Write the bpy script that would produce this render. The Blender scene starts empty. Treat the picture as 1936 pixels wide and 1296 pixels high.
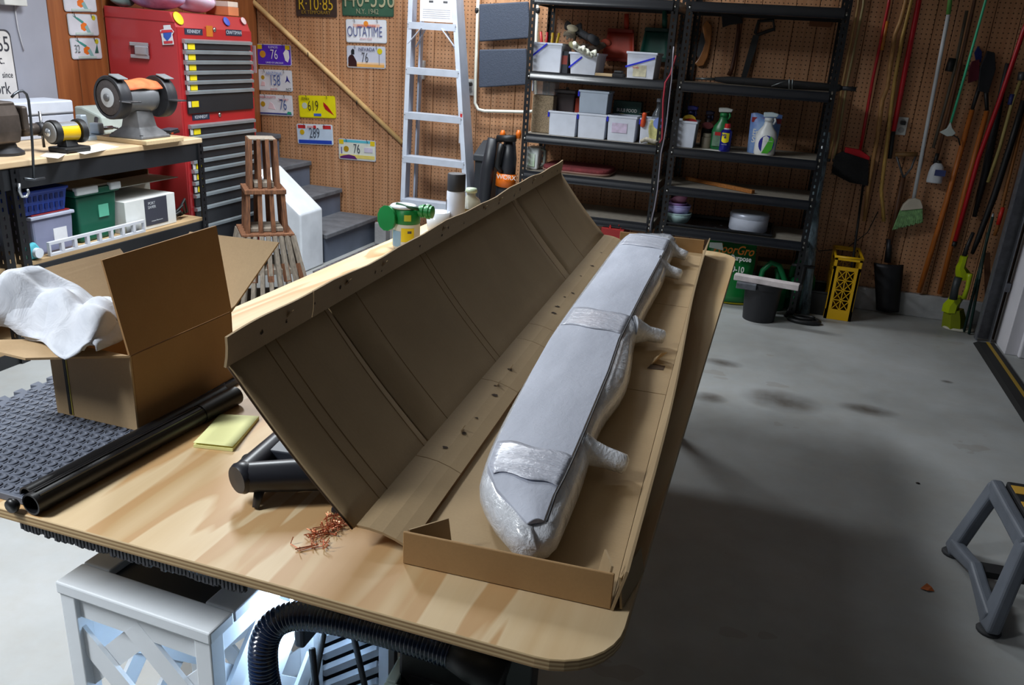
import bpy, bmesh, math, random
from mathutils import Vector, Matrix
random.seed(7)
rnd = random.uniform
SC = bpy.context.scene
COL = SC.collection

# ---------------------------------------------------------------- camera
EYE = Vector((0, 0, 1.415))
FPX = 1541.56                       # focal length in pixels of the 1936 wide frame
YAW, PITCH, ROLL = .29532, .348888, .0637088
_f = Vector((-math.sin(YAW)*math.cos(PITCH), math.cos(YAW)*math.cos(PITCH), -math.sin(PITCH)))
_r = Vector((math.cos(YAW), math.sin(YAW), 0)); _u = _r.cross(_f)
_c, _s = math.cos(ROLL), math.sin(ROLL)
RIGHT = _c*_r + _s*_u; UP = -_s*_r + _c*_u; FWD = _f
cam_data = bpy.data.cameras.new('camera'); cam = bpy.data.objects.new('camera', cam_data); COL.objects.link(cam)
cam_data.sensor_width = 36; cam_data.lens = FPX/1936*36; cam_data.clip_start = .02
_m = Matrix.Identity(4)
for _i in range(3):
    _m[_i][0], _m[_i][1], _m[_i][2], _m[_i][3] = RIGHT[_i], UP[_i], -FWD[_i], EYE[_i]
cam.matrix_world = _m
SC.camera = cam

# ---------------------------------------------------------------- world, lights, exposure
SC.view_settings.view_transform = 'Standard'; SC.view_settings.look = 'None'
SC.view_settings.gamma = 1; SC.view_settings.use_curve_mapping = False
SC.view_settings.exposure = 0.0
world = bpy.data.worlds.new('world'); SC.world = world; world.use_nodes = True
world.node_tree.nodes['Background'].inputs[0].default_value = (.40, .45, .55, 1)
world.node_tree.nodes['Background'].inputs[1].default_value = .05

def area(name, loc, target, sx, sy, power, col, spread=180):
    d = bpy.data.lights.new(name, 'AREA'); d.shape = 'RECTANGLE'; d.size = sx; d.size_y = sy
    d.energy = power; d.color = col; d.spread = math.radians(spread)     # shop light reflector
    o = bpy.data.objects.new(name, d); COL.objects.link(o); o.location = loc
    o.rotation_euler = (Vector(target)-Vector(loc)).to_track_quat('-Z', 'Y').to_euler()
    return o
area('back_tube_light', (-1.8, 4.72, 2.47), (-1.8, 4.55, 0), 1.2, .25, 44, (.90, .96, 1), 176)
area('ceiling_tube_light', (-2.15, 2.9, 2.47), (-1.95, 3.05, 0), 1.2, .25, 70, (.90, .96, 1), 150)
area('bench_tube_light', (-2.1, .0, 2.47), (-1.85, .35, 0), .25, 1.2, 60, (.93, .97, 1), 116)

# ---------------------------------------------------------------- helpers
def ray(x, y): return RIGHT*((x-968)/FPX) - UP*((y-648)/FPX) + FWD
def ax(x, y, X): d = ray(x, y); return EYE + d*((X-EYE.x)/d.x)      # point of the plane x = X seen at a pixel
def ay(x, y, Y): d = ray(x, y); return EYE + d*((Y-EYE.y)/d.y)
def az(x, y, Z): d = ray(x, y); return EYE + d*((Z-EYE.z)/d.z)
def span(x0, y0, x1, y1, Y):
    xm, ym = (x0+x1)/2, (y0+y1)/2
    return ay(x0, ym, Y).x, ay(x1, ym, Y).x, ay(xm, y1, Y).z, ay(xm, y0, Y).z

def lin(c):
    return tuple(((v/255)/12.92 if v/255 <= .04045 else ((v/255+.055)/1.055)**2.4) for v in c[:3]) + (1,)

MATS = {}
def M(name, col=(128, 128, 128), rough=.55, metal=0, var=.12, scale=8, bump=0, bscale=60, trans=0, emit=0, coat=0, stretch=None, col2=None, alpha=1, ecol=None, sss=0):
    """plain procedural material: colour with soft noise variation and optional bump"""
    if name in MATS: return MATS[name]
    m = bpy.data.materials.new(name); m.use_nodes = True; MATS[name] = m
    nt = m.node_tree; N = nt.nodes; L = nt.links; b = N['Principled BSDF']
    b.inputs['Roughness'].default_value = rough; b.inputs['Metallic'].default_value = metal
    if trans: b.inputs['Transmission Weight'].default_value = trans; b.inputs['IOR'].default_value = 1.3
    if coat: b.inputs['Coat Weight'].default_value = coat; b.inputs['Coat Roughness'].default_value = .15
    if alpha < 1: b.inputs['Alpha'].default_value = alpha
    if emit:
        b.inputs['Emission Color'].default_value = lin(ecol or col); b.inputs['Emission Strength'].default_value = emit
    c = lin(col); c2 = lin(col2) if col2 else tuple(v*(1-var*1.6) for v in c[:3])+(1,)
    tc = N.new('ShaderNodeTexCoord'); src = tc.outputs['Object']
    if stretch:
        mp = N.new('ShaderNodeMapping'); mp.inputs['Scale'].default_value = stretch; L.new(src, mp.inputs[0]); src = mp.outputs[0]
    nz = N.new('ShaderNodeTexNoise'); nz.inputs['Scale'].default_value = scale; nz.inputs['Detail'].default_value = 4
    L.new(src, nz.inputs['Vector'])
    rp = N.new('ShaderNodeValToRGB'); rp.color_ramp.elements[0].position = .3; rp.color_ramp.elements[1].position = .7
    rp.color_ramp.elements[0].color = c2; rp.color_ramp.elements[1].color = c
    L.new(nz.outputs['Fac'], rp.inputs[0]); L.new(rp.outputs[0], b.inputs['Base Color'])
    if bump:
        n2 = N.new('ShaderNodeTexNoise'); n2.inputs['Scale'].default_value = bscale; n2.inputs['Detail'].default_value = 3
        L.new(src, n2.inputs['Vector'])
        bp = N.new('ShaderNodeBump'); bp.inputs['Strength'].default_value = bump; bp.inputs['Distance'].default_value = .01
        L.new(n2.outputs['Fac'], bp.inputs['Height']); L.new(bp.outputs[0], b.inputs['Normal'])
    return m

class NT:
    """small wrapper to write node materials"""
    def __init__(s, name, rough=.6):
        s.m = bpy.data.materials.new(name); s.m.use_nodes = True; s.t = s.m.node_tree; MATS[name] = s.m
        s.b = s.t.nodes['Principled BSDF']; s.b.inputs['Roughness'].default_value = rough
    def n(s, typ, **k):
        o = s.t.nodes.new('ShaderNode'+typ)
        for a, v in k.items(): setattr(o, a, v)
        return o
    def l(s, a, b): s.t.links.new(a, b)
    def val(s, i, v):
        i.default_value = v
    def math(s, op, a, b=None, c=None):
        o = s.n('Math', operation=op)
        for i, v in enumerate((a, b, c)):
            if v is None: continue
            if hasattr(v, 'links'): s.l(v, o.inputs[i])
            else: o.inputs[i].default_value = v
        return o.outputs[0]
    def noise(s, vec, scale, detail=4, rough=.5, dist=0):
        o = s.n('TexNoise'); o.inputs['Scale'].default_value = scale; o.inputs['Detail'].default_value = detail
        o.inputs['Roughness'].default_value = rough; o.inputs['Distortion'].default_value = dist
        s.l(vec, o.inputs['Vector']); return o.outputs['Fac']
    def map(s, vec, scale=(1, 1, 1), rot=(0, 0, 0), loc=(0, 0, 0)):
        o = s.n('Mapping'); o.inputs['Scale'].default_value = scale; o.inputs['Rotation'].default_value = rot; o.inputs['Location'].default_value = loc
        s.l(vec, o.inputs[0]); return o.outputs[0]
    def ramp(s, fac, stops):
        o = s.n('ValToRGB'); e = o.color_ramp.elements
        while len(e) < len(stops): e.new(.5)
        for i, (p, c) in enumerate(stops): e[i].position = p; e[i].color = lin(c)
        s.l(fac, o.inputs[0]); return o.outputs[0]
    def mix(s, fac, a, b, blend='MIX'):
        o = s.n('Mix', data_type='RGBA', blend_type=blend)
        for i, v in ((0, fac), (6, a), (7, b)):
            if hasattr(v, 'links'): s.l(v, o.inputs[i])
            else: o.inputs[i].default_value = v if i == 0 else lin(v)
        return o.outputs[2]
    def bump(s, h, strength=.3, dist=.01):
        o = s.n('Bump'); o.inputs['Strength'].default_value = strength; o.inputs['Distance'].default_value = dist
        s.l(h, o.inputs['Height']); s.l(o.outputs[0], s.b.inputs['Normal'])
    def col(s, c): s.l(c, s.b.inputs['Base Color'])
    def pos(s): return s.n('NewGeometry').outputs['Position']
    def objc(s): return s.n('TexCoord').outputs['Object']
    def sep(s, v): o = s.n('SeparateXYZ'); s.l(v, o.inputs[0]); return o.outputs

WORLD = {}                           # world matrix of everything linked so far
def setp(o, label=None, cat=None, group=None, kind=None):
    if label: o['label'] = label
    if cat: o['category'] = cat
    if group: o['group'] = group
    if kind: o['kind'] = kind
    return o
def thing(name, label, cat, loc=(0, 0, 0), rot=(0, 0, 0), group=None, kind=None):
    o = bpy.data.objects.new(name, None); COL.objects.link(o); o.location = loc; o.rotation_euler = rot
    o.empty_display_size = .05
    WORLD[o] = Matrix.Translation(Vector(loc)) @ (Matrix.LocRotScale(None, __import__('mathutils').Euler(rot), None))
    return setp(o, label, cat, group, kind)

class MB:
    def __init__(s): s.v = []; s.f = []; s.mi = []
    def add(s, vs, fs, mi=0):
        k = len(s.v); s.v += [Vector(v) for v in vs]
        for f in fs: s.f.append([i+k for i in f]); s.mi.append(mi)
        return s
    def box(s, x0, x1, y0, y1, z0, z1, mi=0):
        return s.add([(x0, y0, z0), (x1, y0, z0), (x1, y1, z0), (x0, y1, z0), (x0, y0, z1), (x1, y0, z1), (x1, y1, z1), (x0, y1, z1)],
              [(0, 3, 2, 1), (4, 5, 6, 7), (0, 1, 5, 4), (1, 2, 6, 5), (2, 3, 7, 6), (3, 0, 4, 7)], mi)
    def frus(s, x0, x1, y0, y1, z0, z1, t, mi=0):       # box whose top is wider by t on each side
        return s.add([(x0, y0, z0), (x1, y0, z0), (x1, y1, z0), (x0, y1, z0), (x0-t, y0-t, z1), (x1+t, y0-t, z1), (x1+t, y1+t, z1), (x0-t, y1+t, z1)],
              [(0, 3, 2, 1), (4, 5, 6, 7), (0, 1, 5, 4), (1, 2, 6, 5), (2, 3, 7, 6), (3, 0, 4, 7)], mi)
    def tub(s, x0, x1, y0, y1, z0, z1, t, w=.003, lip=.006):   # open container: tapered outer and inner walls, lip at the rim
        k = t
        o = [(x0, y0, z0), (x1, y0, z0), (x1, y1, z0), (x0, y1, z0)]
        a = [(x0-k, y0-k, z1), (x1+k, y0-k, z1), (x1+k, y1+k, z1), (x0-k, y1+k, z1)]
        e = [(x0-k-lip, y0-k-lip, z1-.012), (x1+k+lip, y0-k-lip, z1-.012), (x1+k+lip, y1+k+lip, z1-.012), (x0-k-lip, y1+k+lip, z1-.012)]
        e0 = [(x0-k, y0-k, z1-.013), (x1+k, y0-k, z1-.013), (x1+k, y1+k, z1-.013), (x0-k, y1+k, z1-.013)]
        g = [(x0-k-lip, y0-k-lip, z1), (x1+k+lip, y0-k-lip, z1), (x1+k+lip, y1+k+lip, z1), (x0-k-lip, y1+k+lip, z1)]
        i1 = [(x0-k+w, y0-k+w, z1), (x1+k-w, y0-k+w, z1), (x1+k-w, y1+k-w, z1), (x0-k+w, y1+k-w, z1)]
        i0 = [(x0+w, y0+w, z0+w), (x1-w, y0+w, z0+w), (x1-w, y1-w, z0+w), (x0+w, y1-w, z0+w)]
        rings = [o, e0, e, g, i1, i0]; vs = [p for r in rings for p in r]; fs = [(0, 3, 2, 1)]
        for q in range(5):
            for i in range(4):
                j = (i+1) % 4; fs.append((q*4+i, q*4+j, q*4+4+j, q*4+4+i))
        fs.append((20, 21, 22, 23)); return s.add(vs, fs)
    def bar(s, p0, p1, w, h, up=(0, 0, 1), mi=0):
        p0, p1 = Vector(p0), Vector(p1); d = (p1-p0).normalized(); u = Vector(up)
        if abs(d.dot(u)) > .98: u = Vector((0, 1, 0))
        a = d.cross(u).normalized()*w/2; b = a.cross(d).normalized()*h/2
        vs = [p+q for p in (p0, p1) for q in (-a-b, a-b, a+b, -a+b)]
        return s.add(vs, [(0, 3, 2, 1), (4, 5, 6, 7), (0, 1, 5, 4), (1, 2, 6, 5), (2, 3, 7, 6), (3, 0, 4, 7)], mi)
    def tube(s, pts, r, n=8, closed=False, mi=0, flat=1):
        pts = [Vector(p) for p in pts]; k = len(pts); rs = r if isinstance(r, (list, tuple)) else [r]*k
        up = None; vs = []
        for i, p in enumerate(pts):
            a = pts[(i-1) % k] if (closed or i > 0) else p; b = pts[(i+1) % k] if (closed or i < k-1) else p
            d = (b-a).normalized()
            if up is None: up = Vector((0, 0, 1)) if abs(d.z) < .9 else Vector((0, 1, 0))
            x = d.cross(up)
            if x.length < 1e-4: x = d.orthogonal()
            x.normalize(); y = x.cross(d).normalized(); up = y
            for q in range(n):
                t = 2*math.pi*q/n; vs.append(p + x*math.cos(t)*rs[i] + y*math.sin(t)*rs[i]*flat)
        fs = []
        for i in range(k if closed else k-1):
            j = (i+1) % k
            for q in range(n): fs.append((i*n+q, i*n+(q+1) % n, j*n+(q+1) % n, j*n+q))
        if not closed: fs.append(tuple(range(n-1, -1, -1))); fs.append(tuple((k-1)*n+q for q in range(n)))
        return s.add(vs, fs, mi)
    def lathe(s, prof, c=(0, 0, 0), n=20, axis=(0, 0, 1), sx=1, sy=1, mi=0):
        q = Vector((0, 0, 1)).rotation_difference(Vector(axis).normalized()); c = Vector(c); vs = []; fs = []
        for r, z in prof:
            for i in range(n):
                t = 2*math.pi*i/n; vs.append(c + q @ Vector((r*sx*math.cos(t), r*sy*math.sin(t), z)))
        for j in range(len(prof)-1):
            for i in range(n): fs.append((j*n+i, j*n+(i+1) % n, (j+1)*n+(i+1) % n, (j+1)*n+i))
        if prof[0][0] > 0: fs.append(tuple(range(n-1, -1, -1)))
        if prof[-1][0] > 0: fs.append(tuple((len(prof)-1)*n+i for i in range(n)))
        return s.add(vs, fs, mi)
    def prism(s, poly, a, b, plane='xz', mi=0, side=None):
        """polygon (2D) extruded from a to b along the axis the plane leaves out"""
        def P(p, t): return {'xz': (p[0], t, p[1]), 'xy': (p[0], p[1], t), 'yz': (t, p[0], p[1])}[plane]
        n = len(poly); k = len(s.v)
        s.v += [Vector(P(p, a)) for p in poly] + [Vector(P(p, b)) for p in poly]
        s.f += [[k+i for i in range(n-1, -1, -1)], [k+n+i for i in range(n)]]; s.mi += [mi, mi]
        for i in range(n):
            j = (i+1) % n; s.f.append([k+i, k+j, k+n+j, k+n+i]); s.mi.append(mi if side is None else side)
        return s
    def grid(s, fn, nu, nv, mi=0, thick=0):
        vs = [fn(i/nu, j/nv) for i in range(nu+1) for j in range(nv+1)]
        fs = [(i*(nv+1)+j, (i+1)*(nv+1)+j, (i+1)*(nv+1)+j+1, i*(nv+1)+j+1) for i in range(nu) for j in range(nv)]
        return s.add(vs, fs, mi)
    def loft(s, rings, cap=True, mi=0):
        n = len(rings[0]); vs = [p for r in rings for p in r]; fs = []
        for j in range(len(rings)-1):
            for i in range(n): fs.append((j*n+i, j*n+(i+1) % n, (j+1)*n+(i+1) % n, (j+1)*n+i))
        if cap: fs.append(tuple(range(n-1, -1, -1))); fs.append(tuple((len(rings)-1)*n+i for i in range(n)))
        return s.add(vs, fs, mi)
    def xf(s, mat):
        s.v = [mat @ v for v in s.v]; return s
    def build(s, name, mats, parent=None, smooth=False, bevel=0, sub=0, local=False, solid=0, segs=2, origin=None, auto=None, rel=None):
        vs = [Vector(v) for v in s.v]
        if parent is not None:
            if not local: inv = WORLD[parent].inverted(); vs = [inv @ v for v in vs]
            base = Vector((0, 0, 0))
            if rel is not None: base = Vector(rel)
        else:
            lo = [min(v[i] for v in vs) for i in range(3)]; hi = [max(v[i] for v in vs) for i in range(3)]
            base = Vector(((lo[0]+hi[0])/2, (lo[1]+hi[1])/2, lo[2])) if origin is None else Vector(origin)
        vs = [v-base for v in vs]
        me = bpy.data.meshes.new(name); me.from_pydata(vs, [], s.f)
        for m in (mats if isinstance(mats, (list, tuple)) else [mats]): me.materials.append(m)
        for p, i in zip(me.polygons, s.mi): p.material_index = i; p.use_smooth = smooth
        bm = bmesh.new(); bm.from_mesh(me); bmesh.ops.recalc_face_normals(bm, faces=bm.faces); bm.to_mesh(me); bm.free()
        me.update()
        o = bpy.data.objects.new(name, me); COL.objects.link(o)
        if parent is not None: o.parent = parent
        o.location = base
        WORLD[o] = (WORLD[parent] if parent is not None else Matrix.Identity(4)) @ Matrix.Translation(base)
        if solid: q = o.modifiers.new('s', 'SOLIDIFY'); q.thickness = solid; q.offset = 0
        if bevel: q = o.modifiers.new('b', 'BEVEL'); q.width = bevel; q.segments = segs; q.limit_method = 'ANGLE'; q.angle_limit = math.radians(35)
        if sub: q = o.modifiers.new('u', 'SUBSURF'); q.levels = sub; q.render_levels = sub
        if smooth and auto is not None:
            me.set_sharp_from_angle(angle=math.radians(auto))
        return o

def rrect(x0, x1, z0, z1, r, n=4):
    p = []
    for cx, cz, a in ((x1-r, z1-r, 0), (x0+r, z1-r, 90), (x0+r, z0+r, 180), (x1-r, z0+r, 270)):
        for i in range(n+1):
            t = math.radians(a+90*i/n); p.append((cx+r*math.cos(t), cz+r*math.sin(t)))
    return p
def disc(cx, cz, r, n=16, sx=1, sz=1): return [(cx+r*sx*math.cos(2*math.pi*i/n), cz+r*sz*math.sin(2*math.pi*i/n)) for i in range(n)]

def text(s, size, mat, parent, loc, rot=(math.pi/2, 0, 0), sx=1, name='lettering', ext=.0004, local=False, align='CENTER', bold=0, shear=0):
    c = bpy.data.curves.new(name, 'FONT'); c.body = s; c.size = size; c.align_x = align; c.align_y = 'CENTER'; c.extrude = ext
    c.offset = bold; c.resolution_u = 3; c.shear = shear
    c.materials.append(mat)
    o = bpy.data.objects.new(name, c); COL.objects.link(o); o.parent = parent
    o.location = Vector(loc) if local else WORLD[parent].inverted() @ Vector(loc)
    o.rotation_euler = rot; o.scale = (sx, 1, 1)
    return o

def dup(root, loc, label=None, rot=None):
    """copy of a thing with copies of its parts and sub-parts"""
    r = root.copy(); COL.objects.link(r); r.location = loc
    if rot is not None: r.rotation_euler = rot
    if label: r['label'] = label
    for ch in list(root.children):
        c = ch.copy(); COL.objects.link(c); c.parent = r
        for g in list(ch.children):
            d = g.copy(); COL.objects.link(d); d.parent = c
    return r

# ================================================================ the setting
YB = 5.35                            # back wall
XL = -3.67                           # left wall
TOP = .715                           # plywood table top

# concrete floor
k = NT('concrete', .62); p = k.pos(); a = k.noise(p, 1.3, 6, .6); b = k.noise(p, 9, 5, .65)
c = k.ramp(a, [(.3, (134, 135, 133)), (.52, (156, 158, 158)), (.72, (170, 172, 173))])
c = k.mix(k.math('MULTIPLY', k.ramp(b, [(.42, (0, 0, 0)), (.75, (255, 255, 255))]), .35), c, (150, 144, 134))
st = k.noise(k.map(p, (1, 1.6, 1)), 2.6, 3, .6)
c = k.mix(k.math('MULTIPLY', k.math('GREATER_THAN', st, .66), .25), c, (120, 108, 92))
k.col(c); k.bump(b, .12, .004)
k.l(k.math('ADD', k.math('MULTIPLY', a, .25), .42), k.b.inputs['Roughness'])
setp(MB().box(-6, 6, -3.5, 7, -.1, 0).build('floor', k.m), 'grey stained concrete garage floor', kind='structure')
FLOOR = bpy.data.objects['floor']
oil = M('oil_stain', (92, 84, 74), .5, var=.25, scale=30)
k = NT('stain_soft', .5); u = k.objc(); d = k.n('VectorMath', operation='LENGTH'); k.l(u, d.inputs[0])
nn = k.noise(k.map(k.pos(), (9, 9, 9)), 1, 5, .65)
fac = k.math('SUBTRACT', 1.0, k.math('MULTIPLY', d.outputs['Value'], 1.15)); fac = k.math('MULTIPLY', k.math('MULTIPLY', fac, nn), 1.15)
fac = k.math('MINIMUM', k.math('MAXIMUM', fac, 0), .6)
k.b.inputs['Base Color'].default_value = lin((78, 66, 54)); k.l(fac, k.b.inputs['Alpha'])
STAIN = k.m
sm_ = bpy.data.meshes.new('stain'); sm_.from_pydata([(math.cos(i*math.pi/12), math.sin(i*math.pi/12), 0) for i in range(24)], [], [tuple(range(24))]); sm_.materials.append(STAIN)
for x, y, rx, ry in [(1478, 758, .22, .16), (1365, 686, .13, .07), (1340, 752, .10, .08), (1640, 775, .16, .08), (1790, 722, .04, .03)]:
    g = WORLD[FLOOR].inverted() @ az(x, y, .0012); o = bpy.data.objects.new('stain', sm_); COL.objects.link(o); o.parent = FLOOR; o.location = g; o.scale = (rx, ry, 1)

# wood panelling: vertical grain, rows of peg holes on a 25 mm grid
def panel_mat(name, c1, c2, c3, holes):
    k = NT(name, .5); p = k.pos(); q = k.map(p, (26, 26, 1.2))
    g1 = k.noise(q, 1.0, 5, .6, .6); g2 = k.noise(k.map(p, (3, 3, .4)), 1.2, 3)
    c = k.ramp(g1, [(.25, c3), (.5, c2), (.75, c1)])
    c = k.mix(k.math('MULTIPLY', g2, .5), c, c3)
    inf = k.n('ObjectInfo').outputs['Random']
    c = k.mix(k.math('MULTIPLY', inf, .22), c, c3)
    if holes:
        s = k.sep(p)
        hx = k.math('SUBTRACT', k.math('FRACT', k.math('DIVIDE', s[0], .0254)), .5)
        hz = k.math('SUBTRACT', k.math('FRACT', k.math('DIVIDE', s[2], .0254)), .5)
        d2 = k.math('ADD', k.math('MULTIPLY', hx, hx), k.math('MULTIPLY', hz, hz))
        h = k.math('LESS_THAN', d2, .021)
        c = k.mix(k.math('MULTIPLY', h, .9), c, (46, 26, 14))
        hb = k.math('SUBTRACT', 1.0, h); k.bump(hb, .5, .003)
    k.col(c); return k.m
PEG = panel_mat('pegboard_wood', (206, 160, 124), (190, 142, 104), (160, 110, 74), True)
PAN = panel_mat('panel_wood', (172, 104, 56), (150, 86, 44), (118, 64, 30), False)
JOINT = M('panel_joint', (58, 34, 20), .8)
CURB = M('curb_concrete', (176, 176, 178), .8, var=.2, scale=7, bump=.2)
wall = thing('wall_back', 'wood panelled pegboard wall with vertical grooves', None, (-1.2, YB, 0), kind='structure')
MB().box(XL-.1, 1.45, YB+.012, YB+.12, .13, 2.55).build('backing', JOINT, wall)
MB().box(XL-.1, 1.45, YB-.03, YB+.12, 0, .14).build('curb', CURB, wall, bevel=.004)
x = XL; wid = [.10, .135, .10, .19, .13, .10, .165, .115]; i = 0; peg_mesh = {}
while x < 1.42:
    w = wid[i % len(wid)]; i += 1
    if w not in peg_mesh:
        o = MB().box(0, w-.003, 0, .012, 0, 2.41).build('plank', PEG, wall, local=True, bevel=.002, segs=1); peg_mesh[w] = o
    else:
        o = peg_mesh[w].copy(); COL.objects.link(o); o.parent = wall
    o.location = WORLD[wall].inverted() @ Vector((x, YB, .14)); x += w
# left wall: painted near part, wood panelled far part
wl = thing('wall_left', 'side wall, grey paint near and brown wood panels beyond', None, (XL, 2, 0), kind='structure')
MB().box(XL-.1, XL-.012, -3.5, YB, 0, 2.55).build('backing', JOINT, wl)
MB().box(XL-.012, XL, -3.5, 3.535, 0, 2.55).build('painted_board', M('grey_paint', (150, 152, 164), .7, var=.05), wl)
y = 3.54
for w in (.16, .21, .12, .2, .18, .16, .2, .17, .2, .21):
    if y > YB-.05: break
    MB().box(XL-.012, XL, y, min(y+w-.004, YB), 0, 2.55).build('plank', PAN, wl, bevel=.002, segs=1); y += w
setp(MB().box(XL-.1, 1.45, -3.5, YB+.12, 2.55, 2.62).build('ceiling', M('ceiling_paint', (205, 205, 203), .85)), 'plain pale garage ceiling', kind='structure')
# right wall beside the open garage door
XR = 1.33
wr = thing('wall_right', 'short dark wall return beside the garage door opening', None, (XR, 5.2, 0), kind='structure')
MB().box(XR, XR+.1, 5.06, YB, 0, 2.55).build('board', M('dark_wall', (60, 48, 40), .8), wr)
MB().box(XR, XR+.1, -3.5, 5.06, 2.15, 2.55).build('header', M('dark_wall'), wr)
# camera side wall keeps the light in the room
setp(MB().box(XL-.1, 1.45, -3.6, -3.5, 0, 2.55).build('wall_front', M('grey_paint2', (120, 120, 124), .8)), 'plain wall behind the camera', kind='structure')
# white jamb of the door opening, threshold seal and the drive outside
WHITE_TRIM = M('white_trim', (214, 212, 218), .5, var=.05)
jm = thing('trim_1', 'white painted door jamb with stepped edge', None, (1.42, 4.95, 0), kind='structure')
MB().box(1.335, 1.42, 4.80, 5.055, .0, 2.14).build('casing', WHITE_TRIM, jm, bevel=.004)
MB().box(1.435, 2.6, 4.80, 5.06, .0, 2.3).build('board', WHITE_TRIM, jm, bevel=.004)
MB().box(1.395, 1.47, 4.76, 4.799, .0, 2.14).build('moulding', WHITE_TRIM, jm, bevel=.008)
ds = thing('trim_2', 'black rubber door threshold seal with yellow line', None, (1.24, 3, 0), kind='structure')
MB().prism([(1.205, .0), (1.325, .0), (1.31, .016), (1.225, .012)], -.5, 4.93, 'xz').build('seal_strip', M('black_rubber', (22, 22, 22), .7), ds)
MB().box(1.268, 1.284, -.5, 4.93, .0145, .0175).build('yellow_line', M('dull_yellow', (150, 120, 30), .6), ds)

# ================================================================ table, long box and wrapped bundle
k = NT('plywood', .5); p = k.pos(); s_ = k.sep(p)
wv = k.noise(k.map(p, (4.2, .55, 1)), 1.0, 3, .5, 1.6)
g = k.noise(k.map(p, (60, 2.2, 1)), 1.0, 4, .6, .3)
band = k.math('FRACT', k.math('MULTIPLY', wv, 3.4))
c = k.ramp(band, [(0, (200, 170, 126)), (.40, (214, 190, 150)), (.62, (218, 196, 158)), (.70, (192, 154, 108)), (.92, (194, 158, 112)), (1, (200, 170, 126))])
c = k.mix(k.math('MULTIPLY', g, .32), c, (168, 124, 76)); k.col(c); k.bump(g, .08, .002)
PLY = k.m
k = NT('plywood_edge', .65); s_ = k.sep(k.pos())
e = k.math('FRACT', k.math('MULTIPLY', s_[2], 160)); c = k.ramp(e, [(0, (150, 122, 84)), (.35, (206, 182, 138)), (.65, (200, 172, 128)), (.7, (140, 108, 70)), (1, (150, 122, 84))])
gg = k.noise(k.map(k.pos(), (30, 30, 4)), 1, 3); k.col(k.mix(k.math('MULTIPLY', gg, .4), c, (150, 118, 78))); PLYE = k.m
BLACK = M('black_steel', (20, 21, 24), .42, var=.1)
X0, X1, Y0, Y1 = -1.314, -.090, .787, 3.185
tb = thing('work_table', 'large plywood sheet work table with rounded corners', 'table', ((X0+X1)/2, 2, 0))
MB().prism(rrect(X0, X1, Y0, Y1, .095, 8), TOP-.018, TOP, 'xy', 0, 1).build('table_top', [PLY, PLYE], tb, bevel=.0015, segs=1)
for px_, py_ in ((-1.16, 1.3), (-.235, .93), (-1.16, 3.0), (-.22, 3.0)):
    MB().prism([(px_-.02, py_-.02), (px_+.02, py_-.02), (px_+.02, py_+.02), (px_-.02, py_+.02)], 0, TOP-.019, 'xy').build('leg', BLACK, tb, bevel=.003)
MB().box(-1.14, -.24, 1.28, 1.32, TOP-.07, TOP-.0185).build('apron', BLACK, tb)
MB().box(-1.14, -.24, 2.98, 3.02, TOP-.07, TOP-.0185).build('apron', BLACK, tb)
MB().box(-1.18, -1.14, 1.32, 2.98, TOP-.07, TOP-.0185).build('side_rail', BLACK, tb)
MB().box(-.24, -.20, .95, 2.98, TOP-.07, TOP-.0185).build('side_rail', BLACK, tb)
# ridged edge of a rubber mat that lies under the plywood
tm = thing('rubber_underlay', 'black ridged rubber mat edge showing under the plywood sheet', 'mat', (-.8, .85, TOP-.03))
MB().box(-1.0, -.60, .800, 1.2, TOP-.026, TOP-.0185).build('sheet', M('black_rubber2', (38, 39, 44), .7), tm)
m = MB(); random.seed(3); n = 62
for i in range(n):
    x = -1.0+.395*(i+.5)/n; z1 = TOP-.0185; h = rnd(.012, .018)
    m.box(x-.0021, x+.0021, .7925, .803, z1-h, z1)
    m.box(x-.0008, x+.0035, .795, .80, z1-h-.003, z1-h+.004)
setp(m.build('ridges', M('ridge_rubber', (66, 68, 76), .6, var=.3, scale=90), tm), kind='stuff')

# cardboard
def cardboard(name, c1, c2, rot=0):
    k = NT(name, .78); p = k.objc(); a = k.noise(p, 5, 4, .6); b = k.noise(k.map(p, (4, 170, 4) if not rot else (170, 4, 4)), 1, 2, .5)
    f = k.noise(p, 240, 2, .7)
    c = k.ramp(a, [(.25, c2), (.75, c1)]); c = k.mix(k.math('MULTIPLY', b, .22), c, c2); c = k.mix(k.math('MULTIPLY', f, .18), c, (80, 58, 34))
    k.col(c); k.bump(k.math('ADD', k.math('MULTIPLY', b, .6), k.math('MULTIPLY', f, .2)), .12, .003); return k.m
CARD = cardboard('cardboard', (172, 148, 112), (154, 130, 96)); CARDO = cardboard('cardboard_outer', (180, 144, 98), (164, 128, 84))
CARDE = M('cardboard_edge', (190, 160, 118), .8, var=.25, scale=200)
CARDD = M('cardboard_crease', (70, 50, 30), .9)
TH = .004
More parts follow.
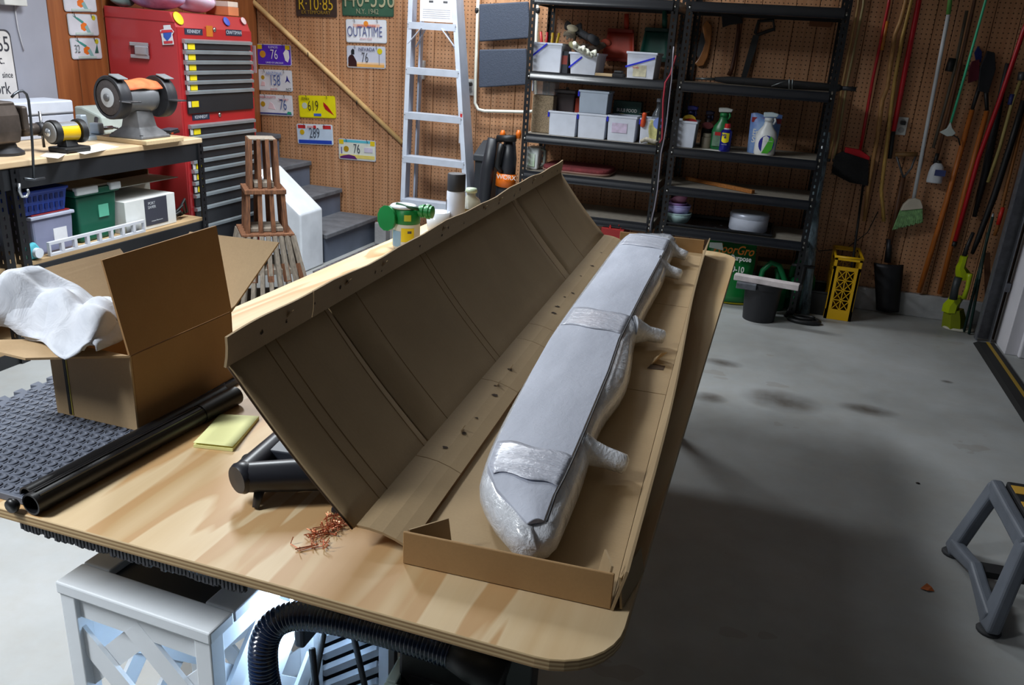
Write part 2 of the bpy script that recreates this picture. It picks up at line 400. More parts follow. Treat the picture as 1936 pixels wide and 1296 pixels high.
# long axis of the box runs a little off the table's
A = Vector((-.116, .909, 0)); B = Vector((-.214, 3.10, 0))
dirY = (B-A).normalized(); dirX = Vector((dirY.y, -dirY.x, 0)); LEN = (B-A).length
Zb = TOP+.001
def bx(u, v, z): q = A+dirX*u+dirY*v; return Vector((q.x, q.y, z))     # u to the right of the right hand wall, v along
WID = .298; HT = .052
lb = thing('long_carton', 'long open cardboard carton with hinged lid lying on the table', 'carton', (-.32, 2.0, Zb))
def slab(pts, th, up):                 # quad with thickness along up
    u = Vector(up).normalized()*th; q = [Vector(p) for p in pts]
    return MB().add(q+[p+u for p in q], [(0, 3, 2, 1), (4, 5, 6, 7), (0, 1, 5, 4), (1, 2, 6, 5), (2, 3, 7, 6), (3, 0, 4, 7)])
cuts = [0, .76, 1.45, LEN]
for i in range(3):
    slab([bx(-WID, cuts[i]+.0015, Zb), bx(0, cuts[i]+.0015, Zb), bx(0, cuts[i+1]-.0015, Zb), bx(-WID, cuts[i+1]-.0015, Zb)], TH, (0, 0, 1)).build('floor_panel', CARD, lb)
slab([bx(-WID, 0, Zb), bx(0, 0, Zb), bx(.0, 0, Zb+HT+.004), bx(-WID, 0, Zb+HT)], TH, dirY).build('end_wall', CARDO, lb, bevel=.001, segs=1)
slab([bx(-WID-.02, LEN-TH, Zb), bx(0, LEN-TH, Zb), bx(0, LEN-TH, Zb+HT+.004), bx(-WID-.02, LEN-TH, Zb+HT)], TH, dirY).build('end_wall', CARDO, lb, bevel=.001, segs=1)
# right wall, leaning a little outwards, wavy top
def rw(i, j):
    v = LEN*i; z = Zb+j*(HT+.012+.004*math.sin(v*7)); return bx(.002+.014*j+.006*j*math.sin(v*3.1), v, z)
MB().grid(rw, 24, 2).build('side_wall', CARD, lb, solid=TH)
# tucked corner flaps
slab([bx(-.012, .006, Zb+.004), bx(-.03, .05, Zb+.004), bx(-.022, .05, Zb+HT+.006), bx(-.006, .006, Zb+HT+.012)], .003, dirX).build('tuck_flap', CARD, lb)
slab([bx(-WID+.004, .008, Zb+.004), bx(-WID+.05, .06, Zb+.004), bx(-WID+.045, .055, Zb+HT), bx(-WID+.004, .008, Zb+HT)], .003, dirX).build('tuck_flap', CARD, lb)
slab([bx(.012, .004, Zb+.002), bx(.03, .10, Zb+.002), bx(.022, .09, Zb+HT*.9), bx(.006, .002, Zb+HT)], .003, dirX).build('tuck_flap', CARD, lb)
# left wall folded outwards, nearly flat
SW = .082
def strip(u, v): return bx(-WID-SW*u, v, Zb+.012+.010*math.sin(u*3.14)*.6+.018*u)
cuts2 = [0.02, .25, .62, .90, 1.02, LEN]
for i in range(5):
    a, b = cuts2[i]+.001, cuts2[i+1]-.001
    MB().grid(lambda s, t: strip(s, a+(b-a)*t), 4, 6).build('side_flap', CARD, lb, solid=TH)
# lid
Lang = math.atan2(.952-.735, .186)
F0 = strip(1, 0)
LW = .293
def lidp(s, v, off=0):
    c = .005*math.sin(s*math.pi)
    up = Vector((0, 0, 1))*math.sin(Lang) - dirX*math.cos(Lang); nrm = Vector((0, 0, 1))*math.cos(Lang) + dirX*math.sin(Lang)
    q = strip(1, v) + up*LW*s - nrm*(c) + nrm*off; return q
vc1 = (az(825, 845, .74)-Vector((A.x, A.y, 0))).dot(dirY); vc2 = (az(1080, 525, .74)-Vector((A.x, A.y, 0))).dot(dirY)
vc1 = .45 if not .2 < vc1 < .9 else vc1
lc = [0.012, vc1, vc2, LEN-.0]
for i in range(3):
    a, b = lc[i]+.003, lc[i+1]-.003
    MB().grid(lambda s, t: lidp(s, a+(b-a)*t), 10, 14).build('lid_panel', CARD, lb, smooth=True, solid=TH)
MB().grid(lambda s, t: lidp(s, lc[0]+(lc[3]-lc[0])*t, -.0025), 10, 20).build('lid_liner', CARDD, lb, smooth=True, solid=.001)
# score lines across the lid
m = MB()
for v in (.10, .13, vc1-.02, vc1+.10, vc1+.42, vc1+.45, vc2-.06, vc2+.24):
    for q in range(8): m.bar(lidp(q/8, v+.004*q/8, .0022), lidp((q+1)/8, v+.004*(q+1)/8, .0022), .0016, .0008)
setp(m.build('score_lines', M('score_brown', (128, 98, 62), .9), lb), kind='stuff')
# rim of the lid
rimup = (Vector((0, 0, 1)) + dirX*.10).normalized()
def rim(s, v):
    w = .046+.003*math.sin(v*9)+.002*math.sin(v*23); return lidp(1, v)+rimup*w*s+dirX*(.002*math.sin(s*3.14))
rc = [0.004, vc1-.06, vc2-.02, LEN]
for i in range(3):
    a, b = rc[i]+.0012, rc[i+1]-.0012
    MB().grid(lambda s, t: rim(s, a+(b-a)*t), 3, 18).build('lid_rim', CARD, lb, solid=TH)
# torn staple holes
m = MB(); random.seed(11)
def tear(fn, s, v, r, off):
    q = fn(s, v); e1 = (fn(min(s+.02, 1), v)-fn(max(s-.02, 0), v)).normalized(); e2 = dirY; nn = e1.cross(e2).normalized()
    if nn.dot(EYE-q) < 0: nn = -nn
    pts = []
    for i in range(9):
        t = 2*math.pi*i/9; rr = r*rnd(.35, 1.25); pts.append(q+nn*off+e1*rr*math.cos(t)+e2*rr*math.sin(t))
    m.add(pts, [tuple(range(9))])
for v in (.09, .16, .25, .34, .37, .49, .52, .72, .86, .90, 1.02, 1.18, 1.2, 1.33, 1.5, 1.56, 1.72, 1.86, 2.0, 2.1):
    tear(rim, rnd(.35, .75), v, rnd(.003, .006), .0027)
for v in (.30, .37, .44, .56, .60, .70, 1.14, 1.20, 1.3, 1.36, 1.55, 1.7, 1.9):
    tear(strip, rnd(.4, .6), v, rnd(.004, .008), .0028)
setp(m.build('staple_tears', M('tear_brown', (52, 34, 18), .9), lb), kind='stuff')
m = MB()
random.seed(5)
for v in (.16, .36, .52, .86, 1.18, 1.33, 1.72):
    q = rim(.6, v); m.add([q+dirX*.003, q+dirX*.003+dirY*.012+Vector((0, 0, .004)), q+dirX*.012+dirY*.006+Vector((0, 0, .012))], [(0, 1, 2)])
for v in (.37, .60, .70): 
    q = strip(.5, v); m.add([q+Vector((0, 0, .003)), q+dirY*.014+Vector((0, 0, .003)), q+dirX*.006+dirY*.006+Vector((0, 0, .014))], [(0, 1, 2)])
q = bx(-.05, .93, Zb+.005)
m.add([q, q+dirY*.05, q+dirX*.03+dirY*.04+Vector((0, 0, .022)), q+dirX*.018+dirY*.006+Vector((0, 0, .03))], [(0, 1, 2, 3)])
setp(m.build('torn_bits', CARDE, lb, solid=.0012), kind='stuff')
MB().add([bx(-.058, .90, Zb+.0047), bx(-.02, .905, Zb+.0047), bx(-.018, .935, Zb+.0047), bx(-.05, .94, Zb+.0047)], [(0, 1, 2, 3)]).build('torn_hole', CARDD, lb)

# wrapped bundle
k = NT('foam_wrap', .68); p = k.objc(); a = k.noise(k.map(p, (14, 3, 14)), 1, 4, .6); w = k.noise(p, 90, 4, .7, .5)
k.col(k.ramp(a, [(.3, (170, 175, 190)), (.7, (192, 197, 212))])); k.bump(k.math('ADD', k.math('MULTIPLY', a, .8), k.math('MULTIPLY', w, .4)), .35, .006)

FOAM = k.m
k = NT('shiny_wrap', .16); p = k.objc(); a = k.noise(k.map(p, (30, 16, 30)), 1, 5, .65, 1.5); w = k.noise(p, 24, 3, .6, 1)
k.col(k.ramp(a, [(.3, (196, 200, 208)), (.7, (222, 225, 232))])); k.bump(k.math('ADD', a, k.math('MULTIPLY', w, .6)), .55, .012)
k.b.inputs['Coat Weight'].default_value = .8; k.b.inputs['Coat Roughness'].default_value = .08
k.b.inputs['Subsurface Weight'].default_value = .35; k.b.inputs['Subsurface Radius'].default_value = (.04, .04, .04)
SHINY = k.m
bd = thing('wrapped_bundle', 'long white foam wrapped and taped bundle lying in the carton', 'package', (-.31, 1.95, Zb+TH))
ZT = .800
TLp = [(998, 974), (939, 918), (922, 878), (935, 841), (958, 796), (1006, 700), (1040, 640), (1075, 590), (1125, 525), (1160, 475), (1178, 452), (1190, 442)]
TRp = [(1030, 970), (1046, 935), (1062, 905), (1078, 871), (1100, 820), (1150, 700), (1170, 640), (1188, 604), (1218, 545), (1245, 495), (1258, 470), (1266, 452)]
TL = [az(x, y, ZT) for x, y in TLp]; TR = [az(x, y, ZT) for x, y in TRp]
rings = []
for i in range(len(TL)):
    a, b = TL[i], TR[i]; r = []
    for q in range(7):
        t = q/6; pnt = a.lerp(b, t); pnt = pnt + Vector((0, 0, .006*math.sin(t*math.pi)-(.014 if i == 0 else .004 if i == 1 else 0))); r.append(pnt)
    low = [Vector((v.x, v.y, v.z-.016)) for v in (b, a.lerp(b, .5), a)]
    rings.append(r+low)
MB().loft(rings).build('top_sheet', FOAM, bd, smooth=True, auto=60, bevel=.003)
# body underneath, bulging to the right
RBp = [(1050, 1052), (1064, 1015), (1098, 937), (1111, 893), (1125, 845), (1137, 810), (1160, 778), (1186, 748), (1195, 700), (1197, 660), (1212, 615), (1236, 570), (1256, 538), (1262, 505), (1278, 478), (1284, 460)]
LBp = [(985, 1045), (925, 985), (900, 935), (906, 905), (918, 868), (935, 830), (950, 800), (985, 735), (1012, 690), (1030, 655), (1050, 625), (1078, 585), (1110, 540), (1140, 500), (1165, 465), (1186, 445)]
rings = []
for i, (lp, rp) in enumerate(zip(LBp, RBp)):
    L = az(*lp, .762); Rr = az(*rp, .748); zt = ZT-.009; z0 = Zb+TH+.001
    if i == 0: zt = .775
    if i == len(LBp)-1: zt = .79
    wv = .004*math.sin(i*2.3)
    r = [Vector((L.x+.03, L.y, z0)), Vector((L.x+.004, L.y, z0+.02)), Vector((L.x, L.y, .762)), Vector((L.x+.010, L.y, zt-.004)), Vector((L.x+.03, L.y, zt)),
         (L+Rr)/2+Vector((0, 0, zt-(L.z+Rr.z)/2)), Vector((Rr.x-.050+wv, Rr.y, zt+.004)), Vector((Rr.x-.022, Rr.y, zt+.003+wv)), Vector((Rr.x-.003, Rr.y, .778)), Vector((Rr.x+.002, Rr.y, .752)), Vector((Rr.x-.006, Rr.y, z0+.008)), Vector((Rr.x-.03, Rr.y, z0))]
    rings.append(r)
MB().loft(rings).build('wrapped_body', SHINY, bd, smooth=True, sub=1)
def knob(base, tip, r0, r1, n=14):
    base, tip = Vector(base), Vector(tip); d = tip-base
    pts = [base+d*t for t in (0, .25, .5, .75, .93, 1)]; rs = [r0*1.5, r0*1.1, r1*1.05, r1, r1*.96, r1*.6]
    return MB().tube(pts, rs, n).build('protruding_end', SHINY, bd, smooth=True, auto=50)
knob(az(1100, 850, .765), az(1186, 880, .748), .021, .0185)
knob(az(1195, 625, .765), az(1257, 638, .748), .026, .0185)
knob(az(1240, 505, .765), az(1289, 521, .748), .028, .019)
knob(az(1262, 470, .77), az(1300, 485, .752), .026, .018)
# dark seam beside the sheet
m = MB()
m.tube([v+Vector((.004, 0, .001-(.014 if v is TR[0] else 0))) for v in TR], .0017, 6)
m.build('seam', M('seam_dark', (42, 44, 52), .5), bd, smooth=True)
# shiny tape bands over the sheet
k = NT('packing_tape', .26); p = k.objc(); a = k.noise(k.map(p, (7, 34, 7)), 1, 4, .6, 1.4); w = k.noise(p, 110, 3, .6)
k.col(k.ramp(a, [(.3, (186, 190, 204)), (.7, (208, 212, 226))])); k.bump(k.math('ADD', a, k.math('MULTIPLY', w, .25)), .5, .012)
k.b.inputs['Coat Weight'].default_value = .25; k.b.inputs['Coat Roughness'].default_value = .08
TAPE = k.m
def topat(t, y):                       # sheet surface at parameter t across, world y
    for i in range(len(TL)-1):
        a0, a1 = TL[i].lerp(TR[i], t), TL[i+1].lerp(TR[i+1], t)
        if (a0.y-y)*(a1.y-y) <= 0 and abs(a1.y-a0.y) > 1e-6:
            q = a0.lerp(a1, (y-a0.y)/(a1.y-a0.y)); q.z = ZT+.0068*math.sin(t*math.pi)+.0004; return q
    q = TL[-1].lerp(TR[-1], t); q.z = ZT; return q
for yc, hw in ((1.10, .052), (1.86, .075), (2.80, .09)):
    def tp(s, t):
        t2 = .02+.99*t; q = topat(t2, yc-hw+2*hw*s+.006*math.sin(t*9)); return q
    MB().grid(tp, 10, 12).build('tape_band', TAPE, bd, smooth=True, solid=.0002)

# ================================================================ steel shelving racks on the back wall
k = NT('perforated_steel', .38); k.b.inputs['Base Color'].default_value = lin((16, 17, 21)); u = k.sep(k.objc())
fz = k.math('LESS_THAN', k.math('ABSOLUTE', k.math('SUBTRACT', k.math('FRACT', k.math('DIVIDE', u[2], .036)), .5)), .24)
fx = k.math('LESS_THAN', k.math('ABSOLUTE', k.math('SUBTRACT', k.math('ABSOLUTE', u[0]), .020)), .0042)
fy = k.math('LESS_THAN', k.math('ABSOLUTE', k.math('SUBTRACT', k.math('ABSOLUTE', u[1]), .020)), .0042)
hole = k.math('MULTIPLY', fz, k.math('MAXIMUM', fx, fy))
k.l(k.math('SUBTRACT', 1.0, hole), k.b.inputs['Alpha']); POST = k.m
BEAM = M('beam_steel', (16, 19, 26), .3, var=.05, coat=.4)
BOARD = M('shelf_board', (156, 148, 136), .8, var=.14, scale=30)
RIVET = M('rivet_steel', (190, 190, 185), .3, metal=1)
YF, YK = 4.90, 5.325
SH = [1.70, 1.278, .916, .693, .456]
def rack(name, x0, x1, label, wall_shelf):
    r = thing(name, label, 'shelving', ((x0+x1)/2, (YF+YK)/2, 0), group='black steel shelving racks')
    for sx, sy, cx, cy in ((1, 1, x0, YF), (-1, 1, x1, YF), (1, -1, x0, YK), (-1, -1, x1, YK)):
        m = MB().box(0, sx*.038, 0, sy*.002, 0, 1.95).box(0, sx*.002, sy*.002, sy*.038, 0, 1.95)
        o = m.build('post', POST, r, local=True); o.location = WORLD[r].inverted() @ Vector((cx, cy, 0))
    for z in SH:
        b = thing('shelf', None, None, (0, 0, 0)); b.parent = r; b.location = WORLD[r].inverted() @ Vector(((x0+x1)/2, YF, z)); WORLD[b] = Matrix.Translation(((x0+x1)/2, YF, z))
        MB().box(x0+.004, x1-.004, YF+.003, YK-.004, z-.012, z).build('board', BOARD, b)
        prof = [(YF-.006, z+.002), (YF-.001, z+.002), (YF-.001, z-.016), (YF+.006, z-.02), (YF+.006, z-.048), (YF+.0, z-.052), (YF-.012, z-.050), (YF-.014, z-.030), (YF-.006, z-.018)]
        MB().prism(prof, x0+.03, x1-.03, 'yz').build('front_beam', BEAM, b, smooth=True, auto=50)
        MB().box(x0+.03, x1-.03, YK-.006, YK+.002, z-.05, z-.0125).build('rear_beam', BEAM, b)
        MB().box(x0+.004, x0+.010, YF+.03, YK-.03, z-.05, z-.0125).build('side_beam', BEAM, b)
        MB().box(x1-.010, x1-.004, YF+.03, YK-.03, z-.05, z-.0125).build('side_beam', BEAM, b)
        for rx in (x0+.019, x1-.019): MB().lathe([(.006, 0), (.0055, .002), (.003, .004)], (rx, YF, z-.03), 10, (0, -1, 0)).build('rivet', RIVET, b, smooth=True)
    return r
rack('shelving_rack', -1.512, -.655, 'black steel shelving rack holding white bins', 0)
rack('shelving_rack', -.612, .238, 'black steel shelving rack holding spray bottles and bowls', 0)

FROST = M('frosted_plastic', (216, 222, 236), .35, var=.06, scale=20)
FROST2 = M('frosted_plastic_grey', (168, 180, 196), .35, var=.06, scale=20)
BLUE = M('blue_plastic', (30, 44, 205), .4)
def onshelf(x0, y0, x1, y1, Y, z):
    a, b, zb, zt = span(x0, y0, x1, y1, Y); return a, b, z, z+(zt-zb)
def bin_(name, label, px, Y, z, depth, mat, stripe=None, clips=False, taper=.004, group=None, raised=0):
    a, b, z0, z1 = onshelf(*px, Y, z)
    t = thing(name, label, 'bin', ((a+b)/2, Y+depth/2, z0), group=group)
    MB().tub(a+taper+.004, b-taper-.004, Y+.008, Y+depth, z0+.0005, z1, taper).build('tub', mat, t, bevel=.004)
    if stripe:
        (u0, w0), (u1, w1) = stripe
        pa = Vector((a+(b-a)*u0, Y-.004, z0+(z1-z0)*w0)); pb = Vector((a+(b-a)*u1, Y-.004, z0+(z1-z0)*w1))
        MB().bar(pa, pb, .004, .010, up=(0, 0, 1)).build('strap', BLUE, t, bevel=.001)
    if clips:
        for xx in (a-.001,):
            MB().box(xx-.004, xx+.007, Y-.002, Y+.012, z1-.038, z1-.008).build('clip', BLUE, t, bevel=.002)
    return t, (a, b, z0, z1)
Z1, Z2, Z3, Z4 = SH[1], SH[2], SH[3], SH[4]
YS = 4.945
t, e = bin_('storage_bin', 'tall white bin with blue strap holding red and yellow handled shears', (1005, 78, 1062, 134), YS, Z1, .24, FROST, ((.02, .52), (.5, .96)))
def shears(lab, px, Y, col, z, tilt):
    t = thing('pruning_shears', lab, 'shears', Vector((ay(px[0], px[1], Y).x, Y, z)))
    p0 = Vector((ay(px[0], px[1], Y).x, Y, z+.06)); 
    for s in (-1, 1):
        top = p0+Vector((s*.02+tilt, 0, .155)); MB().tube([p0+Vector((s*.004, 0, -.02)), p0+Vector((s*.012+tilt*.3, 0, .05)), top], [.007, .009, .008], 8).build('handle', M('handle_'+col[0], col[1], .4), t, smooth=True)
    MB().bar(p0+Vector((0, 0, -.05)), p0+Vector((0, 0, .0)), .012, .006).build('blade', M('steel', (150, 152, 156), .35, metal=1), t)
shears('red handled pruning shears standing in the tall white bin', (1031, 78), YS+.10, ('red', (200, 30, 34)), Z1+.01, -.012)
shears('yellow and orange handled pruning shears in the tall white bin', (1046, 76), YS+.15, ('yellow', (214, 176, 30)), Z1+.01, .014)
a, b, z0, z1 = onshelf(1057, 95, 1073, 137, YS+.02, Z1)
t = thing('seed_box', 'narrow dark box with red label between two white bins', 'box', ((a+b)/2, YS+.1, z0))
MB().box(a, b, YS+.03, YS+.16, z0, z1).build('carton', M('dark_box', (44, 48, 58), .5), t, bevel=.001)
MB().box(a+.008, b-.004, YS+.0292, YS+.0302, z0+.05, z0+.10).build('label_patch', M('dull_red', (150, 60, 50), .5), t)
t, e = bin_('storage_bin', 'white bin with blue strap heaped with work gloves', (1075, 100, 1130, 142), YS, Z1, .24, FROST, ((.02, .28), (.45, .8)), taper=.010)
def glove(label, c, col, s, rz, seed, col2=None):
    """a slack work glove: palm, cuff and five fingers"""
    random.seed(seed); t = thing('work_glove', label, 'glove', c, (rnd(-.5, .5), rnd(-.4, .4), rz))
    G = M('glove_'+str(seed), col, .85, var=.35, scale=60, bump=.4, bscale=120)
    r = [[Vector((x*s, y*s*(1+.1*math.sin(x*40)), z*s)) for y, z in ((-.045*w, 0), (0, .022), (.045*w, 0), (.04*w, -.02), (0, -.026), (-.04*w, -.02))] for x, w in ((-.07, .9), (-.02, .8), (.02, 1), (.07, 1.05), (.09, .9))]
    MB().loft(r).build('palm', G, t, local=True, smooth=True, sub=1)
    for i in range(4):
        y = (-.036+.024*i)*s; L = (.055, .07, .066, .05)[i]*s; cz = rnd(-.02, .03)*s
        MB().tube([(.08*s, y, 0), (.08*s+L*.5, y*1.1, cz), (.08*s+L, y*1.15, cz*.4-.01*s)], [.0125*s, .012*s, .009*s], 8).build('finger', G, t, local=True, smooth=True)
    MB().tube([(.02*s, -.045*s, 0), (.05*s, -.075*s, .01*s), (.085*s, -.08*s, .0)], [.014*s, .013*s, .010*s], 8).build('thumb', G, t, local=True, smooth=True)
    MB().tube([(-.07*s, 0, 0), (-.09*s, 0, 0)], [.040*s, .044*s], 12, flat=.55).build('cuff', M('glove_cuff'+str(seed), col2 or col, .8), t, local=True, smooth=True)
glove('white canvas work glove hanging over the front of its bin', ay(1098, 92, YS+.02), (212, 212, 196), 1.0, -.9, 21, (206, 200, 150))
glove('grey leather work glove on top of the glove pile', ay(1108, 66, YS+.10), (74, 76, 82), 1.05, 2.4, 22)
glove('black work glove at the back of the glove pile', ay(1095, 60, YS+.17), (34, 34, 36), 1.0, .6, 23)
glove('cream rolled work glove on the peak of the pile', ay(1080, 60, YS+.12), (196, 186, 160), .8, 1.9, 24)
glove('patterned brown garden glove slipping down beside the glove bin', ay(1128, 88, YS+.14), (112, 96, 84), .95, -2.2, 25, (150, 60, 40))
a, b, z0, z1 = onshelf(1123, 137, 1157, 143, YS, Z1)
setp(MB().box(a, b, YS+.01, YS+.09, z0, z0+.016).build('wood_offcut', M('pale_wood', (206, 180, 140), .7, stretch=(2, 20, 20)), bevel=.002), 'small flat pale wood offcut on the upper shelf', 'offcut')
t = thing('sanding_block', 'small black sanding block beside the pale offcut', 'block', (ay(1168, 143, YS).x, YS+.05, Z1))
q = ay(1168, 143, YS).x
MB().box(q-.035, q+.03, YS+.01, YS+.085, Z1, Z1+.020).build('pad', M('black_pad', (30, 30, 34), .8, bump=.3), t, bevel=.003)
MB().box(q-.030, q+.02, YS+.02, YS+.075, Z1+.0205, Z1+.036).build('grip', M('black_grip', (40, 42, 46), .6), t, bevel=.006)
t, e = bin_('storage_bin', 'white bin with bright blue handle strap and printed food label', (1183, 97, 1241, 148), YS, Z1, .22, FROST, ((.0, .42), (.93, .80)), taper=.008)
a, b, z0, z1 = e
MB().box(a+.045, b-.055, YS+.0035, YS+.006, z0+.012, z1-.07).build('label_patch', M('cream_label', (226, 220, 190), .5, var=.25, scale=40), t)
text('soda', .02, M('pink_ink', (216, 90, 110), .6), t, ((a+b)/2-.03, YS+.003, z1-.085))

# dustpans hanging on the pegboard
def dustpan(label, px, hx, col, dark):
    Y = YB-.05; a, b, z0, z1 = span(*px, Y); t = thing('dustpan', label, 'dustpan', ((a+b)/2, Y, z0), group='dustpans on the pegboard')
    D = M('dustpan_'+label[:5], col, .5, var=.2, scale=12)
    w = (b-a); 
    def pan(s, u): 
        ww = w*(1-.22*s); x = (a+b)/2+(u-.5)*ww; return Vector((x, Y-.0+.012*s-.022*(abs(u-.5)*2)**6-.03*(1-s)*.2, z0+(z1-z0)*s))
    MB().grid(pan, 8, 12).build('pan', D, t, smooth=True, solid=.003)
    MB().prism([((a+b)/2-w*.40, z1-.004), ((a+b)/2+w*.40, z1-.004), ((a+b)/2+w*.37, z1+.016), ((a+b)/2-w*.37, z1+.016)], Y-.035, Y+.018, 'xz').build('hood', M('dustpan_d'+label[:5], dark, .5), t, bevel=.004)
    MB().box(a, b, Y-.012, Y-.004, z0-.008, z0+.012).build('lip', M('dustpan_d'+label[:5]), t, bevel=.002)
    h0 = Vector((ay(hx[0], px[1], Y).x, Y, z1+.014)); h1 = ay(hx[0]+(hx[1]-px[1])*-.02, hx[1], Y)
    MB().tube([h0, h0.lerp(h1, .4), h1], [.013, .016, .014], 10, flat=.7).build('handle', D, t, smooth=True)
dustpan('orange red plastic dustpan hanging behind the upper shelf', (1141, 60, 1203, 114), (1184, 26), (196, 62, 34), (150, 40, 24))
dustpan('dark green plastic dustpan hanging beside the rack post', (1211, 58, 1268, 114), (1256, 20), (10, 84, 70), (12, 54, 48))

# second shelf
a, b, z0, z1 = onshelf(1006, 150, 1046, 248, YS+.06, Z2)
t = thing('seed_canister', 'tall clear canister filled with tan bird seed', 'canister', ((a+b)/2, YS+.12, z0))
MB().box(a, b, YS+.06, YS+.17, z0, z0+(z1-z0)*.74).build('seed_fill', M('bird_seed', (166, 146, 118), .9, var=.35, scale=160, bump=.3, bscale=200), t, bevel=.008)
MB().box(a-.002, b+.002, YS+.058, YS+.172, z0+(z1-z0)*.745, z1).build('clear_top', M('clear_plastic', (170, 170, 172), .2, alpha=.45), t, bevel=.008)
MB().box(a-.006, a+.004, YS+.05, YS+.065, z1-.06, z1+.004).build('pour_spout', FROST, t, bevel=.002)
a, b, z0, z1 = onshelf(1047, 166, 1085, 250, YS+.14, Z2)
t = thing('seed_canister', 'shorter smoky canister with reddish contents behind the white bins', 'canister', ((a+b)/2, YS+.2, z0))
MB().frus(a+.006, b-.006, YS+.14, YS+.24, z0, z1-.02, .004).build('jar', M('smoky_plastic', (92, 80, 80), .3, var=.25), t, bevel=.010)
MB().box(a-.003, b+.003, YS+.13, YS+.25, z1-.02, z1-.002).build('lid', M('smoky_lid', (108, 104, 106), .4), t, bevel=.004)
MB().lathe([(.012, 0), (.010, .012), (.004, .016)], ((a+b)/2, YS+.19, z1-.002), 12).build('lid_knob', M('smoky_lid'), t, smooth=True)
a2, b2, zz0, zz1 = onshelf(1086, 180, 1096, 250, YS+.15, Z2)
setp(MB().box(a2, b2, YS+.15, YS+.24, zz0, zz1).build('orange_carton', M('orange_red', (176, 54, 22), .6), bevel=.002), 'thin orange carton wedged behind the stacked bins', 'carton')
G2 = 'white clip bins on the second shelf'
bins = {}
for px, lab in (((1036, 208, 1090, 255), 'leftmost white clip bin of the lower row, next to the seed canister'), ((1091, 213, 1146, 261), 'second white clip bin of the lower row, directly under the stacked bin'), ((1147, 217, 1203, 266), 'third white clip bin of the lower row, in front of the bulb food box')):
    bins[px] = bin_('clip_bin', lab, px, YS-.01, Z2, .17, FROST, clips=True, group=G2)
t, e = bins[(1147, 217, 1203, 266)]
MB().box(e[0]+.03, e[1]-.055, YS-.008, YS-.005, e[2]+.05, e[2]+.105).build('label_patch', M('pink_label', (216, 200, 226), .5, var=.2, scale=40), t)
t, e = bins[(1091, 213, 1146, 261)]
setp(MB().lathe([(.001, .0), (.06, .005), (.05, .04), (.02, .065), (.001, .07)], ((e[0]+e[1])/2, YS+.06, e[2]+.006), 14, sx=.9, sy=.8).build('flower_bulb', M('onion_cream', (236, 230, 190), .6), smooth=True), 'pale flower bulb inside the second clip bin', 'bulb')
lo_, hi_, zz, zt_ = bins[(1036, 208, 1090, 255)][1]
t, e2 = bin_('clip_bin', 'grey white clip bin stacked on top of the lower row', (1093, 170, 1150, 214), YS-.01, zt_+.001, .15, FROST2, clips=True, group=G2)
a, b, z0, z1 = onshelf(1157, 190, 1210, 262, YS+.175, Z2)
t = thing('bulb_food_box', 'dark green bulb food box with yellow picture behind the bins', 'box', ((a+b)/2, YS+.2, z0))
MB().box(a, b, YS+.175, YS+.24, z0, z1).build('carton', M('dark_green_box', (16, 46, 44), .5, col2=(10, 74, 66), scale=5), t, bevel=.002)
text('BULB FOOD', .027, M('white_ink', (226, 226, 222), .6), t, ((a+b)/2, YS+.1735, z1-.055), sx=.85, bold=.0006)
MB().prism(disc((a+b)/2-.03, z1-.098, .032, sx=1.2, sz=.8), YS+.1735, YS+.1748, 'xz').build('picture', M('yellow_picture', (206, 196, 96), .6, var=.3, scale=40), t)
MB().box((a+b)/2+.01, b-.006, YS+.1735, YS+.1748, z1-.15, z1-.075).build('picture', M('teal_picture', (40, 120, 112), .6), t)
t, e = bin_('clip_bin', 'white clip bin with yellow printed bag hanging out beside the red hose', (1208, 223, 1252, 272), YS-.01, Z2, .17, FROST, clips=True, group=G2)
a, b, z0, z1 = e
t = thing('seed_packet', 'cream yellow seed packet leaning on a clip bin', 'packet', ((a+b)/2, YS-.03, Z2))
MB().grid(lambda s, u: Vector((a+.06+(b-a-.055)*u+.005*math.sin(s*7), YS-.024+.010*s+.006*math.sin(u*6), Z2+.001+.14*s)), 6, 8).build('packet_body', M('packet_cream', (214, 208, 140), .5, var=.3, scale=25), t, smooth=True, solid=.004)
MB().prism(disc((a+b)/2+.05, Z2+.125, .034, sx=1.1), YS-.0285, YS-.026, 'xz').build('blue_print', M('blue_print', (130, 150, 216), .5), t)
MB().tube([(a+.02, YS-.03, Z2+.014), (a+.05, YS-.035, Z2+.03), (a+.10, YS-.035, Z2+.02), (a+.15, YS-.033, Z2+.032)], [.010, .014, .014, .009], 8).build('crumpled_base', M('crumple', (176, 168, 150), .7, var=.4, scale=50), t, smooth=True)
c = ay(1217, 226, YS-.02)
t = thing('orange_nozzle', 'small orange hose nozzle lying over a bin rim', 'nozzle', c)
MB().lathe([(.006, -.045), (.014, -.04), (.016, -.01), (.011, .01), (.015, .03), (.010, .04)], c, 12, (.1, -.15, 1)).build('nozzle_body', M('orange_plastic', (208, 74, 26), .4), t, smooth=True)
MB().tube([c+Vector((-.03, 0, .03)), c+Vector((0, -.003, .035)), c+Vector((.03, 0, .045))], .004, 6).build('trigger', M('dark_olive', (60, 56, 40), .6), t, smooth=True)
c = ay(1243, 215, YS+.10)
t = thing('clear_bottle', 'clear plastic bottle standing behind the last clip bin', 'bottle', (c.x, YS+.12, Z2))
MB().lathe([(.034, 0), (.036, .01), (.036, .14), (.030, .17), (.014, .20), (.013, .235)], (c.x, YS+.12, Z2), 16).build('bottle_body', M('clear_bottle', (150, 158, 168), .1, alpha=.4), t, smooth=True)
MB().lathe([(.016, .236), (.016, .255), (.002, .258)], (c.x, YS+.12, Z2), 14).build('cap', FROST, t, smooth=True)

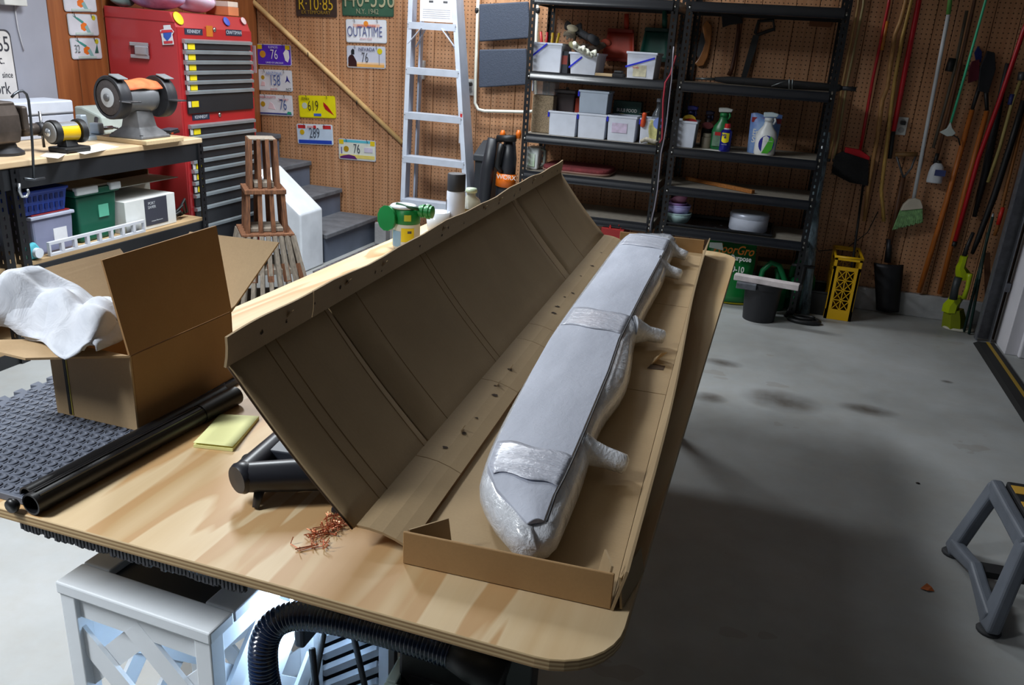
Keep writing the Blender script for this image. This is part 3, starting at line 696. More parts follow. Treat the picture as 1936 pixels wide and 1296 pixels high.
# third shelf
a, b, z0, z1 = onshelf(989, 273, 1024, 322, YS, Z3)
t = thing('detergent_jug', 'white jug with pale green label at the end of the third shelf', 'jug', ((a+b)/2, YS+.06, z0))
MB().frus(a+.012, b-.030, YS+.02, YS+.12, z0, z1-.02, .004).build('jug_body', M('white_jug', (226, 232, 232), .4), t, bevel=.012, segs=3)
MB().box(a+.03, b-.048, YS+.012, YS+.0175, z0+.02, z1-.06).build('label_patch', M('green_label', (176, 214, 160), .5, col2=(232, 238, 232), scale=16), t)
MB().tube([(b-.03, YS+.07, z1-.03), (b+.0, YS+.07, z1-.04), (b+.0, YS+.07, z1-.12), (b-.028, YS+.07, z1-.14)], .010, 8).build('grip', M('jug_grip', (130, 136, 128), .5), t, smooth=True)
t = thing('kneeling_pad', 'faded red kneeling cushion lying on the third shelf', 'cushion', (ay(1090, 325, 5.05).x, 5.08, Z3))
a = ay(1032, 305, 5.06).x; b = ay(1154, 327, 5.02).x
pts = rrect(a, b, 4.94, 5.25, .08, 5)
MB().prism(pts, Z3+.012, Z3+.040, 'xy').build('cushion_top', M('faded_red', (138, 58, 62), .85, var=.2, scale=40, bump=.3, bscale=120), t, bevel=.012, segs=3)
MB().prism(pts, Z3+.0005, Z3+.0115, 'xy').build('cushion_base', M('pad_beige', (152, 128, 110), .8), t, bevel=.003)
MB().tube([(p[0], p[1], Z3+.012) for p in pts], .005, 6, closed=True).build('piping', M('pad_piping', (170, 130, 118), .8), t, smooth=True)

# ---------------------------------------------------------------- right hand rack
t, e = bin_('storage_bin', 'white bin with blue bottle standing in it on the right rack', (1269, 226, 1316, 277), YS-.01, Z2, .17, FROST, taper=.006)
def spray(label, px, Y, z, body, trig, neck, name='spray_bottle', lab=None, wide=1, extra=None, flip=1):
    a, b, z0, z1 = onshelf(*px, Y, z); h = z1-z0; cx = (a+b)/2; w = (b-a)/2*.88*wide
    t = thing(name, label, 'bottle', (cx, Y+.04, z0)); key = label[:18]
    B = M('bot_'+key, body, .35, var=.08)
    MB().lathe([(w*.9, 0), (w, .01), (w, h*.42), (w*.86, h*.55), (w*.45, h*.68), (w*.36, h*.78), (w*.36, h*.82)], (cx, Y+.04, z0), 20, sy=.62).build('bottle_body', B, t, smooth=True, auto=60)
    MB().lathe([(w*.42, h*.79), (w*.42, h*.86), (w*.3, h*.87)], (cx, Y+.04, z0), 14).build('collar', M('col_'+key, neck, .45), t, smooth=True)
    T = M('trg_'+key, trig, .4)
    MB().prism([(cx-flip*w*.55, z0+h*.88), (cx+flip*w*.75, z0+h*.90), (cx+flip*w*.85, z0+h*.97), (cx+flip*w*.2, z0+h), (cx-flip*w*.6, z0+h*.985)], Y+.022, Y+.058, 'xz').build('spray_head', T, t, bevel=.005)
    MB().tube([(cx+flip*w*.5, Y+.04, z0+h*.89), (cx+flip*w*.62, Y+.04, z0+h*.80), (cx+flip*w*.45, Y+.04, z0+h*.72)], [.006, .007, .005], 8).build('trigger', M('col_'+key), t, smooth=True)
    if extra: extra(t, cx, Y, z0, h, w)
    return t
def lab1(t, cx, Y, z0, h, w):
    MB().prism(disc(cx-.005, z0+h*.66, w*.9, 20, 1, .75), Y+.002, Y+.006, 'xz').build('label_patch', M('yellow_label', (216, 180, 30), .5), t)
    MB().prism(disc(cx+.004, z0+h*.60, w*.95, 20, 1, .55), Y+.0005, Y+.0018, 'xz').build('label_patch', M('red_label', (196, 34, 36), .5), t)
    text('spray', .024, M('white_ink'), t, (cx+.006, Y-.001, z0+h*.61))
spray('dark blue spray bottle with yellow and red label in the white bin', (1289, 184, 1321, 262), YS+.035, Z2+.004, (24, 30, 120), (20, 26, 112), (20, 24, 90), extra=lab1)
def lab2(t, cx, Y, z0, h, w): MB().prism(disc(cx, z0+h*.60, w*.95, 20, 1, .6), Y-.002, Y+.003, 'xz').build('label_patch', M('dark_red_label', (104, 26, 32), .5), t)
spray('dark bottle with dull red label behind the green spray bottle', (1326, 192, 1352, 262), YS+.13, Z2, (46, 36, 44), (20, 22, 60), (24, 24, 60), extra=lab2)
a, b, z0, z1 = onshelf(1326, 246, 1346, 274, YS+.07, Z2)
t = thing('squat_jar', 'small beige lidded jar beside the white bin', 'jar', ((a+b)/2, YS+.1, z0))
w = (b-a)/2
MB().lathe([(w, 0), (w, (z1-z0)*.7), (w*.8, (z1-z0)*.78)], ((a+b)/2, YS+.1, z0), 16).build('jar_body', M('beige_jar', (146, 136, 118), .5), t, smooth=True, auto=50)
MB().lathe([(w*.85, (z1-z0)*.785), (w*.85, z1-z0), (.002, z1-z0+.001)], ((a+b)/2, YS+.1, z0), 16).build('lid', M('beige_lid', (170, 160, 140), .5), t, smooth=True, auto=50)
def lab3(t, cx, Y, z0, h, w):
    MB().box(cx-w*.8, cx+w*.6, Y+.0005, Y+.004, z0+.02, z0+h*.42).build('label_patch', M('pale_green_label', (120, 156, 130), .5, var=.3, scale=40), t)
    MB().box(cx-w*.6, cx+w*.3, Y-.001, Y+.0004, z0+h*.34, z0+h*.42).build('label_patch', M('red_label'), t)
spray('green spray bottle with white trigger head', (1344, 196, 1387, 277), YS+.05, Z2, (30, 116, 62), (206, 208, 204), (30, 130, 66), extra=lab3)
a, b, z0, z1 = onshelf(1360, 232, 1385, 285, YS-.02, Z2)
t = thing('lubricant_can', 'dark blue lubricant spray can with yellow shield and red cap', 'can', ((a+b)/2, YS, z0)); w = (b-a)/2*.86; h = z1-z0; cx = (a+b)/2
MB().lathe([(w*.95, 0), (w, .004), (w, h*.74), (w*.6, h*.80)], (cx, YS, z0), 20).build('can_body', M('can_blue', (16, 22, 130), .3, metal=.2), t, smooth=True, auto=50)
MB().lathe([(w*.62, h*.79), (w*.58, h*.84)], (cx, YS, z0), 16).build('collar', M('white_ring', (216, 216, 220), .4), t, smooth=True)
MB().lathe([(w*.55, h*.845), (w*.5, h), (.002, h+.001)], (cx, YS, z0), 16).build('cap', M('cap_red', (200, 30, 34), .4), t, smooth=True, auto=50)
Yf = YS-w
def curved(poly_fn, m, t, nm, off=.0012):
    MB().grid(lambda s, u: Vector((cx+(w+off)*math.sin(poly_fn(s, u)[0]), YS-(w+off)*math.cos(poly_fn(s, u)[0]), poly_fn(s, u)[1])), 6, 8).build(nm, m, t, smooth=True)
curved(lambda s, u: (-.75+1.35*u, z0+h*(.38+.30*s)-h*.06*(1-s)*math.cos((u-.5)*3)), M('shield_yellow', (232, 216, 20), .4), t, 'label_shield')
text('WD', .016, M('can_ink', (18, 24, 120), .4), t, (cx-.012, Yf-.003, z0+h*.60), bold=.0006)
text('40', .013, M('can_ink'), t, (cx-.004, Yf-.003, z0+h*.52), bold=.0006)
text('MULTI-USE', .006, M('white_ink'), t, (cx-.004, Yf-.003, z0+h*.26))
a, b, z0, z1 = onshelf(1414, 208, 1476, 283, YS+.04, Z2)
t = thing('salt_bag', 'blue and white bath salt bag standing behind a spray bottle', 'bag', ((a+b)/2, YS+.08, z0)); h = z1-z0
def bag(s, u):
    x = a+(b-a)*(.04+.92*u)+(b-a)*.05*(s-.5)*(1 if u > .5 else -1); bulge = math.sin(u*math.pi)**.6*(.055*(1-s)**.5+.004)
    return x, bulge, z0+h*s+.006*math.sin(u*9)*s
SB = M('salt_blue', (52, 92, 176), .4, col2=(150, 180, 220), scale=9)
MB().grid(lambda s, u: Vector((bag(s, u)[0], YS+.085-bag(s, u)[1], bag(s, u)[2])), 10, 12).build('bag_front', SB, t, smooth=True)
MB().grid(lambda s, u: Vector((bag(s, u)[0], YS+.087+bag(s, u)[1], bag(s, u)[2])), 10, 12).build('bag_back', M('salt_white', (206, 208, 216), .5), t, smooth=True)
MB().box(a+.012, b-.004, YS+.068, YS+.0745, z1-.045, z1-.018).build('top_band', M('band_red', (150, 40, 50), .5), t)
text('Epsom', .052, M('white_ink'), t, ((a+b)/2-.012, YS+.024, z0+h*.54), rot=(math.pi/2-.25, 0, 0), sx=.7, bold=.0008)
text('Salt', .048, M('white_ink'), t, ((a+b)/2-.03, YS+.017, z0+h*.36), rot=(math.pi/2-.2, 0, 0), sx=.9, bold=.0008)
def lab4(t, cx, Y, z0, h, w):
    MB().prism(disc(cx+.006, z0+h*.26, w*.74, 20, 1, 1.15), Y+.006, Y+.009, 'xz').build('label_patch', M('purple_label', (40, 40, 150), .5), t)
    MB().prism([(cx-.014, z0+h*.05), (cx+.02, z0+h*.05), (cx+w*.70, z0+h*.16), (cx+w*.78, z0+h*.36), (cx+w*.45, z0+h*.46)], Y+.0035, Y+.0055, 'xz').build('label_patch', M('lime_label', (70, 168, 40), .5), t)
    text('weed control', .010, M('white_ink'), t, (cx+.01, Y+.002, z0+h*.34))
spray('white spray bottle with purple and green label before the salt bag', (1430, 203, 1472, 286), YS-.03, Z2, (224, 226, 226), (190, 206, 214), (220, 224, 226), extra=lab4, wide=1.1)
q0 = az(1335, 282, Z2+.001); q1 = az(1362, 285, Z2+.001)
setp(MB().add([(q0.x-.02, 4.915, Z2+.002), (q1.x, 4.908, Z2+.002), (q1.x+.01, 4.96, Z2+.002), (q0.x, 4.965, Z2+.002)], [(0, 1, 2, 3)]).build('paper_slip', M('paper', (222, 220, 214), .8), solid=.0006), 'white paper slip lying at the front of the bottle shelf', 'paper')
# wooden stick on the third shelf
a = ay(1300, 334, 5.24); b = ay(1424, 364, 4.93)
setp(MB().bar((a.x, 5.22, Z3+.012), (b.x, 4.935, Z3+.012), .030, .022).build('wooden_stake', M('stake_wood', (184, 116, 50), .7, var=.3, stretch=(3, 20, 20)), bevel=.003), 'orange brown wooden stake lying across an empty shelf', 'stake')
# bowls, round tin and tray on the lowest shelf
tr = thing('black_tray', 'black glossy tray under the bowls and the round tin', 'tray', (ay(1350, 440, 5.0).x, 5.06, Z4))
a = ay(1250, 425, 4.92).x+.03; b = ay(1455, 452, 4.92).x
MB().tub(a, b, 4.915, 5.28, Z4+.0005, Z4+.022, .004, .003, .008).build('tray_body', M('tray_black', (20, 22, 26), .25), tr, bevel=.003)
m = MB(); random.seed(9)
for i in range(16):
    x = rnd(a+.02, b-.02); y = rnd(4.95, 5.1); z = Z4+.0055; s = rnd(.004, .012)
    m.add([(x, y, z), (x+s*1.6, y+s*.3, z), (x+s*1.2, y+s, z), (x-s*.4, y+s*.7, z)], [(0, 1, 2, 3)])
setp(m.build('paint_flecks', M('fleck_white', (176, 190, 196), .5), tr), kind='stuff')
def bowl(label, px, Y, z, col, prof='bowl', group='stacked bowls on the tray', rimcol=None):
    a, b, z0, z1 = span(*px, Y); z0 = max(z0, Z4+.006); r = (b-a)/2; h = z1-z0; cx = (a+b)/2; cy = Y+r*.9
    t = thing('bowl', label, 'bowl', (cx, cy, z0), group=group); B = M('bowl_'+label[:16], col, .3, coat=.3)
    MB().lathe([(r*.55, 0), (r*.8, h*.15), (r*.97, h*.6), (r, h*.88), (r*.96, h*.9), (r*.9, h*.55), (r*.5, h*.14), (.001, h*.12)], (cx, cy, z0), 24).build('bowl_body', B, t, smooth=True)
    MB().tube([(cx+r*.985*math.cos(i*math.pi/12), cy+r*.985*math.sin(i*math.pi/12), z0+h*.92) for i in range(24)], h*.07, 6, closed=True).build('rim', M('rim_'+label[:12], rimcol or col, .3), t, smooth=True)
    return z0+h, cx, cy, r
zt, *_ = bowl('pale mint bowl at the bottom of the stack', (1253, 404, 1304, 425), 4.94, Z4+.026, (176, 206, 206))
zt2, *_ = bowl('lavender bowl in the middle of the stack', (1256, 389, 1303, 410), 4.945, zt-.03, (178, 172, 226))
zt3, cx, cy, r = bowl('lilac bowl just below the pink one', (1258, 384, 1297, 397), 4.95, zt2-.018, (166, 130, 190))
a, b, z0, z1 = span(1266, 366, 1298, 390, 4.955); r = (b-a)/2; h = z1-z0
t = thing('bowl', 'dusky pink broken edged bowl on top of the stack', 'bowl', ((a+b)/2, 4.955+r, z0), group='stacked bowls on the tray')
def pinkb(i, j):
    th = 2*math.pi*j; hh = h*(.72+.22*math.sin(th*1+2)+.1*math.sin(3*th)); rr = r*(.5+.5*i**.6); return Vector(((a+b)/2+rr*math.cos(th), 4.955+r+rr*math.sin(th), z0+hh*i**1.3))
MB().grid(pinkb, 6, 24).build('bowl_body', M('dusky_pink', (176, 108, 138), .35), t, smooth=True, solid=.004)
a, b, z0, z1 = onshelf(1376, 407, 1452, 443, 4.945, Z4+.006); r = (b-a)/2; h = z1-z0
t = thing('round_tin', 'wide white round tin standing on the black tray', 'tin', ((a+b)/2, 4.945+r, z0))
MB().lathe([(r*.97, 0), (r, .006), (r, h*.66), (r*.99, h*.68)], ((a+b)/2, 4.945+r, z0), 32).build('tin_body', M('tin_white', (206, 212, 228), .3), t, smooth=True, auto=50)
MB().lathe([(r*1.015, h*.685), (r*1.015, h*.86), (r*.97, h*.92), (r*.6, h*.96), (.001, h*.97)], ((a+b)/2, 4.945+r, z0), 32).build('lid', M('tin_lid', (188, 194, 210), .3, metal=.3), t, smooth=True, auto=60)

# dark tools on the upper right shelf and hanging above it
def tool_y(x, y, Y=YB-.03): return ay(x, y, Y)
t = thing('umbrella', 'black folded umbrella lying along the upper right shelf', 'umbrella', (ay(1470, 165, 5.0).x, 5.0, Z1))
p0, p1 = ay(1352, 150, 5.0), ay(1592, 172, 5.0); p0.z = p1.z = Z1+.026
MB().tube([p0, p0.lerp(p1, .1), p0.lerp(p1, .6), p0.lerp(p1, .97), p1], [.012, .021, .025, .020, .010], 10).build('canopy', M('umbrella_black', (20, 20, 24), .7, bump=.4, bscale=40, stretch=(2, 12, 12)), t, smooth=True)
MB().tube([p0+Vector((-.11, 0, -.004)), p0], [.006, .008], 8).build('tip', M('dull_steel', (110, 116, 118), .4, metal=.8), t, smooth=True)
MB().tube([p1, p1+Vector((.07, -.005, 0))], .012, 10).build('handle', M('black_grip'), t, smooth=True)
t = thing('wire_bracket', 'small grey wire bracket standing before the umbrella', 'bracket', (ay(1495, 167, 4.94).x, 4.94, Z1))
W = M('dull_steel'); q = ay(1495, 160, 4.94)
for dx, dx2 in ((-.012, -.004), (.006, .012)): MB().tube([(q.x+dx, 4.935, Z1+.055), (q.x+dx2, 4.935, Z1+.001)], .004, 6).build('upright', W, t, smooth=True)
MB().tube([(q.x-.012, 4.935, Z1+.052), (q.x-.10, 4.935, Z1+.012)], .0025, 6).build('brace', W, t, smooth=True)
# curved pruning saw with wooden grip
t = thing('pruning_saw', 'curved saw with honey coloured wooden handle on the pegboard', 'saw', tool_y(1330, 125))
hp = [(1336, 38), (1345, 48), (1346, 62), (1343, 85), (1338, 108), (1330, 124), (1320, 126), (1313, 120), (1320, 112), (1328, 96), (1333, 80), (1330, 64), (1328, 50)]
poly = [(tool_y(x, y).x, tool_y(x, y).z) for x, y in hp]
MB().prism(poly, YB-.035, YB-.012, 'xz').build('handle', M('honey_wood', (190, 120, 56), .4, var=.3, stretch=(3, 3, 1), coat=.3), t, bevel=.005)
bp = [(1326, 60), (1332, 66), (1333, 84), (1327, 100), (1319, 110), (1317, 104), (1320, 84)]
MB().prism([(tool_y(x, y).x, tool_y(x, y).z) for x, y in bp], YB-.026, YB-.023, 'xz').build('blade', M('blade_grey', (90, 92, 96), .35, metal=.8), t)
# hatchet
t = thing('hatchet', 'dark headed hatchet with brown handle on the pegboard', 'hatchet', tool_y(1385, 145))
MB().prism([(tool_y(x, y).x, tool_y(x, y).z) for x, y in [(1364, 24), (1380, 27), (1402, 32), (1404, 44), (1380, 47), (1366, 52)]], YB-.04, YB-.012, 'xz').build('head', M('axe_dark', (44, 44, 50), .45, metal=.6), t, bevel=.003)
MB().tube([tool_y(1397, 30), tool_y(1396, 60), tool_y(1390, 100), tool_y(1384, 130), tool_y(1378, 143)], [.010, .011, .011, .012, .015], 8, flat=.7).build('handle', M('axe_handle', (92, 50, 28), .5, var=.3), t, smooth=True)
# bow handled hand saw
t = thing('hand_saw', 'dark hand saw with open loop grip on the pegboard', 'saw', tool_y(1410, 160))
BK = M('saw_black', (26, 28, 30), .5)
MB().tube([tool_y(*q) for q in ((1428, 62), (1434, 40), (1462, 38), (1464, 55), (1432, 66))], .010, 8, closed=True).build('grip', BK, t, smooth=True)
MB().prism([(tool_y(x, y).x, tool_y(x, y).z) for x, y in [(1424, 66), (1436, 66), (1430, 90), (1410, 150), (1402, 162), (1400, 150), (1414, 100)]], YB-.036, YB-.03, 'xz').build('blade', M('saw_blade', (62, 64, 66), .45, metal=.6), t)
# piece of wood hanging at the end of the rack
MBp = [(tool_y(x, y).x, tool_y(x, y).z) for x, y in [(1533, 30), (1575, 34), (1571, 52), (1529, 49)]]
setp(MB().prism(MBp, YB-.022, YB-.002, 'xz').build('wood_block', M('block_wood', (120, 70, 34), .6), bevel=.002), 'small brown wood block fixed high on the pegboard behind the rack', 'block')
# red and grey leads hanging on the middle posts
t = thing('jumper_lead', 'red and grey leads hanging down the rack post', 'cable', ay(1250, 430, 4.87))
MB().tube([ay(x, y, 4.875) for x, y in ((1278, 105), (1272, 125), (1268, 140), (1258, 156), (1254, 190), (1253, 230), (1252, 262), (1247, 270))], .0055, 8).build('red_lead', M('lead_red', (150, 40, 54), .4), t, smooth=True)
MB().tube([ay(x, y, 4.872) for x, y in ((1274, 88), (1272, 115), (1270, 150), (1265, 190), (1261, 230), (1256, 262), (1250, 290), (1247, 320), (1243, 360), (1237, 395), (1231, 420), (1229, 436))], .004, 8).build('grey_lead', M('lead_grey', (128, 124, 134), .4), t, smooth=True)

# ================================================================ things on the back wall
NAIL = M('hook_steel', (60, 58, 56), .5, metal=.6)
def inkm(c): return M('ink_%d_%d_%d' % tuple(c), c, .5)
def plate(label, corners, bg, border, txt, extras=(), wall='back', grp='licence plates on the panelling', r=.012):
    """corners: pixel corners TL, TR, BR, BL of the plate on its wall; built in the plate's own frame"""
    if wall == 'back': P = [ay(x, y, YB-.006) for x, y in corners]; n = Vector((0, -1, 0))
    else: P = [ax(x, y, XL+.006) for x, y in corners]; n = Vector((1, 0, 0))
    c = sum(P, Vector())/4; ex = ((P[1]-P[0])+(P[2]-P[3])).normalized(); w = ((P[1]-P[0]).length+(P[2]-P[3]).length)/2; h = ((P[0]-P[3]).length+(P[1]-P[2]).length)/2
    ang = math.atan2(ex.z, ex.x if wall == 'back' else ex.y)
    rot = (0, -ang, 0) if wall == 'back' else (0, -ang, math.pi/2)
    t = thing('licence_plate', label, 'plate', (c.x, c.y, c.z), group=grp)
    if wall == 'back': mw = Matrix.Translation(c) @ Matrix.Rotation(-ang, 4, 'Y')
    else: mw = Matrix.Translation(c) @ Matrix.Rotation(math.pi/2, 4, 'Z') @ Matrix.Rotation(-ang, 4, 'Y')
    t.matrix_world = mw; WORLD[t] = mw; t.rotation_euler = mw.to_euler(); t.location = c
    MB().prism(rrect(-w/2, w/2, -h/2, h/2, r), -.001, .002, 'xz').build('border', inkm(border), t, local=True)
    MB().prism(rrect(-w/2+.005, w/2-.005, -h/2+.005, h/2-.005, r*.8), -.0022, -.0008, 'xz').build('face', inkm(bg), t, local=True)
    for li, e in enumerate(extras):
        kd = e[0]; lo = -.0024-.0004*li
        if kd == 'box': _, x0, x1, z0, z1, col = e; MB().box(x0*w, x1*w, lo-.0004, -.0020, z0*h, z1*h).build('printed_band', inkm(col), t, local=True)
        elif kd == 'disc': _, x, z, rr, col = e; MB().prism(disc(x*w, z*h, rr*h), lo-.0004, -.0020, 'xz').build('emblem', inkm(col), t, local=True)
        elif kd == 'poly': _, pts, col = e; MB().prism([(x*w, z*h) for x, z in pts], lo-.0004, -.0020, 'xz').build('emblem', inkm(col), t, local=True)
        elif kd == 'text': _, s, x, z, sz, col, sx = e; text(s, sz*h*1.15, inkm(col), t, (x*w, -.0072, z*h), sx=sx, local=True)
    if txt:
        s, x, z, sz, col, sx = txt; text(s, sz*h*1.28, inkm(col), t, (x*w, -.0072, z*h), sx=sx*.95, local=True, bold=-.0006)
    for x in (-.28, .28):
        MB().tube([(x*w-.004, -.010, h*.44+.012), (x*w, -.006, h*.47), (x*w+.004, -.008, h*.36)], .0016, 5).build('hook', NAIL, t, local=True)
    return t
W_, Y_ = (222, 224, 230), (226, 196, 24)
bl = (66, 92, 150)
plate('purple licence plate reading 76 with yellow corners', [(484, 83), (551, 85), (550, 125), (487, 122)], (84, 44, 190), (206, 200, 226), ('76', .02, .0, .52, (236, 234, 240), .7),
      (('box', -.47, -.33, .26, .47, Y_), ('box', .34, .47, .26, .47, Y_), ('disc', -.32, .02, .17, (214, 150, 40)), ('poly', [(.28, .1), (.36, .28), (.44, .2), (.45, -.12), (.40, -.34), (.33, -.25)], (236, 236, 240)), ('text', 'ILLINOIS', .0, .36, .14, (206, 196, 236), .9), ('text', 'LAND OF LINCOLN', .02, -.38, .11, (220, 214, 240), .9)))
plate('white licence plate reading 158 with blue star figure', [(485, 131), (552, 133), (553, 174), (488, 170)], W_, (200, 206, 214), ('158', .02, -.02, .56, (70, 96, 160), .62),
      (('text', 'ARIZONA', .0, .32, .2, (140, 160, 206), .9), ('disc', -.33, .12, .1, (186, 150, 40)), ('poly', [(.30, -.1), (.34, .06), (.36, .26), (.40, .06), (.45, -.1), (.37, .0)], (40, 44, 130)), ('poly', [(-.40, -.28), (-.28, -.28), (-.28, -.1), (-.36, -.06)], (232, 196, 200)), ('text', 'good life', -.02, -.40, .1, (200, 120, 120), 1), ('text', 'NCT', .40, -.40, .14, (50, 60, 50), .9)))
plate('white licence plate reading 76 with green corner mark', [(486, 178), (553, 181), (554, 220), (490, 217)], (224, 224, 230), (200, 206, 212), ('76', .24, .02, .58, bl, .6),
      (('text', 'MASSACHUSETTS', -.2, .38, .12, (210, 110, 120), .9), ('text', 'THE SPIRIT', .26, .28, .12, (216, 140, 140), .9), ('disc', -.35, .04, .13, (190, 150, 30)), ('poly', [(-.2, -.16), (.0, -.2), (-.06, .06), (-.14, .16)], (232, 206, 214)), ('box', -.46, .46, -.44, -.37, (54, 66, 130)), ('poly', [(.32, -.42), (.45, -.42), (.45, -.3), (.36, -.28)], (40, 150, 120))))
plate('yellow licence plate reading 619 with red bird', [(565, 180), (634, 182), (635, 224), (566, 222)], (232, 220, 10), (216, 206, 20), ('619', -.1, .02, .52, (70, 64, 30), .62),
      (('text', 'Illinois', -.3, .36, .16, (110, 100, 20), .9), ('disc', -.34, .04, .14, (196, 206, 190)), ('poly', [(.18, .22), (.22, .16), (.30, .02), (.40, -.24), (.45, -.36), (.30, -.2), (.22, -.1), (.18, .06)], (176, 24, 26)), ('box', -.1, .1, -.42, -.3, (60, 100, 190))))
plate('white and pale blue licence plate reading 289 with red top', [(561, 234), (628, 236), (631, 275), (563, 272)], (196, 214, 234), (214, 220, 228), ('289', .0, .05, .56, (60, 70, 84), .6),
      (('box', -.47, .47, .28, .45, (226, 226, 230)), ('box', -.46, -.25, .28, .45, (196, 40, 44)), ('box', .24, .46, .28, .45, (196, 40, 44)), ('box', -.02, .05, .28, .44, (196, 40, 44)), ('disc', -.35, .1, .13, (206, 170, 20)), ('box', -.46, .46, -.45, -.28, (30, 66, 176)), ('text', 'OHIO', -.1, .36, .12, (196, 40, 44), 1)))
plate('desert scene licence plate reading 76 with turquoise sky', [(640, 262), (711, 266), (710, 307), (641, 300)], (222, 226, 214), (190, 190, 204), ('76', .0, .04, .5, (62, 70, 84), .62),
      (('box', -.47, .47, .34, .46, (90, 186, 206)), ('box', -.48, -.36, .24, .46, Y_), ('box', .36, .48, .24, .46, Y_), ('disc', -.29, .02, .14, (176, 140, 20)), ('box', -.47, .47, -.4, -.24, (226, 206, 110)), ('poly', [(-.46, -.44), (.0, -.44), (-.06, -.3), (-.22, -.24), (-.36, -.3), (-.46, -.36)], (92, 34, 104)), ('box', .2, .42, -.08, .14, (206, 200, 220)), ('poly', [(-.43, -.2), (-.40, -.2), (-.40, .1), (-.43, .1)], (130, 120, 170))))
plate('bright white licence plate reading OUTATIME with orange emblem', [(654, 36), (731, 38), (731, 82), (655, 80)], (234, 236, 242), (210, 222, 230), ('OUTATIME', -.03, -.04, .50, (88, 98, 150), .60),
      (('box', -.32, .34, .16, .30, (240, 200, 184)), ('disc', .0, .32, .12, (240, 150, 50)), ('text', 'SOUTH CAROLINA', .02, .22, .12, (206, 70, 60), .8), ('text', 'SMILING FACES', .0, -.33, .08, (220, 150, 160), 1)))
plate('mountain scene licence plate reading NEVADA 76', [(655, 86), (729, 88), (729, 131), (657, 127)], (206, 210, 226), (206, 208, 214), ('76', -.02, -.04, .5, (84, 86, 92), .62),
      (('text', 'NEVADA', .03, .34, .2, (70, 74, 110), .95), ('box', -.47, .47, -.45, -.32, (236, 176, 96)), ('box', -.24, .47, -.32, -.24, (240, 206, 170)), ('poly', [(-.46, -.44), (-.24, -.44), (-.25, -.2), (-.32, .04), (-.36, .1), (-.42, .06), (-.46, -.05)], (50, 20, 24)), ('poly', [(-.38, .1), (-.30, .1), (-.30, .3), (-.34, .36), (-.38, .28)], (28, 34, 40)), ('disc', .36, .28, .13, (214, 200, 20)), ('box', .335, .35, -.34, .14, (140, 140, 150))))
plate('old brown licence plate reading R-10-85 in yellow', [(557, -28), (636, -26), (637, 33), (561, 31)], (62, 48, 42), (76, 62, 54), ('R·10·85', .0, -.10, .46, (206, 168, 40), .8), (('text', 'EX TEMPORARY', .0, -.36, .14, (150, 120, 40), 1),))
plate('old green licence plate reading 440-356', [(645, -38), (743, -36), (745, 32), (648, 30)], (52, 92, 72), (40, 78, 62), ('440-356', .0, .0, .62, (168, 164, 132), .74), (('text', 'N.Y. 1942', .0, -.37, .18, (150, 150, 124), .9),))
plate('orange and blue licence plate reading 76 above the tool chest', [(408, -6), (472, -4), (474, 31), (412, 30)], (214, 216, 226), (200, 204, 214), ('76', -.1, .05, .5, (70, 66, 60), .6),
      (('box', -.47, .0, .3, .46, (90, 150, 220)), ('box', .3, .46, -.2, .3, (226, 130, 30)), ('box', -.3, .46, -.45, -.28, (206, 140, 50)), ('disc', .38, .05, .13, (236, 200, 20)), ('box', -.47, -.3, .1, .2, (90, 90, 90))))
FO = (('poly', [(-.10, .0), (.0, .12), (.10, .06), (.12, -.2), (.0, -.3), (-.10, -.2)], (222, 110, 30)), ('poly', [(-.34, .42), (-.16, .32), (.02, .14), (-.04, .06), (-.2, .24)], (60, 140, 130)), ('poly', [(.02, -.1), (.12, .0), (.22, -.38), (.12, -.4)], (130, 170, 170)), ('disc', .36, .34, .12, (190, 180, 30)), ('box', -.3, .3, -.46, -.36, (180, 196, 190)))
plate('topmost white orange blossom licence plate beside the tool chest', [(118, -18), (180, -16), (182, 23), (121, 21)], (206, 206, 214), (190, 194, 200), None, FO, 'left')
plate('middle white orange blossom licence plate beside the tool chest', [(125, 26), (183, 27), (187, 68), (132, 66)], (206, 206, 214), (190, 194, 200), None, FO, 'left')
plate('lowest white orange blossom licence plate marked 32', [(131, 72), (188, 72), (194, 111), (137, 112)], (206, 206, 214), (190, 194, 200), ('32', -.32, -.02, .42, (60, 90, 86), .7), FO+(('poly', [(.26, -.22), (.36, .2), (.38, -.22)], (40, 90, 80)),), 'left')

# diagonal wooden pole on two hooks
pole = thing('wooden_pole', 'long pale wooden pole hung diagonally across the pegboard', 'pole', ay(620, 130, YB-.02))
MB().tube([ay(430, -42, YB-.022), ay(475, 0, YB-.022), ay(761, 270, YB-.022)], [.0175, .0175, .0165], 14).build('shaft', M('pale_pole', (222, 182, 122), .5, var=.2, scale=6, stretch=(2, 2, 2)), pole, smooth=True)
for x, y in ((584, 103), (676, 194)):
    q = ay(x, y, YB-.02); MB().tube([q+Vector((-.02, .018, .0)), q+Vector((-.005, -.01, -.012)), q+Vector((.01, -.03, -.01)), q+Vector((.012, -.034, .015))], .003, 6).build('hook', NAIL, pole, smooth=True)

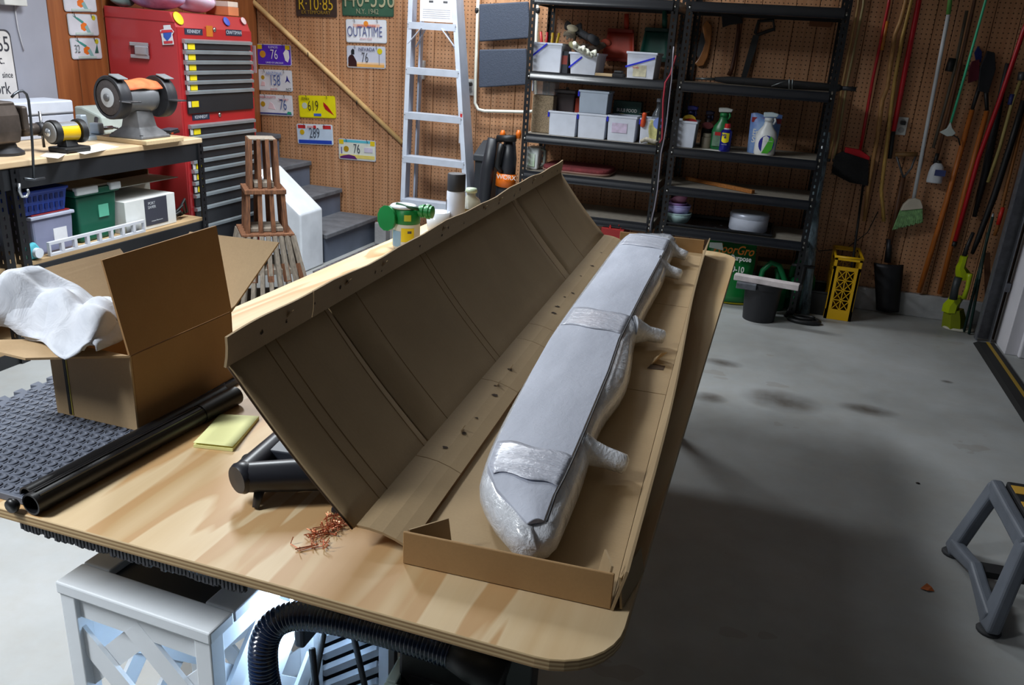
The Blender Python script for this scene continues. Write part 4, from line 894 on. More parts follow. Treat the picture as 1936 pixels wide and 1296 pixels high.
# aluminium step ladder, folded and leaning on the wall
ALU = M('aluminium', (204, 212, 226), .38, metal=.25, var=.08, scale=14)
ALUD = M('aluminium_dull', (176, 184, 200), .5, metal=.25)
ld = thing('step_ladder', 'aluminium step ladder leaning against the pegboard', 'ladder', (-2.12, 5.1, 0))
def lp(x, y, yy=None):                 # leaning plane: y goes from 5.05 at the floor to 5.27 at two metres
    Y = 5.1
    for _ in range(6): q = ay(x, y, Y); Y = 4.98+.115*q.z
    return ay(x, y, Y)
la0, la1 = lp(778, 10), lp(763, 385); lb0, lb1 = lp(866, 10), lp(884, 320)
def ext(a, b, z): return a+(b-a)*((z-a.z)/(b.z-a.z))
def rail(a, b, s):
    lo, hi = ext(a, b, .0), ext(a, b, 1.85)
    for nm, off in (('rail', 0),):
        MB().bar(lo+Vector((0, .02, 0)), hi+Vector((0, .02, 0)), .010, .115, up=(0, 1, 0)).build(nm, ALUD, ld, bevel=.002)
        MB().bar(lo+Vector((s*.010, -.039, 0)), hi+Vector((s*.010, -.039, 0)), .030, .004, up=(0, 1, 0)).build('rail_flange', ALU, ld)
rail(la0, la1, 1); rail(lb0, lb1, -1)
for px, py in ((822, 44), (820, 130), (822, 216), (823, 299), (822, 381), (822, 462)):
    c = lp(px, py); a = ext(la0, la1, c.z); b = ext(lb0, lb1, c.z)
    y0 = a.y-.045
    st = MB().box(a.x+.006, b.x-.006, y0, y0+.095, c.z-.004, c.z).build('step', ALU, ld)
    sp = MB().box(a.x+.006, b.x-.006, y0-.003, y0+.0, c.z-.042, c.z-.0005).build('step_lip', ALU, st)
    for sx in (a.x+.004, b.x-.004): MB().lathe([(.004, 0), (.003, .002)], (sx, y0-.004, c.z-.015), 8, (0, -1, 0)).build('rivet', RIVET, st)
q = lp(822, 44); a = ext(la0, la1, q.z); b = ext(lb0, lb1, q.z)
for s, e in ((1, a), (-1, b)):
    MB().bar((e.x+s*.10, e.y-.05, q.z-.03), (e.x+s*.008, e.y-.05, q.z-.13), .004, .016, up=(0, 1, 0)).build('step_brace', ALU, ld)
    MB().bar((e.x+s*.10, e.y+.02, q.z-.03), (e.x+s*.03, e.y+.02, q.z-.15), .004, .014, up=(0, 1, 0)).build('spreader', ALUD, ld)
c0, c1 = lp(800, 2), lp(861, 28)
MB().box(c0.x, c1.x, q.y-.03, q.y-.026, q.z+.008, q.z+.17).build('instruction_label', M('label_white', (236, 236, 240), .5), ld)
for i in range(5): MB().box(c0.x+.02, c1.x-.02, q.y-.031, q.y-.0302, q.z+.03+i*.012, q.z+.034+i*.012).build('printed_line', M('label_grey', (190, 190, 198), .6), ld)
for x in (c0.x+.06, c1.x-.07): MB().box(x, x+.03, q.y-.031, q.y-.0302, q.z+.12, q.z+.132).build('printed_mark', M('label_dark', (80, 80, 84), .6), ld)
rr = ext(lb0, lb1, .98)
MB().box(rr.x-.016, rr.x+.004, rr.y-.042, rr.y-.0385, .80, 1.0).build('warning_label', M('label_pale', (200, 200, 206), .5), ld)
MB().box(rr.x-.012, rr.x+.002, rr.y-.0432, rr.y-.0422, .955, .985).build('warning_label', M('red_label'), ld)
MB().bar(ext(la0, la1, 0)+Vector((.03, .12, 0)), ext(la0, la1, 1.7)+Vector((.05, .06, 0)), .012, .04, up=(0, 1, 0)).build('rear_rail', ALUD, ld)
MB().bar(ext(lb0, lb1, 0)+Vector((-.01, .12, 0)), ext(lb0, lb1, 1.7)+Vector((-.0, .06, 0)), .012, .05, up=(0, 1, 0)).build('rear_rail', ALUD, ld)

# folded step stool hung on the wall
YH = YB-.05
fs = thing('folding_step_stool', 'white framed folding step stool with two dark treads hung flat', 'step stool', ay(950, 210, YH))
CR = M('cream_tube', (226, 226, 214), .4); TR_ = M('dark_tread', (58, 66, 82), .7, var=.1, scale=80, bump=.25, bscale=160)
fr = [ay(x, y, YH) for x, y in ((905, -40), (902, 60), (899, 150), (898, 195), (904, 207), (916, 210), (960, 211), (995, 212), (1010, 210), (1014, 196), (1012, 140), (1014, 60), (1018, -40))]
MB().tube(fr, .0105, 10).build('frame_tube', CR, fs, smooth=True)
for nm, pc in (('tread', [(907, 8), (1000, 3), (1004, 72), (907, 79)]), ('tread', [(907, 94), (996, 92), (1000, 160), (906, 166)])):
    MB().prism([(ay(x, y, YH-.02).x, ay(x, y, YH-.02).z) for x, y in pc], YH-.035, YH-.008, 'xz').build(nm, TR_, fs, bevel=.008, segs=3)
for y in (20,):
    for x in (902, 1017): MB().lathe([(.013, -.016), (.015, 0), (.013, .016)], ay(x, y, YH), 10, (0, 0, 1)).build('hinge', M('black_plastic', (24, 24, 26), .5), fs, smooth=True)
# wall outlets
def outlet(label, px, plug=True):
    q = [ay(x, y, YB-.003) for x, y in px]; t = thing('wall_outlet', label, 'outlet', q[0])
    x0, x1, z1, z0 = q[0].x, q[1].x, q[0].z, q[1].z
    MB().box(x0, x1, YB-.008, YB-.001, z0, z1).build('cover_plate', M('outlet_white', (210, 210, 206), .5), t, bevel=.002)
    for z in (z0+(z1-z0)*.28, z0+(z1-z0)*.72): MB().prism(disc((x0+x1)/2, z, (x1-x0)*.3, 12), YB-.0105, YB-.0085, 'xz').build('socket', M('socket_grey', (160, 160, 158), .5), t)
    if plug: MB().box((x0+x1)/2-.012, (x0+x1)/2+.014, YB-.04, YB-.011, z0+(z1-z0)*.58, z0+(z1-z0)*.80).build('plug', M('black_plastic'), t, bevel=.004)
outlet('white wall outlet with black plug beside the ladder', [(884, 149), (896, 181)])
outlet('white wall outlet between the garden tool handles', [(1699, 221), (1711, 256)])
# white hand brush box behind the ladder step
q = ay(796, 132, YB-.03)
setp(MB().box(q.x-.022, q.x+.022, YB-.035, YB-.003, q.z-.06, q.z+.06).build('junction_box', M('outlet_white'), bevel=.004), 'small white junction box behind the ladder', 'box')

# ================================================================ left side: tool chest, bench, stairs
RED = M('chest_red', (178, 50, 54), .38, var=.08, scale=3, coat=.3)
REDF = M('chest_red_front', (170, 32, 36), .35, var=.06, coat=.3)
DRW = M('drawer_black', (34, 36, 40), .4, var=.1)
TRIM = M('drawer_trim', (176, 186, 192), .3, metal=.6)
YEL = M('label_yellow', (236, 214, 20), .5)
CY0, CY1, CXF, CXB = 3.90, 4.57, -3.183, -3.655
ch = thing('tool_chest', 'tall red tool chest with black drawers standing on its cabinet', 'tool chest', ((CXF+CXB)/2, (CY0+CY1)/2, 0))
zA = 1.015                              # joint between chest and cabinet
zl = ax(345, 226, CXF).z
MB().prism([(CXB, zA+.002), (CXF, zA+.002), (CXF, 1.40), (CXF-.035, 1.476), (CXB, 1.488)], CY0, CY1, 'xz').build('upper_body', RED, ch, bevel=.006)
MB().box(CXB, CXF+.0, CY0-.004, CY1+.004, .06, zA).build('lower_body', RED, ch, bevel=.006)
MB().prism([(CXB, 1.430), (CXF-.003, 1.422), (CXF-.003, 1.426), (CXB, 1.434)], CY0-.0025, CY0-.0005, 'xz').build('lid_seam', M('seam_red', (150, 22, 28), .5), ch)
MB().box(CXF-.0, CXF+.004, CY0+.003, CY1-.003, zA+.01, 1.40).build('front_frame', REDF, ch)
MB().box(CXF+.0, CXF+.004, CY0+.003, CY1-.003, .12, zA-.004).build('front_frame', REDF, ch)
for y_ in (CY0+.06, CY1-.06):
    for x_ in (CXB+.06, CXF-.06): MB().lathe([(.001, .0), (.028, .002), (.03, .03), (.026, .058), (.001, .06)], (x_, y_, 0), 14, sy=.5).build('caster', M('black_plastic'), ch, smooth=True)
def drawer(ztop, zbot, lab, y0=CY0+.035, y1=CY1-.03):
    d = MB().box(CXF+.004, CXF+.016, y0, y1, zbot, ztop-.024).build('drawer', DRW, ch, bevel=.002)
    MB().prism([(CXF+.004, ztop-.023), (CXF+.026, ztop-.021), (CXF+.028, ztop-.006), (CXF+.012, ztop), (CXF+.004, ztop)], y0-.002, y1+.002, 'xz').build('pull', TRIM, d)
    if lab:
        MB().box(CXF+.016, CXF+.018, y0+.028, y0+.085, (zbot+ztop-.024)/2-.016, (zbot+ztop-.024)/2+.016).build('label_tag', YEL, d)
        MB().box(CXF+.016, CXF+.020, y0-.002, y0+.018, (zbot+ztop-.024)/2-.016, (zbot+ztop-.024)/2+.016).build('latch', M('latch_grey', (200, 200, 200), .4), d)
zt = [ax(341+i*1.2, y, CXF+.02).z for i, y in enumerate((73, 94, 114, 134, 153, 172))]
for i in range(6): drawer(zt[i], (zt[i+1]+.004) if i < 5 else zt[5]-.125, True)
zt = [ax(355+i*2, y, CXF+.02).z for i, y in enumerate((237, 258, 282, 304, 322, 345, 369, 394, 430))]
for i in range(9): drawer(zt[i], (zt[i+1]+.004) if i < 8 else .13, i in (0, 3, 4, 5))
# badges, lock and stickers
def badge(px, w, h, mat, nm='badge', txt=None):
    q = ax(*px, CXF+.005); o = MB().box(CXF+.004, CXF+.0062, q.y-w/2, q.y+w/2, q.z-h/2, q.z+h/2).build(nm, mat, ch)
    if txt: text(txt, h*.8, M('silver_ink', (190, 196, 206), .4), ch, (CXF+.0068, q.y, q.z), rot=(math.pi/2, 0, math.pi/2), sx=.95)
badge((366, 60), .15, .032, M('badge_dark', (40, 46, 66), .4), txt='KENNEDY')
badge((396, 59), .055, .058, M('badge_orange', (196, 110, 24), .5))
badge((442, 62), .15, .034, M('badge_dark'), txt='CRAFTSMAN')
badge((380, 221), .15, .032, M('badge_dark'), txt='KENNEDY')
for px in ((405, 56), (415, 217)):
    q = ax(*px, CXF+.005); MB().lathe([(.012, 0), (.012, .006), (.004, .008)], (CXF+.004, q.y, q.z), 12, (1, 0, 0)).build('lock', RIVET, ch, smooth=True)
for px, r, col in (((340, 35), .036, (230, 206, 16)), ((431, 41), .026, (70, 90, 190)), ((463, 40), .022, (220, 190, 190))):
    q = ax(*px, CXF-.004); MB().lathe([(r, 0), (r, .003), (r*.9, .004)], (CXF-.0145, q.y, q.z), 18, (.9, 0, .42)).build('magnet', inkm(col), ch, smooth=True)
# side handle and sticker
def sy(x, y): return ay(x, y, CY0-.006)
q0, q1 = sy(247, 81), sy(284, 110)
MB().box(q0.x, q1.x, CY0-.0085, CY0-.005, q1.z, q0.z).build('handle_recess', M('handle_dark', (110, 20, 26), .5), ch)
for z, hh in ((q0.z-.004, .010), (q1.z+.004, .010)): MB().box(q0.x, q1.x, CY0-.018, CY0-.009, z-hh, z+hh).build('handle_plate', M('chrome', (206, 212, 220), .25, metal=.7), ch, bevel=.003)
MB().box(q0.x+.035, q1.x, CY0-.024, CY0-.009, q1.z+.012, q0.z-.012).build('side_handle', M('chrome'), ch, bevel=.006)
pts = [sy(x, y) for x, y in ((303, 57), (310, 55), (309, 48), (322, 47), (323, 52), (329, 60), (326, 66), (329, 84), (308, 85), (306, 70))]
MB().prism([(p.x, p.z) for p in pts], CY0-.008, CY0-.0055, 'xz').build('sticker', M('sticker_white', (220, 222, 228), .5), ch)
pts = [sy(x, y) for x, y in ((309, 62), (325, 61), (324, 69), (317, 78), (310, 70))]
MB().prism([(p.x, p.z) for p in pts], CY0-.0095, CY0-.0082, 'xz').build('sticker_print', M('sticker_blue', (50, 90, 180), .5), ch)
pts = [sy(x, y) for x, y in ((306, 57), (326, 56), (328, 61), (304, 63))]
MB().prism([(p.x, p.z) for p in pts], CY0-.0095, CY0-.0082, 'xz').build('sticker_print', M('sticker_red', (206, 60, 70), .5), ch)
pts = [sy(x, y) for x, y in ((310, 78), (327, 77), (327, 82), (311, 83))]
MB().prism([(p.x, p.z) for p in pts], CY0-.0095, CY0-.0082, 'xz').build('sticker_print', M('sticker_red'), ch)
MB().box(CXF+.0, CXF+.022, CY1+.006, CY1+.012, 1.16, 1.32).build('side_bracket', M('chrome'), ch)
# plastic bags and box on the chest
def sack(name, label, c, rx, ry, rz, mat, seed, n=18, parts=()):
    random.seed(seed); ph = [rnd(0, 6.28) for _ in range(6)]
    t = thing(name, label, 'bag', c)
    def f(i, j):
        u = i*math.pi; v = j*2*math.pi; w = 1+.10*math.sin(3*v+ph[0]+2*u)+.08*math.sin(5*v+ph[1])+.07*math.sin(4*u+ph[2]+v)
        return Vector((c[0]+rx*w*math.sin(u)*math.cos(v), c[1]+ry*w*math.sin(u)*math.sin(v), c[2]+rz*(1-math.cos(u)*(1 if u > 1.57 else .98))))
    MB().grid(f, n, n*2).build('bag_body', mat, t, smooth=True)
    random.seed(seed+1)
    q = Vector(c)+Vector((rx*.2, -ry*.2, rz*1.9)); MB().tube([q, q+Vector((.02, -.01, .03)), q+Vector((.05, -.02, .05))], [.014, .007, .02], 8).build('twisted_neck', mat, t, smooth=True)
    return t
BAGP = M('bag_lilac', (206, 186, 222), .2, var=.25, scale=12, col2=(120, 110, 160), coat=.4)
BAGW = M('bag_clear', (222, 214, 230), .2, var=.2, scale=12, col2=(232, 176, 206), coat=.4)
BAGT = M('bag_teal', (120, 150, 146), .25, var=.3, scale=16, coat=.4)
sack('plastic_bag', 'clear lilac plastic bag lying on the red tool chest', (-3.44, 4.08, 1.482), .155, .12, .075, BAGP, 31)
sack('plastic_bag', 'clear pinkish plastic bag on the tool chest near its far edge', (-3.36, 4.30, 1.482), .12, .11, .07, BAGW, 32)
sack('plastic_bag', 'teal tinted plastic bag at the back edge of the tool chest', (-3.60, 3.99, 1.484), .05, .08, .06, BAGT, 33)
t = thing('orange_box', 'small orange and white box on the far end of the tool chest', 'box', (-3.32, 4.49, 1.47))
MB().box(-3.40, -3.24, 4.44, 4.54, 1.482, 1.53).build('carton', M('box_orange', (216, 130, 84), .6), t, bevel=.002)
MB().box(-3.398, -3.242, 4.442, 4.538, 1.5305, 1.56).build('carton_lid', M('box_cream', (226, 206, 190), .6), t, bevel=.002)
# yellow level hanging behind the chest
t = thing('hand_saw', 'saw with yellow blade edge hanging behind the tool chest', 'saw', ay(479, 220, YB-.02))
MB().prism([(ay(x, y, YB-.02).x, ay(x, y, YB-.02).z) for x, y in ((474, 186), (481, 186), (482, 222), (478, 223))], YB-.024, YB-.014, 'xz').build('yellow_edge', M('label_yellow'), t)
MB().tube([ay(474, 205, YB-.03), ay(488, 208, YB-.03)], .008, 8).build('grip', M('grip_maroon', (90, 20, 26), .5), t, smooth=True)

# workbench
BX = -2.95; BZ = .85; BY1 = 3.755; BY0 = 1.75
wb = thing('workbench', 'black steel workbench with pale wood top along the side wall', 'workbench', ((BX+XL)/2, (BY0+BY1)/2, 0))
BTOP = M('bench_wood', (214, 190, 156), .6, var=.16, scale=3, stretch=(4, 1, 4), col2=(190, 160, 122))
MB().box(XL+.012, BX, BY0, BY1, BZ-.026, BZ).build('bench_top', BTOP, wb, bevel=.004)
MB().box(BX-.03, BX-.006, BY0+.01, BY1-.01, BZ-.115, BZ-.0265).build('front_beam', M('bench_black', (30, 32, 36), .45), wb, bevel=.003)
MB().box(XL+.05, BX-.03, BY1-.03, BY1-.01, BZ-.115, BZ-.0265).build('end_beam', M('bench_black'), wb)
zs = .422
MB().box(XL+.03, BX-.012, BY0+.02, BY1-.02, zs-.016, zs).build('lower_shelf', M('shelf_wood', (186, 156, 116), .7, var=.15, scale=4), wb)
MB().box(BX-.03, BX-.008, BY0+.01, BY1-.01, zs-.085, zs-.0165).build('front_beam', M('bench_black'), wb, bevel=.003)
MB().box(XL+.03, BX-.012, BY0+.02, BY1-.02, .06, .076).build('lower_shelf', M('shelf_wood'), wb)
MB().box(BX-.03, BX-.008, BY0+.01, BY1-.01, .0, .0595).build('front_beam', M('bench_black'), wb, bevel=.003)
PB = POST
for yy, s in ((2.555, 1), (2.475, 1), (BY1, -1)):
    o = MB().box(0, -.04, 0, s*.003, 0, BZ-.03).box(0, -.003, s*.003, s*.042, 0, BZ-.03).build('post', PB, wb, local=True); o.location = WORLD[wb].inverted() @ Vector((BX+.002, yy, 0))
for yy in (2.52, BY1-.04):
    MB().box(XL+.02, XL+.06, yy-.02, yy+.02, 0, BZ-.03).build('rear_post', M('bench_black'), wb)

# stairs along the back wall
STG = M('stair_grey', (98, 108, 126), .6, var=.16, scale=5); STT = M('stair_tread', (104, 106, 112), .7, var=.2, scale=14, bump=.15)
sr = thing('staircase', 'grey painted wooden steps rising along the back wall', 'stairs', (-2.95, 4.9, 0))
noses = [(-2.70, .190), (-2.985, .362), (-3.235, .535), (-3.485, .705)]
SY0, SY1 = 4.60, YB-.032
for i, (x, z) in enumerate(noses):
    xb = noses[i+1][0] if i < 3 else XL+.01
    MB().box(max(xb-.03, XL+.004), x, SY0, SY1, z-.032, z).build('tread', STT if True else STG, sr, bevel=.006)
    MB().box(x-.04, x-.020, SY0+.01, SY1, (noses[i-1][1] if i else 0), z-.0325).build('riser', STG, sr)
pts = [(-2.70, 0), (-2.70, .158), (-2.99, .158), (-2.99, .33), (-3.24, .33), (-3.24, .5), (-3.49, .5), (-3.49, .67), (XL+.01, .67), (XL+.01, 0)]
MB().prism([(x-.022, z) for x, z in pts[:-2]]+[(XL+.005, .67), (XL+.005, 0)], SY0+.004, SY0+.0095, 'xz').build('stringer', STG, sr)
setp(MB().prism([(-2.69, .0), (-2.69, .155), (-2.6, .155), (-2.6, 0)], 5.25, YB-.031, 'xz').build('curb_block', CURB, bevel=.004), 'pale concrete block beside the bottom step', 'block')
# white slant topped panel at the near side of the steps
pa = [ay(x, y, 4.30) for x, y in ((568, 407), (588, 512))]
wx = pa[0].x; hz = pa[0].z
tw = thing('stair_side_box', 'white slanted stair side box beside the grey steps', 'box', (wx-.2, 4.45, 0))
MB().prism([(wx, .0), (wx, hz), (wx-.30, hz+.245), (wx-.30, 0)], 4.30, 4.56, 'xz').build('side_box', M('gloss_white', (226, 232, 240), .3, coat=.4), tw, bevel=.012, segs=3)
# dark rug at the foot of the steps
k = NT('rug', .95); p = k.objc(); a = k.noise(p, 60, 4, .7); k.col(k.ramp(a, [(.35, (58, 56, 62)), (.65, (120, 116, 118))])); k.bump(a, .6, .01)
setp(MB().box(-2.66, -2.05, 4.35, 5.22, .0, .012).build('rug', k.m, bevel=.004), 'speckled dark rug at the foot of the grey steps', 'rug')

# slatted wooden lighthouse ornament
LW_ = M('weathered_wood', (132, 86, 56), .8, var=.35, scale=20, stretch=(6, 6, 1), col2=(84, 52, 34)); LG = M('greyed_wood', (150, 138, 124), .85, var=.3, scale=24, stretch=(6, 6, 1))
LC = Vector((-2.56, 3.72, 0))
lh = thing('slatted_lighthouse', 'weathered wooden slatted lighthouse ornament in three tiers', 'ornament', LC, (0, 0, .72))
zA_, zB_, zC_, zD_ = .0, ay(505, 440, 3.65).z, ay(490, 352, 3.72).z, ay(490, 256, 3.72).z
def ringpts(h): return [(-h, -h), (h, -h), (h, h), (-h, h)]
def tier(z0, z1, h0, h1, n, mat, w):
    for s in range(4):
        (x0, y0), (x1, y1) = ringpts(1)[s], ringpts(1)[(s+1) % 4]
        for i in range(n):
            if i == n-1: continue
            t = i/(n-1); bx_, by_ = x0+(x1-x0)*t, y0+(y1-y0)*t
            MB().bar((bx_*h0, by_*h0, z0), (bx_*h1, by_*h1, z1), w, w*.9).build('slat', mat, lh, local=True)
def deck(z, h, th, mat, nm='deck'):
    MB().box(-h, h, -h, h, z-th, z).build(nm, mat, lh, local=True, bevel=.003)
tier(.01, zB_-.012, .205, .128, 9, LG, .022)
tier(.16, zB_*.62, .172, .152, 5, LW_, .03)
deck(zB_, .135, .014, LW_); deck(zB_*.55, .16, .03, LG, 'band'); deck(.03, .175, .03, LG, 'base')
tier(zB_, zC_-.024, .098, .088, 4, LW_, .022)
deck(zC_, .105, .024, LW_); deck(zB_+.022, .085, .02, LG, 'inner_disc')
tier(zC_, zD_-.012, .070, .062, 4, LW_, .019)
deck(zD_-.008, .066, .010, LG, 'cap'); deck(zC_+.03, .05, .028, LG, 'lamp_base')

# ================================================================ on and under the workbench
IRON = M('cast_grey', (108, 108, 110), .5, metal=.3, var=.2, scale=20); IRON2 = M('cast_dark', (52, 52, 56), .5, metal=.3, var=.2)
# bench grinder on a wooden board
gy = 3.33; gx = -3.12
q = az(255, 258, BZ+.03); gx, gy = q.x-.02, q.y+.06
bg = thing('bench_grinder', 'grey bench grinder with guarded wheels on a wooden board', 'grinder', (gx, gy, BZ))
MB().box(gx-.17, gx+.14, gy-.12, gy+.15, BZ+.0005, BZ+.022).build('mounting_board', M('pale_wood'), bg, bevel=.003)
z0 = BZ+.0225
MB().loft([[Vector((gx+sx*a, gy+sy*b, z)) for sx, sy in ((-1, -1), (1, -1), (1, 1), (-1, 1))] for a, b, z in ((.10, .105, z0), (.098, .10, z0+.012), (.055, .062, z0+.05), (.040, .052, z0+.13))]).build('pedestal', IRON, bg, bevel=.004)
AX = Vector((.0, 1, 0)); zc = BZ+.215
# axis of the machine runs from the near left to the far right
gax = (ay(290, 195, gy+.10)-ay(218, 200, gy-.12)); gax.z = 0; gax.normalize()
c = Vector((gx, gy, zc))
MB().lathe([(.030, -.085), (.068, -.080), (.074, -.05), (.074, .05), (.068, .080), (.030, .085)], c, 24, gax).build('motor', M('motor_grey', (120, 122, 126), .4, metal=.3, var=.15), bg, smooth=True, auto=40)
for s in (-1, 1):
    cc = c+gax*s*.135
    MB().lathe([(.040, -.030), (.098, -.030), (.102, -.024), (.102, .024), (.098, .030), (.086, .030), (.086, .012), (.03, .010)], cc, 28, gax*s).build('wheel_guard', IRON2, bg, smooth=True, auto=40)
    MB().lathe([(.012, .004), (.082, .004), (.083, .012), (.083, .026), (.078, .029), (.030, .029)], cc, 28, gax*s).build('wheel', M('wheel_stone', (86, 80, 80), .9, var=.15, scale=90), bg, smooth=True, auto=40)
    MB().lathe([(.022, .0295), (.044, .0295), (.045, .0315), (.022, .034)], cc, 24, gax*s).build('paper_washer', M('washer_white', (216, 222, 228), .5), bg, smooth=True, auto=40)
    MB().lathe([(.019, .030), (.018, .040), (.010, .044), (.001, .045)], cc, 16, gax*s).build('spindle_nut', IRON, bg, smooth=True)
    fr_ = Vector((gax.y, -gax.x, 0))
    MB().bar(cc+fr_*.08+Vector((0, 0, -.01)), cc+fr_*.16+Vector((0, 0, -.01)), .06, .007).build('tool_rest', M('steel'), bg, bevel=.001)
    MB().bar(cc+fr_*.02+Vector((0, 0, .108)), cc+fr_*.085+Vector((0, 0, .090)), .055, .006).build('spark_guard', M('steel_pale', (170, 178, 182), .4, metal=.5), bg, bevel=.002)
for sx, sy_ in ((-1, -1), (1, -1), (1, 1), (-1, 1)): MB().lathe([(.009, 0), (.009, .006), (.004, .008)], (gx+sx*.085, gy+sy_*.088, z0+.0125), 8).build('bolt', IRON2, bg)
t = thing('leather_rag', 'orange brown leather rag draped over the bench grinder', 'rag', c+Vector((0, 0, .07)))
def ragf(i, j):
    u = (i-.5)*2.3-.1; x = gax*((j-.5)*.215*(1+.1*math.sin(i*5))); fr_ = Vector((gax.y, -gax.x, 0)); r = .080+.006*math.sin(j*9+i*4)+.006*abs(u)*math.sin(j*5)**2
    return c+x+fr_*math.sin(u)*r+Vector((0, 0, math.cos(u)*r+.012*max(0, -u)))
MB().grid(ragf, 14, 16).build('rag_sheet', M('leather_tan', (186, 128, 78), .75, var=.4, scale=14, col2=(206, 90, 50)), t, smooth=True, solid=.004)

# small yellow bench polisher
q = az(120, 288, BZ); pxx, pyy = q.x, q.y+.03
bp_ = thing('mini_polisher', 'small yellow and black bench polisher on the workbench', 'polisher', (pxx, pyy, BZ))
MB().prism(rrect(pxx-.05, pxx+.055, pyy-.07, pyy+.08, .014), BZ+.004, BZ+.024, 'xy').build('base', M('black_plastic'), bp_, bevel=.005)
for dx, dy in ((-.04, -.055), (.045, -.055), (.045, .065), (-.04, .065)): MB().lathe([(.010, 0), (.010, .0045)], (pxx+dx, pyy+dy, BZ), 10).build('foot', M('black_rubber'), bp_)
MB().loft([[Vector((pxx+sx*a, pyy+sy*b, z)) for sx, sy in ((-1, -1), (1, -1), (1, 1), (-1, 1))] for a, b, z in ((.030, .035, BZ+.0245), (.020, .028, BZ+.055))]).build('stand', M('bench_black'), bp_, bevel=.003)
c2 = Vector((pxx, pyy, BZ+.088))
MB().lathe([(.036, -.045), (.041, -.042), (.041, .042), (.036, .045)], c2, 24, gax).build('motor_shell', M('polisher_yellow', (232, 186, 14), .35, coat=.3), bp_, smooth=True, auto=40)
MB().grid(lambda i, j: c2+gax*((j-.5)*.08)+Vector((gax.y, -gax.x, 0))*math.sin((i-.5)*1.7)*.0418+Vector((0, 0, math.cos((i-.5)*1.7)*.0418)), 10, 4).build('chrome_top', M('chrome'), bp_, smooth=True)
for s in (-1, 1):
    cc = c2+gax*s*.064
    MB().lathe([(.030, -.018), (.051, -.016), (.053, .0), (.051, .012), (.046, .014)], cc, 24, gax*s).build('guard', M('black_plastic'), bp_, smooth=True, auto=40)
    MB().lathe([(.012, .010), (.044, .010), (.044, .018), (.038, .022), (.012, .022)], cc, 24, gax*s).build('wheel', M('wheel_pale', (150, 150, 150), .8), bp_, smooth=True, auto=40)
    MB().lathe([(.019, .0225), (.018, .027), (.006, .034), (.001, .035)], cc, 16, gax*s).build('nut', M('chrome'), bp_, smooth=True)
# grey tool behind the polisher
q = az(160, 268, BZ); t = thing('drill_press_vise', 'pale grey cast machine vise behind the yellow polisher', 'vise', (q.x, q.y+.06, BZ))
ZP = M('zinc_pale', (176, 190, 202), .35, metal=.4)
x_, y_ = q.x-.06, q.y+.08
MB().box(x_-.05, x_+.06, y_-.05, y_+.11, BZ, BZ+.02).build('base', ZP, t, bevel=.004)
MB().prism([(x_-.03, BZ+.021), (x_+.03, BZ+.021), (x_+.012, BZ+.12), (x_-.02, BZ+.12)], y_-.04, y_+.0, 'xz').build('jaw', ZP, t, bevel=.006)
MB().box(x_-.03, x_+.03, y_+.05, y_+.085, BZ+.021, BZ+.075).build('jaw', ZP, t, bevel=.006)
MB().tube([(x_, y_+.0855, BZ+.045), (x_, y_+.17, BZ+.045)], .010, 10).build('screw', M('steel'), t, smooth=True)
MB().tube([(x_-.035, y_+.17, BZ+.045), (x_+.035, y_+.17, BZ+.045)], .005, 8).build('handle', M('steel'), t, smooth=True)
# long grey case at the back of the bench
q0 = ax(30, 180, -3.5); 
cs = thing('long_case', 'long pale grey case standing at the back of the bench', 'case', (-3.50, 2.85, BZ))
y0_, y1_ = ax(20, 200, -3.42).y, ax(140, 220, -3.42).y
MB().box(-3.60, -3.42, y0_-.3, y1_, BZ, BZ+.11).build('case_base', M('case_grey', (188, 194, 210), .5), cs, bevel=.006)
MB().box(-3.602, -3.418, y0_-.302, y1_+.002, BZ+.1135, BZ+.175).build('case_lid', M('case_grey_light', (206, 212, 226), .5), cs, bevel=.008)
MB().box(-3.60, -3.419, y0_-.3, y1_-.001, BZ+.110, BZ+.1135).build('case_seam', M('case_seam', (84, 88, 96), .6), cs)
# big bench vise at the frame edge
q = az(30, 292, BZ); vx, vy = q.x-.02, q.y-.03
vs_ = thing('bench_vise', 'large dark steel bench vise at the near end of the bench', 'vise', (vx, vy, BZ))
VS = M('vise_iron', (96, 86, 80), .42, metal=.55, var=.3, scale=14)
MB().lathe([(.085, 0), (.085, .012), (.06, .03), (.055, .05)], (vx-.02, vy, BZ), 24).build('swivel_base', IRON2, vs_, smooth=True, auto=40)
MB().loft([[Vector((vx+sx*.052*a, vy-.02+sy*.06*b, z)) for sx, sy in ((-1, -1), (1, -1), (1, 1), (-1, 1))] for a, b, z in ((1, 1, BZ+.0505), (1.1, 1.15, BZ+.10), (1, 1.2, BZ+.165), (.8, 1.1, BZ+.205), (.9, 1.0, BZ+.22))]).build('body', VS, vs_, bevel=.012, segs=3)
MB().box(vx-.06, vx+.06, vy+.055, vy+.085, BZ+.10, BZ+.20).build('jaw', VS, vs_, bevel=.008)
MB().tube([(vx, vy+.0855, BZ+.095), (vx+.01, vy+.16, BZ+.095)], [.028, .026], 14).build('screw_housing', VS, vs_, smooth=True)
MB().lathe([(.02, 0), (.03, .006), (.03, .03), (.018, .04), (.001, .042)], (vx+.012, vy+.161, BZ+.095), 16, (0.1, 1, 0)).build('screw_head', IRON2, vs_, smooth=True)
MB().tube([(vx+.014, vy+.185, BZ+.015), (vx+.014, vy+.185, BZ+.17)], .006, 8).build('handle', M('steel'), vs_, smooth=True)
